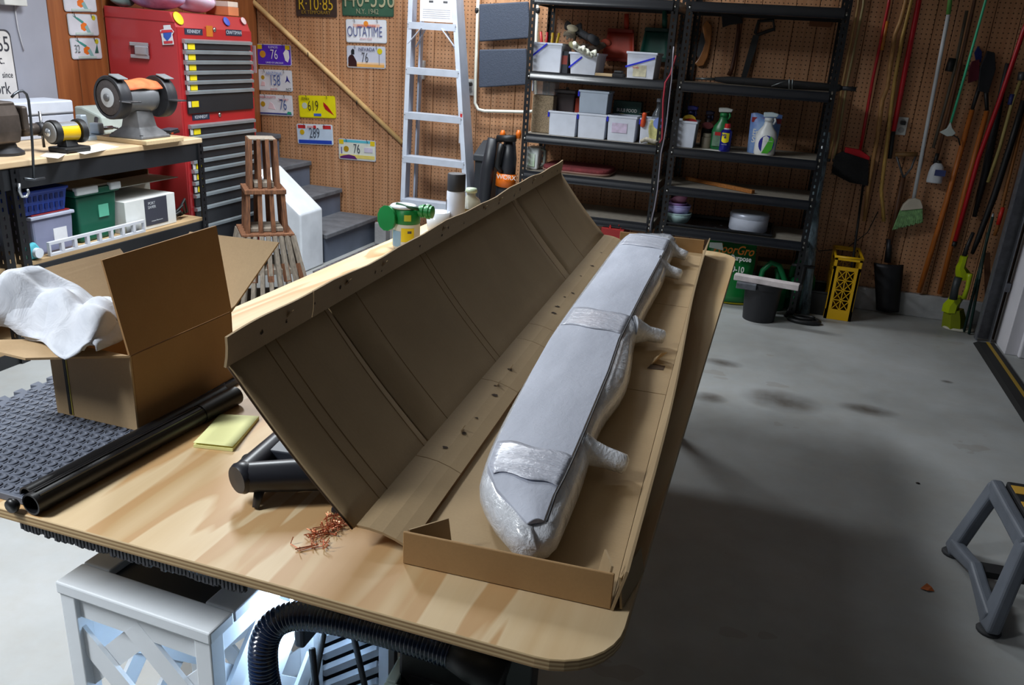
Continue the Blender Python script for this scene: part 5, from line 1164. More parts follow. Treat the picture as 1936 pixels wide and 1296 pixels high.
# bent steel hook rod in front of the bench
hk = thing('hook_rod', 'bent steel rod hooked at the top beside the vise', 'rod', ax(64, 335, BX+.03))
MB().tube([ax(x, y, BX+.03) for x, y in ((22, 184), (27, 178), (35, 173), (43, 172), (50, 178), (54, 190), (58, 225), (61, 270), (64, 338))], .0052, 8).build('rod', M('rod_steel', (84, 88, 94), .35, metal=.7), hk, smooth=True)
MB().tube([ax(x, y, BX+.03) for x, y in ((46, 338), (64, 340), (84, 337))], .006, 8).build('foot_bar', M('rod_steel'), hk, smooth=True)
# papers and phones
p_ = [az(*q, BZ+.001) for q in ((130, 285), (160, 292), (225, 278), (190, 271))]
setp(MB().add(p_, [(0, 1, 2, 3)]).build('paper_sheet', M('paper'), solid=.0008), 'white paper sheet on the bench between the two grinders', 'paper')
p_ = [az(*q, BZ+.001) for q in ((75, 296), (110, 300), (128, 290), (95, 284))]
setp(MB().add(p_, [(0, 1, 2, 3)]).build('paper_sheet', M('paper_cream', (226, 214, 200), .8), solid=.0008), 'cream paper sheet under the yellow polisher', 'paper')
for lab, px_, rz in (('black battery pack lying near the bench corner', (320, 248), .3), ('black battery pack behind the other, against the tool chest', (298, 236), .45)):
    q = az(*px_, BZ+.012); t = thing('battery_pack', lab, 'battery', (q.x, q.y, BZ), (0, 0, rz), group='battery packs on the bench')
    MB().box(-.035, .035, -.06, .06, .0, .016).build('pack_body', M('black_plastic'), t, local=True, bevel=.004)
    MB().box(-.030, .030, -.055, .055, .0165, .026).build('pack_top', M('pack_grey', (70, 78, 90), .4), t, local=True, bevel=.004)
    MB().box(-.0355, .0355, -.058, -.03, .004, .010).build('orange_band', M('orange_plastic'), t, local=True)
q = az(328, 261, BZ+.004); setp(MB().prism(disc(q.x, q.y, .022, 12, 1, .7), BZ+.0005, BZ+.012, 'xy').build('tape_roll', M('label_yellow'), bevel=.003), 'small yellow tape piece at the bench edge', 'tape')
q = az(205, 236, BZ+.05); t = thing('tool_box', 'pale grey tool box behind the bench grinder', 'box', (-3.40, q.y+.12, BZ))
yy = ax(185, 225, -3.4).y
MB().prism([(-3.55, BZ+.0005), (-3.36, BZ+.0005), (-3.38, BZ+.09), (-3.5, BZ+.13), (-3.55, BZ+.13)], yy, yy+.26, 'xz').build('shell', M('case_pale_green', (176, 186, 180), .5), t, bevel=.01)
MB().tube([(-3.40, yy-.01, BZ+.08), (-3.37, yy-.05, BZ+.05), (-3.34, yy-.10, BZ+.01)], .010, 8).build('cable', IRON2, t, smooth=True)

# lower shelf of the bench
zs_ = .4225
def ontbl(x, y, z): return az(x, y, z)
# storage box with a red lid and the blue basket on it
def xr(x, y, X=BX-.05): return ax(x, y, X)
Yc0, Yc1 = xr(65, 460).y, xr(143, 440).y
t = thing('clear_storage_box', 'clear plastic storage box with red lid on the bench shelf', 'storage box', (-3.16, (Yc0+Yc1)/2, zs_))
zt_ = xr(105, 400, BX-.05).z
MB().frus(-3.40, BX-.06, Yc0+.01, Yc1-.01, zs_, zt_-.022, .008).build('tub', M('clear_lilac', (160, 164, 196), .3, alpha=.75), t, bevel=.01)
MB().box(-3.42, BX-.045, Yc0-.005, Yc1+.005, zt_-.0215, zt_-.006).build('rim', M('box_lilac', (186, 190, 210), .4), t, bevel=.004)
MB().box(-3.41, BX-.055, Yc0+.01, Yc1-.01, zt_-.0055, zt_).build('lid', M('lid_red', (156, 34, 40), .5), t, bevel=.003)
q0, q1 = xr(102, 433, BX-.05), xr(130, 452, BX-.05)
MB().box(BX-.0575, BX-.054, q0.y, q1.y, q1.z, q0.z).build('label_patch', M('label_white'), t)
Yb0, Yb1 = xr(30, 380).y, xr(128, 380).y
t = thing('blue_basket', 'blue plastic basket with slots on top of the storage box', 'basket', (-3.15, (Yb0+Yb1)/2, zt_))
zb1 = xr(110, 352).z
BLU = M('basket_blue', (24, 60, 156), .4)
MB().tub(-3.36, BX-.06, Yb0+.04, Yb1-.012, zt_+.0008, zb1, .012, .003, .006).build('tub', BLU, t, bevel=.004)
for i in range(9):
    for j in range(2):
        y = Yb1-.03-.028*i; z = zt_+.03+.04*j
        MB().prism([(y-.008, z-.012), (y+.008, z-.012), (y+.008, z+.012), (y-.008, z+.012)], BX-.0555+.004*j, BX-.0525+.004*j, 'yz').build('slot', M('slot_blue', (12, 34, 100), .6), t)
# green tote
Yg0, Yg1 = xr(152, 400).y, xr(230, 380).y
zg1 = xr(185, 352).z
t = thing('green_tote', 'dark green storage tote with latched white edged lid', 'tote', (-3.2, (Yg0+Yg1)/2, zs_))
GRN = M('tote_green', (16, 96, 74), .4, var=.12)
MB().frus(-3.42, BX-.085, Yg0+.02, Yg1-.02, zs_, zg1-.04, .014).build('tub', GRN, t, bevel=.012, segs=3)
MB().box(-3.45, BX-.06, Yg0-.012, Yg1+.004, zg1-.0395, zg1-.008).build('lid_skirt', GRN, t, bevel=.006)
MB().box(-3.44, BX-.07, Yg0-.005, Yg1-.004, zg1-.0075, zg1+.004).build('lid', M('lid_tan', (146, 134, 118), .6), t, bevel=.004)
for a_, b_ in ((Yg0-.01, Yg0+.12), (Yg1-.06, Yg1+.006)): MB().box(BX-.075, BX-.048, a_, b_, zg1-.030, zg1+.006).build('latch', M('latch_white', (200, 206, 208), .4), t, bevel=.006)
q0, q1 = xr(193, 389), xr(214, 408); MB().box(BX-.076, BX-.0725, q0.y, q1.y, q1.z, q0.z).build('label_patch', M('label_green', (100, 190, 160), .5), t)
# cardboard box behind and white box in front
Yw0, Yw1 = xr(238, 415, BX-.04).y, xr(332, 395, BX-.04).y
zw1 = xr(290, 372, BX-.04).z
t = thing('white_carton', 'white carton with dark printed panel on the bench shelf', 'carton', (-3.1, (Yw0+Yw1)/2, zs_))
MB().box(-3.26, BX-.04, Yw0, Yw1, zs_+.0005, zw1).build('carton_body', M('carton_white', (222, 224, 222), .6), t, bevel=.002)
q0, q1 = xr(272, 378, BX-.039), xr(318, 418, BX-.039); MB().box(BX-.0398, BX-.038, q0.y, q1.y, q1.z, q0.z).build('dark_panel', M('panel_dark', (62, 64, 76), .5), t)
text('PORT\nSAVER', .02, M('panel_ink', (190, 194, 200), .5), t, (BX-.0375, q0.y+.05, q0.z-.035), rot=(math.pi/2, 0, math.pi/2))
text('compact fluorescent', .010, M('panel_ink'), t, (BX-.0375, (q0.y+q1.y)/2, q1.z+.02), rot=(math.pi/2, 0, math.pi/2))
Yk0, Yk1 = xr(205, 345, -3.05).y, xr(372, 330, -3.05).y
zk1 = xr(330, 330, -3.05).z
t = thing('grey_carton', 'large open grey and brown carton behind the white carton', 'carton', (-3.3, (Yk0+Yk1)/2, zs_))
GC = M('carton_grey', (176, 176, 166), .7, var=.12); GI = M('carton_inside', (146, 116, 78), .8)
yk1 = min(Yk1, BY1-.06)
MB().box(-3.52, -3.28, Yk0, Yk0+.006, zs_, zk1).build('carton_wall', GC, t)
MB().box(-3.526, -3.52, Yk0, yk1, zs_, zk1).build('carton_wall', GI, t)
MB().box(-3.52, -3.27, yk1-.006, yk1, zs_, zk1).build('carton_wall', GI, t)
MB().box(-3.275, -3.268, Yk0, yk1, zs_, zk1-.03).build('carton_wall', GC, t)
MB().add([(-3.275, Yk0, zk1-.028), (-3.275, yk1, zk1-.028), (-3.06, yk1-.02, zk1-.02), (-3.06, Yk0+.02, zk1-.02)], [(0, 1, 2, 3)]).build('carton_flap', GC, t, solid=.004)
q = (-3.2675, Yk0+.25, zk1-.07)
text('CFL 16W', .035, M('carton_ink', (60, 90, 70), .6), t, q, rot=(math.pi/2, 0, math.pi/2), sx=.8)
# black cables at the end of the shelf
m = MB(); random.seed(4)
for i in range(3):
    yy = 3.60+.02*i; m.tube([(-3.02+rnd(-.03, .03), yy-.06, zs_+.011), (-3.0, yy, zs_+.05+.03*i), (-3.03, yy+.05, zs_+.03), (-3.06, yy+.02, zs_+.011)], .007, 6)
setp(m.build('cable_bundle', M('black_plastic'), smooth=True), 'bundle of black cable at the end of the bench shelf', 'cable')
# white plastic rail with windows lying at the shelf front
Yr0, Yr1 = xr(95, 472, BX-.012).y, xr(275, 425, BX-.012).y
t = thing('white_rail', 'pale plastic rail with square openings along the shelf front', 'rail', (BX-.02, (Yr0+Yr1)/2, zs_))
hr = .062; RL = M('rail_white', (206, 208, 216), .5)
MB().box(BX-.03, BX-.014, Yr0, Yr1, zs_+.0005, zs_+.012).build('lower_bar', RL, t)
MB().box(BX-.03, BX-.014, Yr0, Yr1, zs_+hr-.012, zs_+hr).build('upper_bar', RL, t)
n = 8
for i in range(n+1):
    y = Yr0+(Yr1-Yr0)*i/n; MB().box(BX-.0299, BX-.0141, y-.008 if i else y, y+.008 if i < n else y, zs_+.0125, zs_+hr-.0125).build('upright', RL, t)
# small things near the post
q = xr(62, 458, BX-.03); t = thing('tape_dispenser', 'turquoise tape dispenser beside the bench post', 'dispenser', (q.x, q.y, zs_))
MB().prism([(q.y-.03, zs_+.001), (q.y+.03, zs_+.001), (q.y+.035, zs_+.04), (q.y+.01, zs_+.075), (q.y-.03, zs_+.06)], q.x-.02, q.x+.005, 'yz').build('shell', M('turquoise', (90, 190, 206), .4), t, bevel=.008)
MB().lathe([(.010, 0), (.022, 0), (.022, .018), (.010, .018)], (q.x+.006, q.y+.005, zs_+.03), 16, (1, 0, 0)).build('tape_core', M('gloss_white'), t, smooth=True, auto=40)
q = xr(44, 360, BX+.012); t = thing('carabiner', 'silver carabiner hook hanging on the bench post', 'hook', q)
MB().tube([q+Vector((0, -.014, .03)), q+Vector((0, -.02, .0)), q+Vector((0, -.012, -.025)), q+Vector((0, .01, -.028)), q+Vector((0, .024, -.012)), q+Vector((0, .02, .002))], .0055, 8).build('hook_bend', M('chrome'), t, smooth=True)
sack('plastic_bag', 'clear wrinkled plastic bag with blue contents under the bench end', (-3.05, 2.33, zs_), .10, .13, .11, M('bag_frost', (176, 184, 200), .25, var=.3, scale=9, col2=(50, 60, 90), coat=.5), 41)
# sign on the painted wall
Ts = ax(18, 56, XL+.025); Xs = XL+.03
for _ in range(60):                     # where the lower corner must lean out to stand below the upper one
    if ax(66, 196, Xs).y < Ts.y: Xs += .004
Bs = ax(66, 196, Xs); Bs.y = Ts.y; Ys0 = Ts.y-.75
dz = (Ts-Bs); Hs = dz.length
sg = thing('wall_sign', 'white hand lettered repair sign leaning on the grey wall', 'sign', (Bs.x, Ts.y-.37, Bs.z))
def SGp(u, v, o=0): return Vector((Bs.x, Ts.y-.75*(1-u), Bs.z))+dz*v+Vector((dz.z, 0, -dz.x)).normalized()*o
rr_ = rrect(0, .75, 0, Hs, .03)
def slabs(inset, o0, o1, mat, nm):
    q = rrect(inset, .75-inset, inset, Hs-inset, .03); n = len(q)
    MB().add([SGp(y/.75, z/Hs, o) for o in (o0, o1) for y, z in q], [tuple(range(n)), tuple(range(n, 2*n))]+[(i, (i+1) % n, n+(i+1) % n, n+i) for i in range(n)]).build(nm, mat, sg)
slabs(0, -.008, 0, M('sign_edge', (60, 60, 66), .5), 'board'); slabs(.008, .0005, .002, M('sign_white', (214, 210, 208), .5), 'face')
SI = M('sign_ink', (44, 46, 56), .5); tilt = math.atan2(dz.x, dz.z)
for s, u, v, sz in (('65', .93, .80, .10), ('Inc.', .88, .60, .06), ('Quality', .74, .42, .085), ('Repair Work', .72, .22, .08), ('since', .93, .40, .04)):
    text(s, sz, SI, sg, SGp(u, v, .003), rot=(math.pi/2+tilt, 0, math.pi/2), sx=.75)
q = ax(26, 2, XL+.03); t = thing('switch_box', 'pale switch box and cord high on the grey wall', 'switch', q)
MB().box(XL+.001, XL+.05, q.y-.07, q.y+.06, q.z-.02, q.z+.09).build('box_body', M('outlet_white'), t, bevel=.004)
MB().tube([ax(x, y, XL+.006) for x, y in ((28, 8), (30, 30), (34, 55), (40, 78), (45, 96))], .003, 6).build('cord', M('cord_pale', (190, 190, 196), .5), t, smooth=True)

# ================================================================ smaller things on the table
# dimpled foam mat with jigsaw edge
MATZ = TOP+.0125
MT = M('foam_grey', (92, 98, 112), .6, var=.1, scale=40)
mt = thing('foam_mat', 'dark grey dimpled foam mat with jigsaw edge on the table', 'mat', (-1.15, 1.1, TOP))
xa, xb, ya, yb = -1.318, -.998, .806, 1.345
pts = [(xb, ya), (xb, yb)]
n = 9
for i in range(n):
    t_ = i/n; x = xb+(xa-xb)*t_; w = (xa-xb)/n
    pts += [(x+w*.2, yb), (x+w*.1, yb+.016), (x+w*.6, yb+.016), (x+w*.5, yb)]
n = 14
for i in range(n):
    y = yb+(ya-yb)*i/n; w = (ya-yb)/n
    pts += [(xa, y+w*.2), (xa-.016, y+w*.08), (xa-.016, y+w*.62), (xa, y+w*.5)]
pts += [(xa, ya)]
MB().prism(pts, TOP+.0005, MATZ, 'xy').build('mat_sheet', MT, mt, bevel=.001, segs=1)
m = MB(); px0 = .0235; k_ = 0
y = ya+.014
while y < yb-.006:
    x = xa+.014+(px0/2 if k_ % 2 else 0)
    while x < xb-.004:
        m.lathe([(.0088, 0), (.0080, .0024), (.0060, .0030), (.0046, .0012), (.001, .0008)], (x, y, MATZ-.0002), 10)
        if x+px0/2 < xb-.006: m.box(x+px0/2-.0011, x+px0/2+.0011, y-.0082, y+.0082, MATZ-.0003, MATZ+.0012)
        x += px0
    y += .0205; k_ += 1
setp(m.build('mat_studs', MT, mt, smooth=True, auto=40), kind='stuff')

# small carton with white wrapping
CX0, CX1, CYa, CYb = -1.187, -1.006, 1.052, 1.335
zc0 = MATZ+.001; zc1 = .872
CARD_LIT = cardboard('cardboard_lit', (190, 162, 124), (172, 144, 108), 1); CARD_SHADE = cardboard('cardboard_shaded', (166, 128, 84), (148, 112, 70))  # same cardboard twice: lit and shaded tone put into the colour
bxn = thing('small_carton', 'small open cardboard carton with raised flaps on the foam mat', 'carton', ((CX0+CX1)/2, (CYa+CYb)/2, zc0))
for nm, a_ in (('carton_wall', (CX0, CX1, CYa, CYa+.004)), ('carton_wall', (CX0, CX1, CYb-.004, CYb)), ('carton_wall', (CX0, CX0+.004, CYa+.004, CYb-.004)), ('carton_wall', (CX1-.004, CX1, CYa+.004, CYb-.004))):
    MB().box(a_[0], a_[1], a_[2], a_[3], zc0, zc1).build(nm, CARD_LIT if a_[2] == CYa else CARD_SHADE, bxn, bevel=.001, segs=1)
MB().box(CX0+.004, CX1-.004, CYa+.004, CYb-.004, zc0, zc0+.004).build('carton_floor', CARD_SHADE, bxn)
# printed strip on the near face
MB().box(CX0+.030, CX0+.036, CYa-.0012, CYa-.0002, zc0+.004, zc1).build('dark_band', M('band_black', (34, 28, 24), .6), bxn)
MB().box(CX0+.037, CX0+.039, CYa-.0012, CYa-.0002, zc0+.004, zc1).build('yellow_band', M('band_yellow', (186, 172, 70), .6), bxn)
def flap(hinge0, hinge1, tip0, tip1, nm='flap', mat=None, seg=6, wob=.0):
    h0, h1, t0, t1 = map(Vector, (hinge0, hinge1, tip0, tip1))
    return MB().grid(lambda s, u: (h0.lerp(h1, u)).lerp(t0.lerp(t1, u), s)+Vector((0, 0, wob*math.sin(u*9)*s)), seg, 8).build(nm, mat or CARD_SHADE, bxn, solid=.004)
# right flap standing up, tilted
ft0, ft1 = ay(180, 492, 1.045), ax(405, 436, -1.01)
flap((CX1-.002, CYa, zc1+.002), (CX1-.002, CYb, zc1+.002), (CX1-.032, CYa-.006, 1.040), (CX1-.010, CYb-.02, 1.052))
# near flap folded out towards the viewer's left
q0, q1 = ay(0, 640, CYa-.06), ay(232, 668, CYa)
flap((CX0, CYa, zc1), (CX1, CYa-.001, zc1), (CX0-.10, CYa-.10, zc1+.012), (CX0+.055, CYa-.095, zc1+.006), seg=4, mat=CARD_LIT)
# left flap and far flap
flap((CX0+.002, CYb, zc1), (CX0+.002, CYa+.02, zc1), (CX0-.090, CYb+.004, .966), (CX0-.095, CYa-.01, .968), mat=CARD_LIT)
flap((CX0, CYb-.001, zc1), (CX1, CYb-.001, zc1), (CX0+.02, CYb+.09, 1.00), (CX1+.038, CYb+.12, .996), mat=CARD_LIT)
m = MB(); random.seed(6)
for i in range(7):
    u = rnd(.1, .9); b0 = Vector((CX1-.033+.02*u, CYa+(CYb-CYa)*u, 1.03))+Vector((.0035, -.0, rnd(-.02, .012)))
    m.add([b0, b0+Vector((.002, .012, .002)), b0+Vector((.003, .006, -.007))], [(0, 1, 2)])
setp(m.build('staple_tears', CARDE, bxn), kind='stuff')
wrap = thing('foam_sheet', 'crumpled white foam wrapping sheet spilling out of the small carton', 'wrapping', (-1.14, 1.18, zc1-.05))
random.seed(12)
def wr(i, j):
    u = i; v = j
    x = CX0-.085+.258*v; y = CYa-.035+.175*u
    z = zc1+.014+.064*math.sin(min(1, u*1.15)*math.pi)**.7*(1-.62*v**1.6)+.014*math.sin(7*v+3*u+.5)*(1-v*.6)+.012*math.sin(13*u-5*v)+.006*math.sin(17*v+6*u)+.009*abs(math.sin(6*u+8*v))
    if v > .8: z -= (v-.8)*.15
    x = min(x, CX1-.036); z = max(z, zc1+.016)
    return Vector((x, y, z))
k = NT('white_foam_sheet', .6); p = k.objc(); a = k.noise(p, 18, 4, .6, .8); k.col(k.ramp(a, [(.3, (180, 185, 195)), (.7, (200, 204, 213))])); k.bump(a, .35, .01)
k.b.inputs['Subsurface Weight'].default_value = .15; k.b.inputs['Subsurface Radius'].default_value = (.02, .02, .02)
WF = k.m
MB().grid(wr, 30, 34).build('crumpled_sheet', WF, wrap, smooth=True, solid=.0025)
def wr2(i, j):
    q = wr(i*.75, j*.9)+Vector((.01+.03*i, -.012+.02*math.sin(j*6), -.005+.028*math.sin(i*3.1)*(1-j)+.006*math.sin(j*11+2))); q.x = min(q.x, CX1-.045); return q
MB().grid(wr2, 20, 24).build('folded_layer', WF, wrap, smooth=True, solid=.0025)

# black ribbed tubes lying beside the mat
TB = M('tube_black', (16, 16, 19), .38, var=.1)
tbz = TOP+.0185
p0, p1 = az(58, 955, tbz), az(438, 752, tbz)
bt = thing('black_tube_pair', 'pair of black ribbed plastic tubes lying along the mat edge', 'tube', p0)
d_ = (p1-p0).normalized(); sd = Vector((d_.y, -d_.x, 0))
def ring_tube(a, b, r, ri, n=20):
    a, b = Vector(a), Vector(b); d = (b-a); L = d.length
    return MB().lathe([(ri, .03), (ri, 0), (r, 0), (r, L), (ri, L), (ri, L-.03)], a, n, d)
ring_tube(p0, p0.lerp(p1, .80), .0172, .0145).build('tube', TB, bt, smooth=True, auto=40)
ring_tube(p0.lerp(p1, .80), p1+d_*.012, .0185, .012).build('end_sleeve', TB, bt, smooth=True, auto=40)
q0 = p0-sd*.034+d_*.02; q1 = p1-sd*.034+d_*.02
ring_tube(q0+Vector((0, 0, -.004)), q1+Vector((0, 0, -.004)), .0140, .011).build('tube', TB, bt, smooth=True, auto=40)
for s in (-.6, .0, .6):
    MB().bar(p0.lerp(p1, .02)+sd*.017*math.sin(s)+Vector((0, 0, .0172*math.cos(s))), p0.lerp(p1, .79)+sd*.017*math.sin(s)+Vector((0, 0, .0172*math.cos(s))), .003, .003).build('rib', TB, bt)
MB().lathe([(.010, 0), (.012, .006), (.008, .012)], p0-sd*.030+d_*-.012+Vector((0, 0, -.006)), 12, d_).build('small_cap', TB, bt, smooth=True)

# sticky note pad
npx = [az(x, y, TOP) for x, y in ((366, 847), (440, 855), (490, 793), (416, 789))]
m = MB().add([Vector((p.x, p.y, TOP+.0006)) for p in npx]+[Vector((p.x, p.y, TOP+.006)) for p in npx], [(0, 3, 2, 1), (4, 5, 6, 7), (0, 1, 5, 4), (1, 2, 6, 5), (2, 3, 7, 6), (3, 0, 4, 7)])
nt_ = thing('note_pad', 'pale yellow sticky note pad lying on the plywood', 'note pad', (npx[0]+npx[2])/2)
m.build('sheets', M('note_yellow', (226, 226, 156), .7, var=.04), nt_)
top4 = [Vector((p.x, p.y, TOP+.0063)) for p in npx]
MB().grid(lambda s, u: top4[0].lerp(top4[1], u).lerp(top4[3].lerp(top4[2], u), s)+Vector((0, 0, .004*(1-s)**3)), 8, 4).build('top_sheet', M('note_yellow_top', (232, 232, 166), .7, var=.03), nt_, smooth=True, solid=.0005)

# black triangular stock
SK = M('stock_black', (34, 36, 44), .36, var=.08)
skz = TOP+.046
a_ = az(460, 903, skz); b_ = az(556, 815, skz+.004); c_ = az(640, 895, skz-.002)
sk = thing('plastic_stock', 'black plastic triangular stock with round end cap under the lid', 'stock', a_-Vector((0, 0, .03)))
b_ = a_+(b_-a_)*1.5; c_ = a_+(c_-a_)*1.25
MB().tube([a_+(b_-a_)*.03, a_+(b_-a_)*.5, b_], [.024, .022, .022], 14).build('upper_tube', SK, sk, smooth=True, auto=50)
MB().tube([a_+(c_-a_)*.05, a_+(c_-a_)*.4, c_], [.024, .026, .028], 14).build('lower_tube', SK, sk, smooth=True, auto=50)
nn = Vector((0, 0, 1)); w_ = Vector((0, 0, .019))
MB().add([v+e for v in (a_+(b_-a_)*.22+(c_-a_)*.06, a_+(b_-a_)*.95, a_+(c_-a_)*.9) for e in (-w_, w_)], [(0, 2, 4), (1, 5, 3), (0, 1, 3, 2), (2, 3, 5, 4), (4, 5, 1, 0)]).build('web_plate', M('stock_grey', (52, 56, 66), .45), sk, bevel=.002)
dd = (a_-(b_+c_)/2).normalized()
MB().lathe([(.022, -.012), (.025, -.006), (.0255, .006), (.022, .012), (.001, .0135)], a_, 24, dd).build('end_cap', SK, sk, smooth=True, auto=50)
q = a_+(b_-a_)*.34+Vector((0, 0, .0192))+(c_-a_)*.14; MB().lathe([(.0035, 0), (.0035, .0012), (.001, .0012)], q, 10).build('screw_hole', M('band_black'), sk)
q = a_+(c_-a_)*.14
MB().tube([q+Vector((.004, -.008, -.015)), Vector((q.x+.004, q.y-.022, TOP+.003))], [.010, .006], 8, flat=.6).build('prop_foot', SK, sk, smooth=True)
q = a_+(b_-a_)*.14
MB().lathe([(.010, 0), (.012, .006), (.010, .012)], q-Vector((.018, -.012, .002)), 14, (-1, .6, 0)).build('sling_knob', SK, sk, smooth=True)
q = az(645, 962, TOP+.006); setp(MB().prism([(q.x-.012, q.y-.012), (q.x+.02, q.y-.010), (q.x+.018, q.y+.02), (q.x-.010, q.y+.012)], TOP+.001, TOP+.012, 'xy').build('black_clip', SK, bevel=.003), 'small black plastic clip poking out under the lid', 'clip')

# copper staples pulled from the carton
random.seed(77); m = MB(); c0, c1 = az(590, 1032, TOP), az(662, 975, TOP)
for i in range(64):
    t_ = random.random(); q = c0.lerp(c1, t_)+Vector((random.gauss(0, .010), random.gauss(0, .012), 0)); an = rnd(0, 6.28); L = rnd(.010, .022); h = rnd(.004, .012)
    e = Vector((math.cos(an), math.sin(an), 0)); f_ = Vector((-e.y, e.x, 0)); z = TOP+.0012+rnd(0, .006)
    a1 = q+e*L/2; a2 = q-e*L/2; b1 = a1+f_*rnd(-.006, .008)+Vector((0, 0, h)); b2 = a2+f_*rnd(-.006, .008)+Vector((0, 0, rnd(.0, .008)))
    m.tube([Vector((v.x, v.y, max(v.z, 0)+z)) for v in (b1-Vector((0, 0, 0)), )] and [Vector((b1.x, b1.y, z+h)), Vector((a1.x, a1.y, z)), Vector((a2.x, a2.y, z+.001)), Vector((b2.x, b2.y, z+rnd(0, .006)))], .00085, 5)
m.tube([az(558, 1039, TOP+.003), az(602, 1030, TOP+.004)], .0012, 5); m.tube([az(575, 1012, TOP+.003), az(583, 1010, TOP+.008), az(600, 1012, TOP+.003)], .001, 5)
setp(m.build('copper_staples', M('copper', (206, 128, 96), .35, metal=.75, var=.1)), 'loose pile of pulled copper carton staples', 'staples', kind='stuff')

# things behind the lid: hose end sprayer, spray can, bottle, dish
Yq = 2.60
q = az(768, 468, TOP); sx_, sy_ = q.x, q.y
h0 = ay(768, 385, sy_).z-TOP
sp_ = thing('hose_sprayer', 'white garden sprayer bottle with green hose end head', 'sprayer', (sx_, sy_, TOP))
r = .048; WB = M('sprayer_white', (226, 230, 226), .4)
zz = h0
MB().lathe([(r*.96, 0.0005), (r, .01), (r, zz*.52), (r*.97, zz*.57)], (sx_, sy_, TOP), 28).build('bottle_body', WB, sp_, smooth=True, auto=50)
GRH = M('sprayer_green', (16, 128, 62), .4)
MB().lathe([(r*.99, zz*.575), (r*1.0, zz*.60), (r*.98, zz*.86), (r*.9, zz*.89)], (sx_, sy_, TOP), 28).build('head_collar', GRH, sp_, smooth=True, auto=50)
q = ay(742, 412, sy_-.02)
MB().lathe([(.006, 0), (.043, .002), (.045, .008), (.045, .014), (.008, .016)], (q.x-.008, q.y-.012, q.z), 12, (-.35, -.9, .1)).build('dial', GRH, sp_, smooth=True, auto=40)
MB().tube([(sx_-.046, sy_-.01, TOP+zz*.72), (q.x+.01, q.y, q.z)], .012, 10).build('dial_stem', M('dark_green', (10, 70, 40), .5), sp_, smooth=True)
q2 = ay(804, 400, sy_)
for i, rr in enumerate((.020, .024, .020, .026, .022)): MB().lathe([(rr*.8, -.006), (rr, -.004), (rr, .004), (rr*.8, .006)], (sx_+.054+.010*i, sy_, q2.z), 16, (1, 0, 0)).build('hose_coupling', GRH, sp_, smooth=True, auto=40)
MB().lathe([(r*.55, zz*.895), (r*.9, zz*.90), (r*.96, zz*.93), (r*.8, zz*.975), (r*.3, zz*1.0), (.001, zz*1.0)], (sx_-.012, sy_, TOP), 24, sx=1.1).build('white_cap', M('gloss_white'), sp_, smooth=True)
MB().tube([(sx_-.03, sy_-.02, TOP+zz*.99), (sx_+.03, sy_-.03, TOP+zz*.96), (sx_+.052, sy_-.02, TOP+zz*.93)], .006, 8).build('lever', M('dark_green'), sp_, smooth=True)
def onbot(a0, a1, z0, z1, mat, nm, rr=r, cx=sx_, cy=sy_, par=sp_):
    MB().grid(lambda s, u: Vector((cx+(rr+.0012)*math.sin(a0+(a1-a0)*u), cy-(rr+.0012)*math.cos(a0+(a1-a0)*u), z0+(z1-z0)*s)), 3, 8).build(nm, mat, par, smooth=True)
onbot(-1.2, -.95, TOP+.01, TOP+zz*.50, M('label_yellow'), 'label_edge'); onbot(.05, 1.0, TOP+.03, TOP+zz*.50, M('label_yellow'), 'label_patch')
onbot(-.9, .0, TOP+.01, TOP+zz*.42, M('label_sky', (150, 190, 226), .4), 'label_patch'); onbot(.5, .8, TOP+.06, TOP+zz*.44, M('label_dark'), 'label_print')
onbot(.25, .75, TOP+zz*.66, TOP+zz*.80, M('label_lime', (190, 196, 60), .5), 'badge')
Yq = 2.92
a0, a1 = ay(845, 330, Yq), ay(878, 410, Yq); r2 = (ay(878, 370, Yq).x-ay(845, 370, Yq).x)/2; cx_ = (ay(878, 390, Yq).x+ay(845, 390, Yq).x)/2
zt_ = ay(862, 328, Yq).z
sc_ = thing('spray_can', 'white and grey spray paint can with dark cap behind the lid', 'spray can', (cx_, Yq, TOP))
hh = zt_-TOP
MB().lathe([(r2*.95, .0005), (r2, .006), (r2, hh*.70), (r2*.9, hh*.72)], (cx_, Yq, TOP), 24).build('can_body', M('can_white', (206, 210, 220), .35, col2=(176, 180, 192), scale=6), sc_, smooth=True, auto=50)
MB().lathe([(r2*.97, hh*.725), (r2*.97, hh*.985), (r2*.9, hh), (.001, hh)], (cx_, Yq, TOP), 24).build('cap', M('cap_charcoal', (46, 48, 54), .5), sc_, smooth=True, auto=50)
onbot(-1.3, -.9, TOP+hh*.40, TOP+hh*.58, M('label_dark'), 'label_print', r2, cx_, Yq, sc_); onbot(-1.3, -1.0, TOP+hh*.35, TOP+hh*.40, M('label_yellow'), 'label_print', r2, cx_, Yq, sc_)
onbot(-1.3, -.7, TOP+hh*.20, TOP+hh*.26, M('label_yellow'), 'label_print', r2, cx_, Yq, sc_)
Yq = 3.05; c0 = ay(890, 390, Yq); r3 = (ay(912, 388, Yq).x-ay(868, 388, Yq).x)/2*.92; zt_ = ay(890, 355, Yq).z; hh = zt_-TOP
bo = thing('glass_bottle', 'small round clear glass bottle with amber liquid', 'bottle', (c0.x, Yq, TOP))
MB().lathe([(r3*.8, .0005), (r3, .01), (r3, hh*.55), (r3*.8, hh*.70), (r3*.42, hh*.80), (r3*.40, hh*.88)], (c0.x, Yq, TOP), 24).build('bottle_body', M('glass_pale', (206, 206, 186), .06, alpha=.45), bo, smooth=True)
MB().lathe([(r3*.78, .004), (r3*.93, .012), (r3*.93, hh*.36), (.001, hh*.362)], (c0.x, Yq, TOP), 24).build('amber_liquid', M('amber', (176, 140, 70), .2), bo, smooth=True)
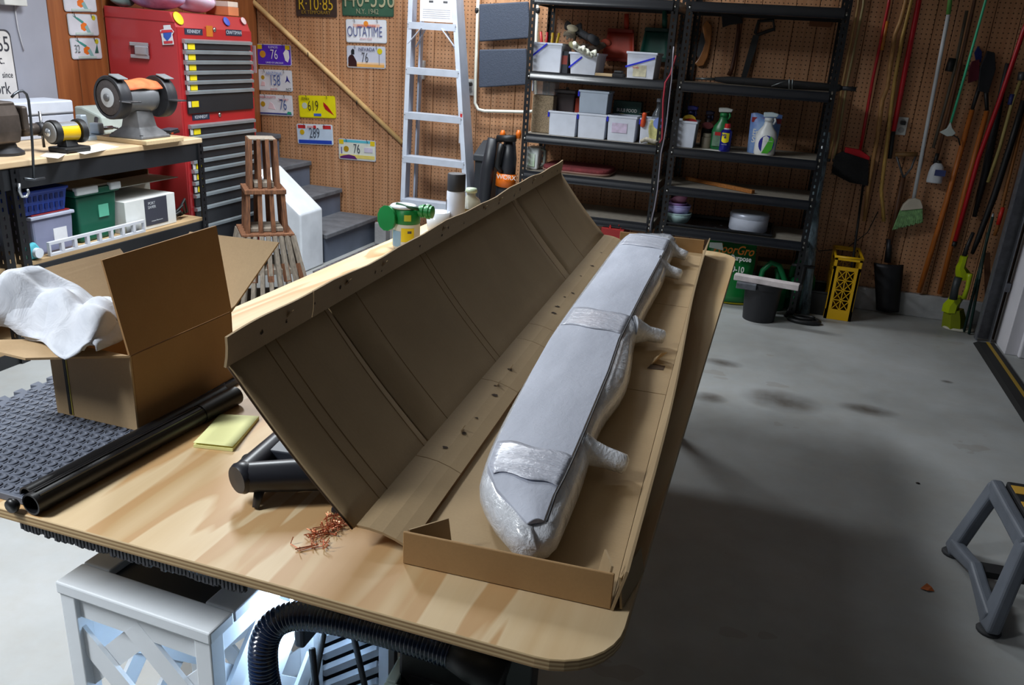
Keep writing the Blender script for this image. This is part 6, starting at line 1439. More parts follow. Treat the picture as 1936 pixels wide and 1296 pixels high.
MB().lathe([(r3*.50, hh*.885), (r3*.52, hh*.93), (r3*.46, hh*.99), (.001, hh)], (c0.x, Yq, TOP), 18).build('stopper', M('stopper_pale', (190, 206, 180), .4), bo, smooth=True)
onbot(-.7, .7, TOP+hh*.36, TOP+hh*.52, M('label_amber', (120, 100, 50), .5, var=.4, scale=60), 'label_patch', r3, c0.x, Yq, bo)
Yq = 2.86; c0 = ay(828, 410, Yq)
ds_ = thing('white_dish', 'small white cup with a metal spoon behind the lid', 'cup', (c0.x, Yq, TOP)); zt_ = ay(828, 400, Yq).z-TOP
MB().lathe([(.026, .0005), (.040, .02), (.046, zt_), (.043, zt_), (.036, .022), (.001, .012)], (c0.x, Yq, TOP), 24).build('cup_body', M('gloss_white'), ds_, smooth=True)
q = ay(807, 386, Yq); MB().tube([(c0.x-.01, Yq, TOP+.03), (q.x, Yq, q.z)], [.005, .006], 8).build('spoon_handle', M('steel_pale'), ds_, smooth=True)

# ================================================================ garden tools hanging on the right of the back wall
YT = YB-.035
def T(x, y, Y=YT): return ay(x, y, Y)
WOODH = M('handle_wood', (166, 104, 46), .55, var=.3, scale=14, stretch=(6, 6, 1)); ORW = M('handle_orange', (188, 104, 34), .5, var=.2, scale=14, stretch=(6, 6, 1))
DARKW = M('handle_darkwood', (98, 60, 34), .6, var=.3, scale=14, stretch=(6, 6, 1)); BLKM = M('tool_black', (18, 18, 20), .5); TANW = M('handle_tan', (176, 138, 84), .5, var=.25, scale=12)
REDP = M('pole_red', (186, 22, 34), .35); 
def stick(name, label, cat, pts, r, mat, Y=YT, part='shaft', n=10, group=None, extra=None):
    P = [T(x, y, Y) for x, y in pts]; t = thing(name, label, cat, P[-1], group=group)
    MB().tube(P, r, n).build(part, mat, t, smooth=True)
    if extra: extra(t)
    return t
def endcap(t, p, q, r, mat, nm='end_cap', Y=YT):
    MB().tube([T(*p, Y), T(*q, Y)], r, 10).build(nm, mat, t, smooth=True)
stick('wooden_pole', 'thin tan pole hanging closest to the shelving rack', 'pole', ((1627, -30), (1622, 12), (1592, 165), (1576, 262), (1568, 300)), .0075, TANW, YT-.01, group='thin tan poles', extra=lambda t: endcap(t, (1568, 300), (1567, 306), .009, BLKM, 'ferrule', YT-.01))
stick('wooden_pole', 'thin olive pole beside the tan one near the rack', 'pole', ((1636, -30), (1632, 12), (1600, 165), (1585, 262), (1577, 300)), .0075, M('pole_olive', (150, 132, 88), .5), YT-.01, group='thin tan poles', extra=lambda t: endcap(t, (1577, 300), (1576, 306), .009, BLKM, 'ferrule', YT-.01))
# black push broom with red handle
t = thing('push_broom', 'black broom with thin red handle hanging head down', 'broom', T(1608, 345))
MB().tube([T(1684, -20), T(1680, 8), T(1650, 150), T(1626, 286)], .0085, 10).build('handle', REDP, t, smooth=True)
MB().tube([T(1678, 40, YT-.006), T(1667, 95, YT-.006)], .0088, 10).build('yellow_sleeve', M('sleeve_amber', (196, 120, 40), .4), t, smooth=True)
MB().prism([(T(x, y).x, T(x, y).z) for x, y in ((1598, 278), (1626, 283), (1644, 296), (1642, 304), (1596, 288))], YT-.03, YT+.02, 'xz').build('red_socket', REDP, t, bevel=.003)
br = [(T(x, y).x, T(x, y).z) for x, y in ((1594, 286), (1642, 302), (1640, 350), (1606, 344), (1572, 326), (1578, 294))]
MB().prism(br, YT-.04, YT+.02, 'xz').build('bristle_block', M('bristle_black', (20, 19, 20), .9, bump=.6, bscale=200), t, bevel=.004)
m = MB(); random.seed(8)
for i in range(26):
    u = i/25; x = 1574+66*u; y = 326+25*u; a = T(x, y, YT-.03); m.tube([a+Vector((0, 0, .02)), a+Vector((rnd(-.01, .01), rnd(-.01, .01), -.012))], .002, 4)
setp(m.build('bristles', M('bristle_black'), t), kind='stuff')
# black rod standing in the yellow crate
# staffs
stick('walking_staff', 'crooked light wood staff hanging left of the smoother one', 'staff', ((1717, -30), (1712, 5), (1702, 42), (1692, 66), (1684, 120), (1678, 165), (1668, 190), (1659, 260), (1648, 318), (1642, 352), (1634, 418)), [.011, .011, .012, .011, .013, .011, .013, .012, .011, .011, .010], M('staff_wood', (186, 136, 78), .5, var=.3, scale=20, stretch=(5, 5, 1)), YT-.02, n=8, group='two wooden staffs')
stick('walking_staff', 'smooth yellowish wood staff hanging right of the crooked one', 'staff', ((1731, -30), (1722, 5), (1706, 70), (1692, 150), (1683, 220), (1676, 280), (1671, 320), (1666, 360), (1669, 390), (1671, 419)), .0105, M('staff_yellow', (190, 150, 74), .5, var=.25, scale=20, stretch=(5, 5, 1)), YT-.02, n=8, group='two wooden staffs')
t = stick('red_pole', 'thick red pole with black lower end left of the outlet', 'pole', ((1742, -30), (1736, 10), (1712, 130), (1689, 248)), .0145, REDP)
endcap(t, (1689, 249), (1682, 300), .012, BLKM, 'black_end')
# shovel hanging upside down
t = thing('garden_shovel', 'dark shovel with wooden D grip hanging blade down', 'shovel', T(1680, 588))
MB().tube([T(1692, 292, YT-.01), T(1735, 292, YT-.01)], .013, 10).build('grip', M('grip_wood', (130, 94, 50), .5, var=.3), t, smooth=True)
for s in ((1694, 293), (1732, 293)): MB().tube([T(*s, YT-.01), T(s[0]+(1712-s[0])*.45, 318, YT-.01), T(1708, 336, YT-.01)], .006, 8).build('yoke_arm', M('yoke_steel', (96, 96, 100), .4, metal=.6), t, smooth=True)
MB().tube([T(1708, 334), T(1695, 400), T(1680, 470)], [.014, .015, .016], 10).build('handle', DARKW, t, smooth=True)
MB().tube([T(1682, 452), T(1678, 496)], [.016, .020], 10).build('socket', M('shovel_steel', (44, 44, 48), .45, metal=.5), t, smooth=True)
def blade(s, u):
    a = T(1652+6*s-2*s, 496+88*s); b = T(1708-10*s, 500+88*s); q = a.lerp(b, u); return Vector((q.x, YT-.012-.03*math.sin(u*math.pi)-.02*s, q.z))
MB().grid(blade, 10, 10).build('blade', M('shovel_steel'), t, smooth=True, solid=.003)
# white broom
t = thing('house_broom', 'white handled broom with pale green angled bristles', 'broom', T(1715, 432))
MB().tube([T(1793, 28, YT-.03), T(1760, 200, YT-.03), T(1727, 378, YT-.03)], .0105, 12).build('handle', M('broom_white', (206, 210, 214), .35), t, smooth=True)
MB().tube([T(1800, -30, YT-.03), T(1793, 27, YT-.03)], .012, 12).build('green_grip', M('grip_green', (90, 150, 70), .5), t, smooth=True)
YBm = YT-.03
MB().prism([(T(x, y, YBm).x, T(x, y, YBm).z) for x, y in ((1702, 398), (1708, 386), (1718, 377), (1730, 374), (1740, 378), (1744, 390), (1744, 394))], YBm-.02, YBm+.018, 'xz').build('head', M('broom_cream', (206, 196, 178), .5), t, bevel=.004)
m = MB(); random.seed(2)
for i in range(34):
    u = (i+.5)/34
    for s in (-1, 0, 1):
        a = T(1702+42*u, 397-2*u, YBm+s*.010); b = T(1688+56*u, 434-14*u, YBm+s*.014); m.tube([a, b+Vector((rnd(-.003, .003), 0, rnd(-.006, .006)))], .0030, 4)
setp(m.build('bristles', M('bristle_green', (140, 186, 124), .7, var=.3, scale=60), t), kind='stuff')
# thin handles
stick('hoe_handle', 'dull brown long handle hanging behind the mint rod', 'handle', ((1848, -30), (1842, 5), (1818, 110), (1795, 210), (1772, 296)), .0095, DARKW, extra=lambda t: endcap(t, (1773, 290), (1767, 310), .0115, BLKM, 'ferrule'))
stick('rake_handle', 'greyish thin handle beside the white broom handle', 'handle', ((1828, 20), (1805, 130), (1784, 210), (1764, 280)), .0085, M('handle_grey', (92, 82, 68), .6, var=.3), extra=lambda t: endcap(t, (1801, 110), (1793, 135), .020, BLKM, 'black_bracket'))
def mint(t):
    q = T(1795, 246, YT-.03)
    MB().prism([(T(x, y, YT-.03).x, T(x, y, YT-.03).z) for x, y in ((1797, 230), (1800, 242), (1807, 252), (1800, 257), (1790, 258), (1776, 250), (1790, 243))], YT-.042, YT-.018, 'xz').build('white_clip', M('clip_white', (196, 204, 200), .5), t, bevel=.004)
    MB().tube([T(1803, 256, YT-.03), T(1812, 262, YT-.03), T(1815, 275, YT-.03)], .004, 6).build('black_tail', BLKM, t, smooth=True)
stick('mint_rod', 'bright mint green rod ending in a white clip', 'rod', ((1872, -30), (1863, 3), (1828, 128), (1797, 234)), .0068, M('mint', (70, 200, 150), .35), YT-.03, extra=mint)
# loppers with orange wooden handles
t = thing('lopper', 'long loppers with two orange wooden handles hanging down', 'loppers', T(1750, 555))
MB().tube([T(1838, 208), T(1790, 380), T(1737, 553)], [.0135, .015, .0145], 10).build('handle', ORW, t, smooth=True)
MB().tube([T(1866, 210), T(1825, 360), T(1776, 556)], [.0135, .015, .0145], 10).build('handle', ORW, t, smooth=True)
for a, b in (((1838, 207), (1853, 160)), ((1866, 209), (1864, 170))): MB().tube([T(*a), T(*b)], [.010, .012], 8).build('tang', BLKM, t, smooth=True)
MB().prism([(T(x, y).x, T(x, y).z) for x, y in ((1848, 172), (1868, 176), (1882, 130), (1880, 100), (1866, 96), (1852, 130))], YT-.012, YT+.008, 'xz').build('blade', M('lopper_dark', (38, 40, 44), .5, metal=.4), t, bevel=.002)
t = thing('hand_fan', 'small blue and red paddle hanging behind the mint rod', 'paddle', T(1843, 155))
MB().prism([(T(x, y).x, T(x, y).z) for x, y in ((1843, 100), (1850, 86), (1858, 98), (1856, 118), (1846, 116))], YB-.02, YB-.012, 'xz').build('blue_half', M('paddle_blue', (20, 40, 110), .4), t, bevel=.002)
MB().prism([(T(x, y).x, T(x, y).z) for x, y in ((1838, 116), (1852, 112), (1852, 150), (1830, 158), (1832, 130))], YB-.032, YB-.022, 'xz').build('red_half', M('paddle_red', (90, 20, 36), .4), t, bevel=.002)
# white jug hanging
q = T(1770, 326, YT-.02); t = thing('hanging_jug', 'small white plastic jug with blue label hanging on the pegboard', 'jug', T(1768, 346, YT-.02))
w_ = (T(1786, 326, YT-.02).x-T(1755, 326, YT-.02).x)/2; zb_, zt_ = T(1768, 346, YT-.02).z, T(1774, 308, YT-.02).z; h_ = zt_-zb_
MB().lathe([(w_*.95, 0), (w_, .008), (w_*.96, h_*.5), (w_*.8, h_*.82), (w_*.45, h_*.97), (w_*.3, h_)], (q.x, YT-.02, zb_), 20, sy=.7).build('jug_body', M('jug_white', (206, 210, 216), .4), t, smooth=True)
MB().box(q.x-.012, q.x+.045, YT-.02-w_*.71, YT-.02-w_*.69, zb_+h_*.38, zb_+h_*.68).build('label_patch', M('label_navy', (60, 70, 120), .5), t)
MB().lathe([(w_*.34, h_*1.0), (w_*.34, h_*1.12), (.001, h_*1.13)], (q.x, YT-.02, zb_), 12).build('cap', BLKM, t, smooth=True)
# red pole to the right
t = stick('red_pole', 'long slim red pole with black tip at the far end of the wall', 'pole', ((1950, 20), (1934, 62), (1890, 190), (1850, 300), (1806, 456)), .0125, REDP, YT-.05)
endcap(t, (1806, 457), (1803, 466), .013, BLKM, 'black_tip', YT-.05)
# dark cluster in the corner
stick('bamboo_rake', 'bamboo coloured handle with blue tape in the corner', 'handle', ((1934, 140), (1912, 200), (1890, 280), (1868, 345)), .0095, M('bamboo', (176, 156, 92), .5, var=.2), YT-.03, extra=lambda t: (endcap(t, (1914, 178), (1909, 198), .013, M('tape_blue', (40, 50, 110), .5), 'tape_wrap', YT-.03), endcap(t, (1933, 136), (1930, 152), .020, M('yoke_steel'), 'ferrule', YT-.03)))
stick('hoe_handle', 'brown handle with bright red grip close to the door track', 'handle', ((1950, 180), (1926, 260), (1903, 355), (1886, 430), (1880, 446)), .0095, WOODH, YT-.06, extra=lambda t: endcap(t, (1896, 392), (1887, 425), .012, M('grip_red', (216, 40, 28), .45), 'red_grip', YT-.06))
stick('hoe_handle', 'brown handle closest to the door track', 'handle', ((1960, 200), (1936, 285), (1908, 395)), .0095, DARKW, YT-.07)
stick('black_tube', 'matt black tube leaning in the corner', 'tube', ((1936, 190), (1912, 270), (1880, 370), (1850, 450), (1838, 480)), [.016, .018, .018, .016, .010], BLKM, YT-.07)
stick('black_tube', 'thin black tube behind the red pole', 'tube', ((1905, 120), (1885, 220), (1862, 330), (1842, 410)), [.012, .020, .020, .012], M('tube_charcoal', (30, 30, 34), .6), YB-.03)
# folded garden chair frame of green tubes leaning in the corner
t = thing('green_stakes', 'pair of dark green garden stakes leaning in the corner', 'stakes', (1.13, 5.1, 0))
for a, b in (((1877, 410), (1822, 628)), ((1868, 440), (1832, 632))): 
    q = T(*a, 5.18); e = az(*b, .004); MB().tube([q, e], .008, 8).build('stake', M('stake_green', (26, 56, 50), .5), t, smooth=True)
MB().tube([T(1878, 404, 5.18), T(1874, 422, 5.18)], .006, 8).build('metal_tip', M('steel_pale'), t, smooth=True)
t = thing('wooden_lath', 'dark wooden lath standing in the corner behind the stakes', 'lath', (1.17, 5.2, 0))
q = T(1866, 478, 5.24); e = az(1848, 600, .0); MB().bar(q, (e.x, 5.2, 0.002), .03, .012, up=(0, 1, 0)).build('board', DARKW, t)

# lime green string trimmer leaning in the corner
LIM = M('lime', (170, 190, 16), .4, var=.1); LIMD = M('lime_dark', (130, 140, 20), .4)  # second lime is a darker tone for the guard
st = thing('string_trimmer', 'lime green string trimmer standing on its guard in the corner', 'trimmer', az(1808, 622, 0))
Ys = 5.08
def S(x, y, Y=Ys): return ay(x, y, Y)
b0 = az(1812, 625, 0.0); Ys = b0.y+.02
MB().lathe([(.085, .001), (.086, .008), (.080, .016)], (b0.x, Ys, 0), 24, sy=.7).build('guard_rim', M('rim_white', (196, 192, 176), .5), st, smooth=True)
r0 = [[S(x, y, Ys)+Vector((0, dy, 0)) for (x, dy) in ((xa_, 0), ((xa_*.7+xb_*.3), -.05), ((xa_*.3+xb_*.7), -.05), (xb_, 0), ((xa_+xb_)/2, .045))] for xa_, xb_, y in ((1780, 1826, 618), (1782, 1826, 600), (1785, 1822, 584))]
MB().loft(r0).build('guard', LIMD, st, smooth=True, auto=50)
r0 = [[S(x, y, Ys)+Vector((0, dy, 0)) for (x, dy) in ((xa_, 0), ((xa_*.7+xb_*.3), -.055), ((xa_*.3+xb_*.7), -.055), (xb_, 0), ((xa_+xb_)/2, .05))] for xa_, xb_, y in ((1780, 1812, 588), (1783, 1816, 575), (1792, 1822, 566), (1795, 1820, 560))]
MB().loft(r0).build('motor_cover', LIM, st, smooth=True, auto=50)
MB().tube([S(1802, 566), S(1806, 545), S(1812, 525)], [.022, .020, .022], 12).build('shaft_sleeve', M('sleeve_dark', (44, 50, 52), .5), st, smooth=True)
MB().tube([S(1822, 565), S(1829, 545), S(1833, 525), S(1834, 518)], [.014, .012, .014, .016], 10).build('grip', LIM, st, smooth=True)
r0 = [[S(x, y, Ys)+Vector((0, dy, 0)) for (x, dy) in ((xa_, 0), ((xa_*.7+xb_*.3), -.035), ((xa_*.3+xb_*.7), -.035), (xb_, 0), ((xa_+xb_)/2, .04))] for xa_, xb_, y in ((1808, 1836, 528), (1806, 1835, 516), (1807, 1826, 505), (1812, 1828, 495), (1815, 1831, 484))]
MB().loft(r0).build('head_housing', LIM, st, smooth=True, auto=50)
MB().tube([S(1823, 484), S(1828, 468), S(1840, 440)], [.013, .011, .010], 10).build('shaft', BLKM, st, smooth=True)
MB().tube([S(1826, 476, Ys-.012), S(1837, 442, Ys-.012)], .004, 6).build('shaft_label', M('label_cream', (186, 170, 120), .5), st, smooth=True)

# garage door track
tk = thing('door_track', 'grey galvanised vertical door track with angle beside the opening', 'track', (1.25, 5.0, 0))
GAL = M('galvanised', (120, 122, 128), .45, metal=.5, var=.2, scale=30)
MB().box(1.222, 1.228, 4.962, 5.02, .01, 2.3).build('track_flange', GAL, tk); MB().box(1.2285, 1.30, 5.012, 5.02, .01, 2.3).build('track_web', GAL, tk)
MB().box(1.294, 1.30, 4.97, 5.0115, .01, 2.3).build('track_return', GAL, tk)
for z in (.3, .75, 1.2): MB().box(1.301, 1.328, 4.985, 5.02, z, z+.05).build('bracket', GAL, tk)

# yellow slotted crate standing on end
YC = M('crate_yellow', (222, 172, 6), .4, var=.06)
c0, c1 = az(1563, 604, 0), az(1612, 608, 0)
cyF = (c0.y+c1.y)/2; xA, xB = c0.x, c1.x; zT = ay(1600, 488, cyF).z; dep = .30
xA = ay(1566, 560, cyF).x; xB = ay(1617, 560, cyF).x
cr = thing('yellow_crate', 'yellow plastic lattice crate standing on its end', 'crate', ((xA+xB)/2, cyF+dep/2, 0))
def lattice_face(fn, w, h, nx, nz, parent, mat, bw=.013, th=.006):
    """lattice panel: fn(u, v) maps metres on the face to space"""
    m = MB()
    def b(p, q, ww): 
        m.bar(fn(*p), fn(*q), ww, th, up=(fn(0, 0)-fn(0, 0)+NRM))
    for z0_, z1_ in ((0, .06), (h-.075, h-.055), (h-.018, h)):
        m.bar(fn(0, (z0_+z1_)/2), fn(w, (z0_+z1_)/2), z1_-z0_, th, up=NRM)
    for x_ in (bw/2, w-bw/2): m.bar(fn(x_, 0), fn(x_, h), bw, th, up=NRM)
    gx0, gx1, gz0, gz1 = w*.18, w*.82, .06, h-.075
    m.bar(fn(gx0-.012, gz0), fn(gx0-.012, gz1), .03, th, up=NRM); m.bar(fn(gx1+.012, gz0), fn(gx1+.012, gz1), .03, th, up=NRM)
    for i in range(nx+1): x_ = gx0+(gx1-gx0)*i/nx; m.bar(fn(x_, gz0), fn(x_, gz1), .005, th*.8, up=NRM)
    for j in range(nz+1): z_ = gz0+(gz1-gz0)*j/nz; m.bar(fn(gx0, z_), fn(gx1, z_), .005, th*.8, up=NRM)
    for i in range(nx):
        for j in range(nz):
            xa_, xb_ = gx0+(gx1-gx0)*i/nx, gx0+(gx1-gx0)*(i+1)/nx; za_, zb_ = gz0+(gz1-gz0)*j/nz, gz0+(gz1-gz0)*(j+1)/nz
            m.bar(fn(xa_, za_), fn(xb_, zb_), .004, th*.6, up=NRM); m.bar(fn(xa_, zb_), fn(xb_, za_), .004, th*.6, up=NRM)
    return m
NRM = Vector((0, 1, 0)); W0 = xB-xA
lattice_face(lambda u, v: Vector((xA+u, cyF, v+.001)), W0, zT, 2, 4, cr, YC).build('lattice_side', YC, cr)
lattice_face(lambda u, v: Vector((xA+u, cyF+dep, v+.001)), W0, zT, 2, 4, cr, YC).build('lattice_side', YC, cr)
NRM = Vector((1, 0, 0))
lattice_face(lambda u, v: Vector((xA, cyF+u, v+.001)), dep, zT, 3, 4, cr, YC).build('lattice_side', YC, cr)
lattice_face(lambda u, v: Vector((xB, cyF+u, v+.001)), dep, zT, 3, 4, cr, YC).build('lattice_side', YC, cr)
MB().box(xA, xB, cyF, cyF+dep, .001, .008).build('crate_bottom', YC, cr)
MB().tube([(xA, cyF, zT), (xB, cyF, zT), (xB, cyF+dep, zT), (xA, cyF+dep, zT)], .009, 8, closed=True).build('top_rim', YC, cr, smooth=True)
t = thing('black_rod', 'thin black rod standing upright in the yellow crate', 'rod', (ay(1612, 500, cyF+.15).x, cyF+.15, .01))
MB().tube([(ay(1612, 500, cyF+.15).x, cyF+.15, .01), ay(1613, 490, cyF+.15), ay(1632, 348, YT-.02)], .007, 8).build('shaft', BLKM, t, smooth=True)
MB().lathe([(.012, 0), (.013, .02), (.008, .03)], (ay(1612, 500, cyF+.15).x, cyF+.15, .009), 10).build('foot', BLKM, t, smooth=True)

# clear plastic roll against the rack end
t = thing('plastic_roll', 'roll of clear blue grey plastic sheeting standing at the rack end', 'roll', (.28, 5.02, 0))
k = NT('clear_film', .18); p = k.objc(); a = k.noise(k.map(p, (20, 20, 4)), 1, 4, .7, 1); k.col(k.ramp(a, [(.35, (40, 44, 48)), (.6, (120, 140, 150)), (.72, (196, 206, 214))])); k.bump(a, .6, .01); k.b.inputs['Alpha'].default_value = .75
MB().tube([Vector((ay(1524, 560, 5.02).x, 5.02, .002)), ay(1530, 480, 5.02), ay(1540, 380, 5.03), ay(1556, 290, 5.04), ay(1562, 250, 5.05)], [.04, .038, .033, .03, .026], 14).build('film_roll', k.m, t, smooth=True)
MB().tube([Vector((ay(1524, 560, 5.02).x, 5.02, .003)), ay(1556, 285, 5.04)], .012, 8).build('core', M('core_grey', (70, 72, 70), .6), t, smooth=True)
t = thing('thin_cord', 'thin black cord looping down beside the rack end', 'cord', T(1545, 470))
MB().tube([T(1528, 445, 5.3), T(1540, 458, 5.3), T(1547, 475, 5.3), T(1600, 470, 5.32), T(1640, 440, 5.32), T(1660, 400, 5.32)], .003, 6).build('cord_line', BLKM, t, smooth=True)

# ================================================================ floor in front of the racks
# fertiliser bag
a, b, z0, z1 = span(1332, 462, 1416, 578, 4.80)
t = thing('fertiliser_bag', 'green plant food bag with orange lettering standing on the floor', 'bag', ((a+b)/2, 4.9, 0))
q = az(1370, 580, 0); yb_ = q.y+.03; a, b, z0, z1 = span(1330, 462, 1422, 580, yb_)
BG = M('bag_green', (16, 118, 52), .35, var=.12, scale=6, coat=.3)
def bagf(s, u, sg=-1):
    bul = (math.sin(u*math.pi)**.5)*(.075*(1-s)**.35*min(1, s*6+.5)+.004); return Vector((a+(b-a)*u+.012*(s-.5)*(u-.5)+.004*math.sin(s*12), yb_+.08+sg*bul, .001+(z1)*s+.008*math.sin(u*8)*s))
MB().grid(lambda s, u: bagf(s, u, -1), 12, 14).build('bag_front', BG, t, smooth=True)
MB().grid(lambda s, u: bagf(s, u, 1)+Vector((0, .001, 0)), 12, 14).build('bag_back', BG, t, smooth=True)
def btext(s, u, v, size, mat, sx=1, sh=0): q = bagf(v, u); text(s, size, mat, t, (q.x, q.y-.02, q.z), rot=(math.pi/2-.12, 0, 0), sx=sx, shear=sh, bold=.001)
btext('MoorGro', .55, .92, .075, M('ink_orange', (226, 130, 20), .5), .8, .3); btext('Purpose', .72, .79, .045, M('white_ink'), .8); btext('10-10-10', .55, .62, .05, M('white_ink'), .8)
MB().grid(lambda s, u: bagf(.01+.03*s, .02+.96*u)+Vector((0, -.004, 0)), 2, 10).build('yellow_band', M('label_yellow'), t, smooth=True)
MB().prism([(bagf(.9, .05).x, bagf(.9, .05).z), (bagf(.9, .35).x, bagf(.88, .35).z), (bagf(.98, .3).x, bagf(.99, .3).z), (bagf(.98, .05).x, bagf(.98, .05).z)], yb_+.004, yb_+.012, 'xz').build('white_flash', M('flash_white', (206, 214, 206), .5), t)
# watering can
def wcan(label, c, r, h, hand):
    t = thing('watering_can', label, 'watering can', c); W = M('can_green', (20, 122, 70), .4, var=.1); cx, cy, cz = c
    MB().lathe([(r*.95, .0), (r, .01), (r*.98, h*.75), (r*.8, h*.92), (r*.45, h), (.001, h*1.0)], c, 24, sy=.85).build('tank', W, t, smooth=True)
    MB().tube([(cx-r*.55, cy, cz+h*.9), (cx-r*.5, cy, cz+h*1.3), (cx-r*.1, cy, cz+h*1.62), (cx+r*.35, cy, cz+h*1.55), (cx+r*.85, cy, cz+h*1.0), (cx+r*1.02, cy, cz+h*.45)], .017, 10).build('handle', W, t, smooth=True)
    MB().tube([(cx-r*.8, cy, cz+h*.2), (cx-r*1.3, cy-.02, cz+h*.8), (cx-r*1.55, cy-.03, cz+h*1.25)], [.022, .016, .014], 10).build('spout', W, t, smooth=True)
q = ay(1458, 520, 5.06); zw = ay(1455, 505, 5.06).z; wcan('green plastic watering can behind the black bucket', (q.x, 5.06, .0), .105, zw*.62 if False else zw*.98/1.0*.70, 1)
q = ay(1512, 520, 5.15); wcan('second green watering can half hidden by the rack post', (q.x, 5.15, .0), .09, .19, 1)
# black nursery bucket
q = az(1432, 612, 0); rb = (az(1466, 606, 0).x-az(1399, 606, 0).x)/2; cy_ = q.y+rb
bk = thing('black_bucket', 'black plastic bucket with moulded rim on the floor', 'bucket', (q.x, cy_, 0)); zt_ = ay(1437, 540, cy_-rb).z
MB().lathe([(rb*.92, .0), (rb*.93, .01), (rb*1.06, zt_*.86), (rb*1.12, zt_*.87), (rb*1.13, zt_), (rb*1.08, zt_), (rb*1.02, zt_*.85), (rb*.88, .02), (.001, .015)], (q.x, cy_, 0), 32).build('bucket_body', M('bucket_black', (26, 27, 32), .5, var=.1), bk, smooth=True, auto=45)
t = thing('foam_bar', 'long pale pink and white bar lying across the black bucket', 'bar', (q.x, cy_, zt_))
p0, p1 = ay(1390, 516, cy_-.05), ay(1510, 549, cy_-.09); p0.z = zt_+.022; p1.z = zt_+.018
MB().bar(p0, p1, .055, .034).build('bar_body', M('bar_white', (216, 206, 206), .6, var=.2, scale=20), t, bevel=.004)
MB().bar(p1, p1+(p1-p0).normalized()*.018, .045, .026).build('dark_end', BLKM, t, bevel=.003)
t = thing('tool_tray', 'small grey printed tray on the bucket rim', 'tray', p0+Vector((.06, -.03, 0)))
c_ = p0.lerp(p1, .22)+Vector((0, -.045, -.030)); MB().box(c_.x-.06, c_.x+.05, c_.y-.02, c_.y+.03, c_.z-.02, c_.z+.012).build('tray_body', M('tray_grey', (96, 100, 108), .5, var=.3, scale=40), t, bevel=.003)
# black bicycle pump and coiled tube on the floor
t = thing('coiled_tube', 'black coiled rubber tube lying flat by the bucket', 'tube', az(1525, 612, 0)); c_ = az(1520, 606, .012)
MB().tube([c_+Vector((.085*math.cos(i*.35), .05*math.sin(i*.35), .001*i*.1)) for i in range(18)], .013, 10, closed=True).build('coil', M('rubber_coil', (24, 24, 26), .5), t, smooth=True)
MB().tube([c_+Vector((.06*math.cos(i*.42+.4), .032*math.sin(i*.42+.4), .018)) for i in range(13)], .009, 8).build('coil', M('rubber_coil'), t, smooth=True)
t = thing('floor_pump', 'black floor pump standing behind the coiled tube', 'pump', az(1500, 600, 0)); c_ = az(1500, 600, 0)+Vector((0, .05, 0))
MB().tube([c_+Vector((0, 0, .02)), c_+Vector((.01, .01, .30))], [.018, .016], 12).build('barrel', BLKM, t, smooth=True)
MB().tube([c_+Vector((-.05, -.07, .006)), c_+Vector((0, 0, .022)), c_+Vector((.06, .03, .006))], [.009, .012, .009], 8).build('foot', BLKM, t, smooth=True)
MB().tube([c_+Vector((-.03, -.06, .06)), c_+Vector((-.045, -.08, .004))], .008, 8).build('pedal', BLKM, t, smooth=True)
MB().tube([c_+Vector((-.06, .01, .30)), c_+Vector((.07, .01, .30))], .010, 8).build('handle', BLKM, t, smooth=True)
t = thing('brown_carton', 'brown carton on the floor under the right rack', 'carton', (.07, 5.15, 0))
MB().box(-.02, .19, 5.20, 5.32, .0, .25).build('carton_body', cardboard('cardboard3', (120, 90, 60), (100, 74, 48)), t, bevel=.002)
MB().box(-.02, .19, 5.197, 5.1995, .22, .249).build('flap_edge', CARDE, t)
t = thing('black_planter', 'low dark planter on the floor at the end of the rack', 'planter', (.29, 5.15, 0)); q = ay(1555, 535, 5.0)
MB().tub(.30, .42, 5.05, 5.25, .0005, .15, .012).build('planter_body', M('planter_dark', (40, 42, 44), .6), t, bevel=.004)
# red flower pots glimpsed behind the bundle
a, b, z0, z1 = span(1142, 428, 1172, 447, 4.85)
t = thing('tinsel_box', 'red box of tinsel glimpsed past the far end of the carton', 'box', ((a+b)/2, 4.95, .0)); 
MB().box(a-.02, b+.02, 4.86, 5.1, .0, z1-.02).build('box_body', M('box_red', (150, 30, 30), .5), t)
m = MB(); random.seed(14)
for i in range(40):
    x = rnd(a-.01, b+.01); y = rnd(4.87, 5.05); m.tube([(x, y, z1-.022), (x+rnd(-.02, .02), y+rnd(-.02, .02), z1+rnd(-.005, .012))], .003, 4)
setp(m.build('tinsel', M('tinsel_red', (176, 40, 34), .3, metal=.3), t), kind='stuff')

# leaf blower with black tube, and dark bin behind the lid
YV = 4.95
def V(x, y, Y=YV): return ay(x, y, Y)
lbw = thing('leaf_blower', 'black and orange leaf blower standing by the ladder', 'leaf blower', (V(950, 380).x, YV, 0))
MB().tube([Vector((V(950, 420).x, YV, .02)), V(951, 388), V(956, 345), V(962, 300), V(964, 262)], [.05, .055, .058, .05, .034], 16).build('motor_body', M('blower_black', (34, 36, 42), .45), lbw, smooth=True)
MB().tube([V(955, 352, YV-.012), V(958, 328, YV-.012)], [.064, .063], 20).build('orange_band', M('blower_orange', (228, 110, 14), .4), lbw, smooth=True)
text('WORX', .04, M('white_ink'), lbw, V(957, 336, YV-.085), sx=1)
MB().tube([V(948, 272, YV-.06), V(944, 290, YV-.07), V(940, 315, YV-.07), V(948, 325, YV-.06)], [.018, .017, .018, .014], 10).build('handle', BLKM, lbw, smooth=True)
MB().tube([V(940, 262, YV-.05), V(975, 262, YV-.05)], .022, 10).build('air_neck', BLKM, lbw, smooth=True)
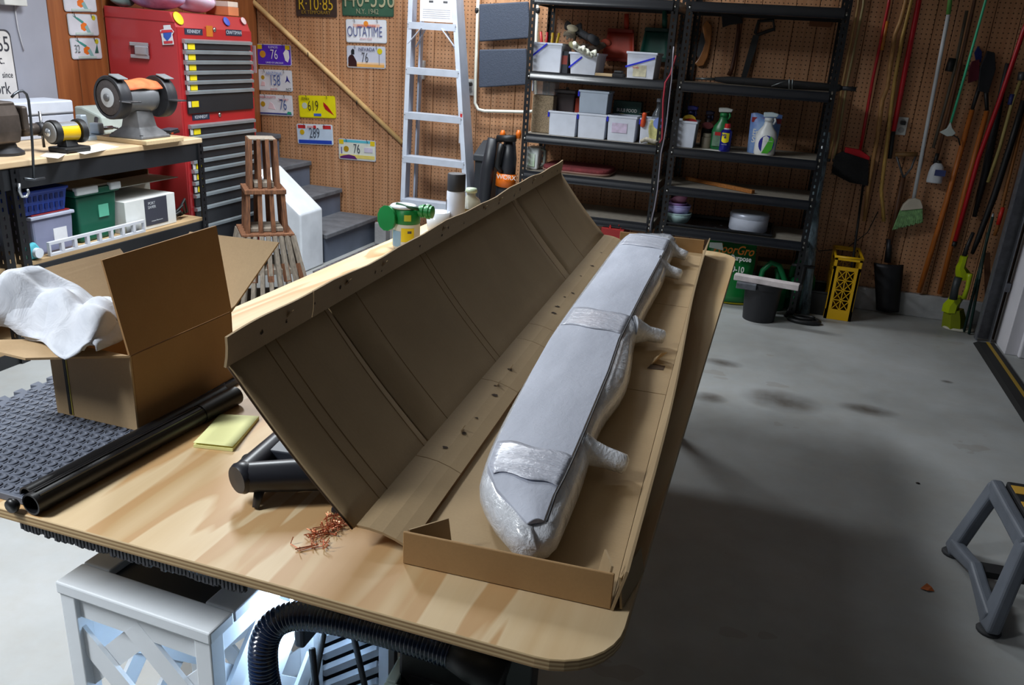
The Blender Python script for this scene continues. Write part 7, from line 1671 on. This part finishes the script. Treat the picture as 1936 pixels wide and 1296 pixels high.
for x in (950, 980): MB().lathe([(.016, 0), (.018, .03), (.01, .05)], V(x, 262, YV-.03), 10, (0, 0, 1)).build('orange_switch', M('blower_orange'), lbw, smooth=True)
t = thing('blower_tube', 'black ribbed blower tube leaning beside the leaf blower', 'tube', (V(915, 390).x, YV-.05, 0))
MB().tube([Vector((V(908, 430).x, YV-.05, .01)), V(916, 372, YV-.05), V(922, 320, YV-.05), V(932, 262, YV-.05)], [.036, .040, .043, .033], 16).build('tube_body', M('blower_black'), t, smooth=True)
t = thing('black_bin', 'tall dark rectangular bin with slanted lid beside the ladder', 'bin', (V(900, 400).x, 5.1, 0))
xA_, xB_ = V(897, 320, 5.05).x, V(924, 320, 5.05).x; zz_ = V(900, 292, 5.05).z
MB().box(xA_, xB_, 5.05, 5.25, .0, zz_-.04).build('bin_body', M('bin_dark', (40, 44, 50), .5), t, bevel=.004)
MB().prism([(5.03, zz_-.039), (5.27, zz_-.039), (5.27, zz_+.075), (5.20, zz_+.075), (5.03, zz_)], xA_-.006, xB_+.006, 'yz').build('bin_lid', M('bin_dark2', (48, 52, 58), .5), t, bevel=.006)

# ================================================================ near floor and under the table
# grey plastic step stool at the frame edge
SG = M('stool_grey', (96, 102, 112), .5, var=.12, scale=14)
def F(x, y, z=0): return az(x, y, z)
ss = thing('plastic_step_stool', 'grey plastic step stool with splayed legs and yellow striped top', 'step stool', (.86, 2.25, 0))
# splayed frame: outlines in the plane of each side, seen at an angle
A0, A1 = F(1800, 1048), F(1868, 1195)      # feet of the visible side, far and near
topz = .295
ax_ = (A1-A0); ax_.z = 0; L_ = ax_.length; ax_.normalize(); nx_ = Vector((-ax_.y, ax_.x, 0)); nx_ = nx_ if nx_.x > 0 else -nx_
HS = .262
T0, T1 = az(1882, 926, HS), az(1940, 1030, HS)
def side_frame(off):
    m = MB(); n_ = nx_*off
    a0, a1, t0, t1 = A0+n_+Vector((0, 0, .022)), A1+n_+Vector((0, 0, .022)), T0+n_, T1+n_
    if off: a0, a1, t0, t1 = [v+nx_*d for v, d in ((a0, .10), (a1, .10), (t0, 0), (t1, 0))]
    def limb(p, q, w0, w1, ext=.012):
        d = (q-p).normalized(); sd_ = d.cross(nx_).normalized(); rings_ = []
        for k_, (b_, w_) in enumerate(((p-d*ext, w0), (p.lerp(q, .5), (w0+w1)/2*.92), (q+d*ext, w1))):
            rings_.append([b_+sd_*w_/2*c_+nx_*e_ for c_, e_ in ((-1, -.018), (1, -.018), (1, .018), (-1, .018))])
        m.loft(rings_)
    limb(a0, t0, .062, .055); limb(t0, t1, .058, .058); limb(t1, a1, .058, .075)
    limb(a0+(a1-a0)*.04+Vector((0, 0, .012)), a0.lerp(a1, .5)+Vector((0, 0, .055)), .05, .036); limb(a0.lerp(a1, .5)+Vector((0, 0, .055)), a1-(a1-a0)*.04+Vector((0, 0, .012)), .036, .06)
    return m
side_frame(0).build('side_frame', SG, ss, bevel=.010, segs=3)
side_frame(.34).build('side_frame', SG, ss, bevel=.010, segs=3)
for v in (A0, A1): MB().lathe([(.030, .0005), (.032, .006), (.026, .012)], v, 14).build('rubber_foot', M('stool_foot', (44, 46, 50), .7), ss, smooth=True)
m0, m1 = T0+nx_*.022+Vector((0, 0, .006)), T1+nx_*.022+Vector((0, 0, .006))
MB().add([v+Vector((0, 0, e)) for e in (0, .028) for v in (m0, m1, m1+nx_*.30, m0+nx_*.30)], [(0, 3, 2, 1), (4, 5, 6, 7), (0, 1, 5, 4), (1, 2, 6, 5), (2, 3, 7, 6), (3, 0, 4, 7)]).build('top_step', M('step_black', (26, 26, 28), .6), ss, bevel=.006)
for i in range(3):
    a_ = m0.lerp(m1, .10+.32*i)+Vector((0, 0, .0283))+nx_*.004; b_ = m0.lerp(m1, .26+.32*i)+Vector((0, 0, .0283))+nx_*.004
    MB().add([v+Vector((0, 0, e)) for e in (0, .002) for v in (a_, b_, b_+nx_*.29, a_+nx_*.29)], [(0, 3, 2, 1), (4, 5, 6, 7), (0, 1, 5, 4), (1, 2, 6, 5), (2, 3, 7, 6), (3, 0, 4, 7)]).build('yellow_stripe', M('stripe_yellow', (206, 160, 60), .5), ss)
q_ = A0.lerp(A1, .5)+Vector((0, 0, .075)); MB().bar(q_+nx_*.0, q_+nx_*.40, .05, .02).build('cross_brace', M('step_black'), ss)
q = F(1752, 1115); t = setp(MB().add([q+Vector(v) for v in ((-.018, -.006, .002), (0, -.012, .004), (.02, -.004, .002), (.012, .006, .008), (0, .014, .012), (-.010, .004, .006))], [(0, 1, 3, 5), (1, 2, 3), (5, 3, 4)]).build('dry_leaf', M('leaf_orange', (176, 92, 36), .7), solid=.0008), 'small orange dry leaf on the floor near the step stool', 'leaf')
q = F(1735, 915); setp(MB().lathe([(.006, 0), (.008, .003), (.001, .006)], q, 8, sy=.6).build('pebble', M('pebble_dark', (50, 46, 42), .8), smooth=True), 'tiny dark pebble on the floor', 'pebble')

# white lattice plant stand under the table edge
WL = M('lattice_white', (224, 230, 236), .5, var=.05)
zl_ = .575
P0 = az(103, 1100, zl_); P1 = az(396, 1200, zl_); 
ex = (P1-P0); ex.z = 0; Lx = ex.length; ex.normalize(); ey = Vector((-ex.y, ex.x, 0)); D_ = .30
ls = thing('lattice_stand', 'white lattice plant stand with dark inset top under the table edge', 'plant stand', (P0.x+.15, P0.y+.15, 0))
def LP(u, v, z): q = P0+ex*u+ey*v; return Vector((q.x, q.y, z))
fw = .055
for (u0, v0, u1, v1) in ((0, 0, Lx, fw), (0, D_-fw, Lx, D_), (0, fw+.001, fw, D_-fw-.001), (Lx-fw, fw+.001, Lx, D_-fw-.001)):
    MB().add([LP(u, v, z) for z in (zl_-.022, zl_) for u, v in ((u0, v0), (u1, v0), (u1, v1), (u0, v1))], [(0, 3, 2, 1), (4, 5, 6, 7), (0, 1, 5, 4), (1, 2, 6, 5), (2, 3, 7, 6), (3, 0, 4, 7)]).build('top_frame', WL, ls, bevel=.003)
MB().add([LP(u, v, z) for z in (zl_-.03, zl_-.012) for u, v in ((fw+.001, fw+.001), (Lx-fw-.001, fw+.001), (Lx-fw-.001, D_-fw-.001), (fw+.001, D_-fw-.001))], [(0, 3, 2, 1), (4, 5, 6, 7), (0, 1, 5, 4), (1, 2, 6, 5), (2, 3, 7, 6), (3, 0, 4, 7)]).build('dark_inset', M('inset_dark', (52, 54, 56), .5), ls)
ins = .018
cn = [(ins, ins), (Lx-ins, ins), (Lx-ins, D_-ins), (ins, D_-ins)]
for (u, v) in cn: MB().bar(LP(u, v, 0.001), LP(u, v, zl_-.0225), .03, .03, up=tuple(ex)).build('corner_post', WL, ls, bevel=.002)
for i in range(4):
    (u0, v0), (u1, v1) = cn[i], cn[(i+1) % 4]; nrm = (ey if i in (0, 2) else ex)
    def G(t, z, o=0): return LP(u0+(u1-u0)*t, v0+(v1-v0)*t, z)+nrm*o
    MB().bar(G(.05, zl_-.045), G(.95, zl_-.045), .014, .04, up=(0, 0, 1)).build('apron', WL, ls); MB().bar(G(.05, .03), G(.95, .03), .014, .04, up=(0, 0, 1)).build('apron', WL, ls)
    Ls = (Vector((u1, v1))-Vector((u0, v0))).length; H = zl_-.10; z0_ = .05
    for sgn in (1, -1):
        for kk in range(-3, 4):
            # diagonal slats clipped to the panel
            pts_ = []
            for s in range(41):
                x = s/40*Ls; z = (x*sgn+kk*.165+(0 if sgn > 0 else Ls)); 
                if 0 <= z <= H: pts_.append((x, z))
            if len(pts_) > 3:
                a_, b_ = pts_[0], pts_[-1]
                MB().bar(G(a_[0]/Ls, z0_+a_[1], .004*sgn), G(b_[0]/Ls, z0_+b_[1], .004*sgn), .007, .040, up=tuple(nrm.cross(Vector((0, 0, 1))) if False else nrm.cross((G(b_[0]/Ls, b_[1])-G(a_[0]/Ls, a_[1])).normalized()))).build('slat', WL, ls)

# bright work lamp on the floor under the table
wp = az(545, 1150, .50); wp = Vector((wp.x+.02, wp.y+.05, 0))
wk = thing('work_lamp', 'bright white work lamp standing under the table behind the hose', 'lamp', wp)
MB().box(wp.x, wp.x+.02, wp.y-.07, wp.y+.07, .44, .56).build('lamp_housing', M('lamp_black', (30, 30, 32), .5), wk, bevel=.006)
MB().box(wp.x-.005, wp.x-.0005, wp.y-.065, wp.y+.065, .45, .55).build('lamp_lens', M('lamp_lens', (226, 240, 255), .4, emit=75, ecol=(196, 226, 255)), wk)
for s in (-1, 1): MB().tube([(wp.x+.09, wp.y+s*.10, .008), (wp.x+.03, wp.y+s*.06, .438)], .006, 8).build('lamp_leg', M('lamp_black'), wk, smooth=True)
MB().tube([(wp.x-.06, wp.y, .008), (wp.x+.02, wp.y, .438)], .006, 8).build('lamp_leg', M('lamp_black'), wk, smooth=True)
# slatted white vent panel behind
k = M('vent_white', (196, 202, 212), .5)
vp = thing('louvre_panel', 'pale louvred panel standing under the table behind the hose', 'panel', (-.62, 1.14, 0))
q0, q1 = ay(600, 1240, 1.12), ay(716, 1260, 1.12)
xa_, xb_ = q0.x, q1.x
MB().box(xa_-.02, xb_+.02, 1.145, 1.16, .001, .47).build('backing', M('vent_dark', (30, 34, 44), .6), vp)
for x in (xa_-.02, xb_): MB().box(x, x+.02, 1.12, 1.1445, .001, .47).build('frame_stile', k, vp)
for z in (.001, .455): MB().box(xa_+.0005, xb_-.0005, 1.12, 1.1445, z, z+.015).build('frame_rail', k, vp)
nl = 17
for i in range(-6, nl):
    z = .03+i*.04; 
    a_ = Vector((xa_+.002, 1.132, z)); b_ = Vector((xb_-.002, 1.132, z+(xb_-xa_)*.75))
    lo_t = max(0, (.017-a_.z)/(b_.z-a_.z)); hi_t = min(1, (.453-a_.z)/(b_.z-a_.z))
    if hi_t-lo_t > .1: MB().bar(a_.lerp(b_, lo_t), a_.lerp(b_, hi_t), .012, .022, up=(0, -.5, 1)).build('louvre', k, vp)
# blue black corrugated hose
hs = thing('corrugated_hose', 'black corrugated vacuum hose looping under the table edge', 'hose', (-.5, .95, .5))
hp = [az(505, 1305, .45), az(498, 1260, .50), az(500, 1215, .54), az(520, 1180, .57), az(560, 1165, .585), az(620, 1170, .59), az(700, 1187, .595), az(780, 1210, .60), az(855, 1235, .60)]
hp = [az(530, 1400, .30)]+hp
# resample with catmull-rom and ridges
def cr_(P, n):
    out = []
    for i in range(len(P)-1):
        p0, p1, p2, p3 = P[max(i-1, 0)], P[i], P[i+1], P[min(i+2, len(P)-1)]
        for s in range(n):
            t = s/n; out.append(.5*((2*p1)+(p2-p0)*t+(2*p0-5*p1+4*p2-p3)*t*t+(3*p1-p0-3*p2+p3)*t**3))
    return out+[P[-1]]
cp = cr_(hp, 40)
L = [0]
for i in range(1, len(cp)): L.append(L[-1]+(cp[i]-cp[i-1]).length)
tot = L[-1]; N_ = int(tot/.0016); pts = []; j = 0
for i in range(N_):
    s = tot*i/(N_-1)
    while j < len(L)-2 and L[j+1] < s: j += 1
    pts.append(cp[j].lerp(cp[j+1], (s-L[j])/max(1e-9, L[j+1]-L[j])))
MB().tube(pts, [.0205+.0022*(1 if (i % 4) in (1, 2) else -1) for i in range(N_)], 16).build('hose_body', M('hose_blue', (20, 40, 74), .2, coat=.5), hs, smooth=True)
e = hp[-1]; MB().tube([e, e+Vector((.03, -.004, -.004)), e+Vector((.08, -.008, -.012))], [.022, .026, .026], 16).build('cuff', BLKM, hs, smooth=True)
# pale green machine with recessed switch
mc = thing('bench_machine', 'pale green grey dust machine with recessed red switch', 'machine', (-.45, .80, 0))
MG = M('machine_green', (150, 166, 162), .45, var=.06)
zt_ = .50
c4 = [az(x, y, zt_) for x, y in ((735, 1300), (760, 1246), (822, 1252), (905, 1290))]
o_ = az(760, 1243, zt_); 
ux = (az(900, 1275, zt_)-o_); ux.z = 0; ux.normalize(); uy = Vector((ux.y, -ux.x, 0))
def Q(u, v, z): q = o_+ux*u+uy*v; return Vector((q.x, q.y, z))
def qbox(u0, u1, v0, v1, z0, z1): return MB().add([Q(u, v, z) for z in (z0, z1) for u, v in ((u0, v0), (u1, v0), (u1, v1), (u0, v1))], [(0, 3, 2, 1), (4, 5, 6, 7), (0, 1, 5, 4), (1, 2, 6, 5), (2, 3, 7, 6), (3, 0, 4, 7)])
qbox(0, .28, 0, .22, .10, zt_-.02).build('cabinet', MG, mc, bevel=.01)
qbox(.0, .28, 0, .22, .001, .095).build('plinth', M('black_plastic'), mc)
for (u0, u1, v0, v1) in ((0, .085, 0, .02), (0, .018, .0205, .07), (.066, .085, .0205, .07), (0, .085, .0705, .22)): qbox(u0, u1, v0, v1, zt_-.0195, zt_+.015).build('switch_housing', MG, mc, bevel=.003)
qbox(.0185, .0655, .0208, .0702, zt_-.0195, zt_-.012).build('switch_recess', M('recess_dark', (70, 62, 60), .6), mc)
qbox(.045, .057, .03, .05, zt_-.0118, zt_+.004).build('switch', M('switch_red', (170, 26, 36), .4), mc, bevel=.002)
bk_ = thing('black_toolbox', 'black box under the table corner beside the machine', 'box', (-.34, .95, 0))
MB().box(-.42, -.28, .90, 1.15, .001, .60).build('box_body', M('box_black', (14, 14, 16), .6), bk_, bevel=.006)
MB().box(-.40, -.30, .897, .8995, .45, .52).build('box_latch', M('black_plastic'), bk_)
cb = thing('cable_coil', 'coil of glossy black cable under the table corner', 'cable', az(905, 1275, .5))
for kx in range(4):
    c_ = az(908, 1284, .50)+Vector((.004*kx, .006*kx, .004*kx)); r_ = .038-.004*kx
    MB().tube([c_+RIGHT*r_*math.cos(i*math.pi/10)+UP*r_*.8*math.sin(i*math.pi/10)+Vector((0, .004*math.sin(i*.6), 0)) for i in range(20)], .0036, 8, closed=True).build('loop', M('cable_gloss', (18, 18, 20), .2), cb, smooth=True)
tq = az(975, 1305, .45); t = thing('teal_cap', 'pale teal plastic cap at the lower edge under the table', 'cap', tq)
MB().lathe([(.03, -.05), (.032, -.01), (.028, .004), (.001, .008)], tq, 20).build('cap_body', M('teal_pale', (140, 200, 196), .4), t, smooth=True)
MB().lathe([(.036, -.30), (.036, -.052)], tq, 20).build('bottle_body', M('teal_clear', (120, 150, 150), .3), t, smooth=True)

# lettering becomes plain meshes
bpy.context.view_layer.update()
dg = bpy.context.evaluated_depsgraph_get()
for o in [o for o in SC.objects if o.type == 'FONT']:
    me = bpy.data.meshes.new_from_object(o.evaluated_get(dg)); me.name = 'lettering'
    n_ = bpy.data.objects.new('lettering', me); COL.objects.link(n_); n_.parent = o.parent
    n_.location = o.location; n_.rotation_euler = o.rotation_euler; n_.scale = o.scale
    c_ = o.data; bpy.data.objects.remove(o); bpy.data.curves.remove(c_)
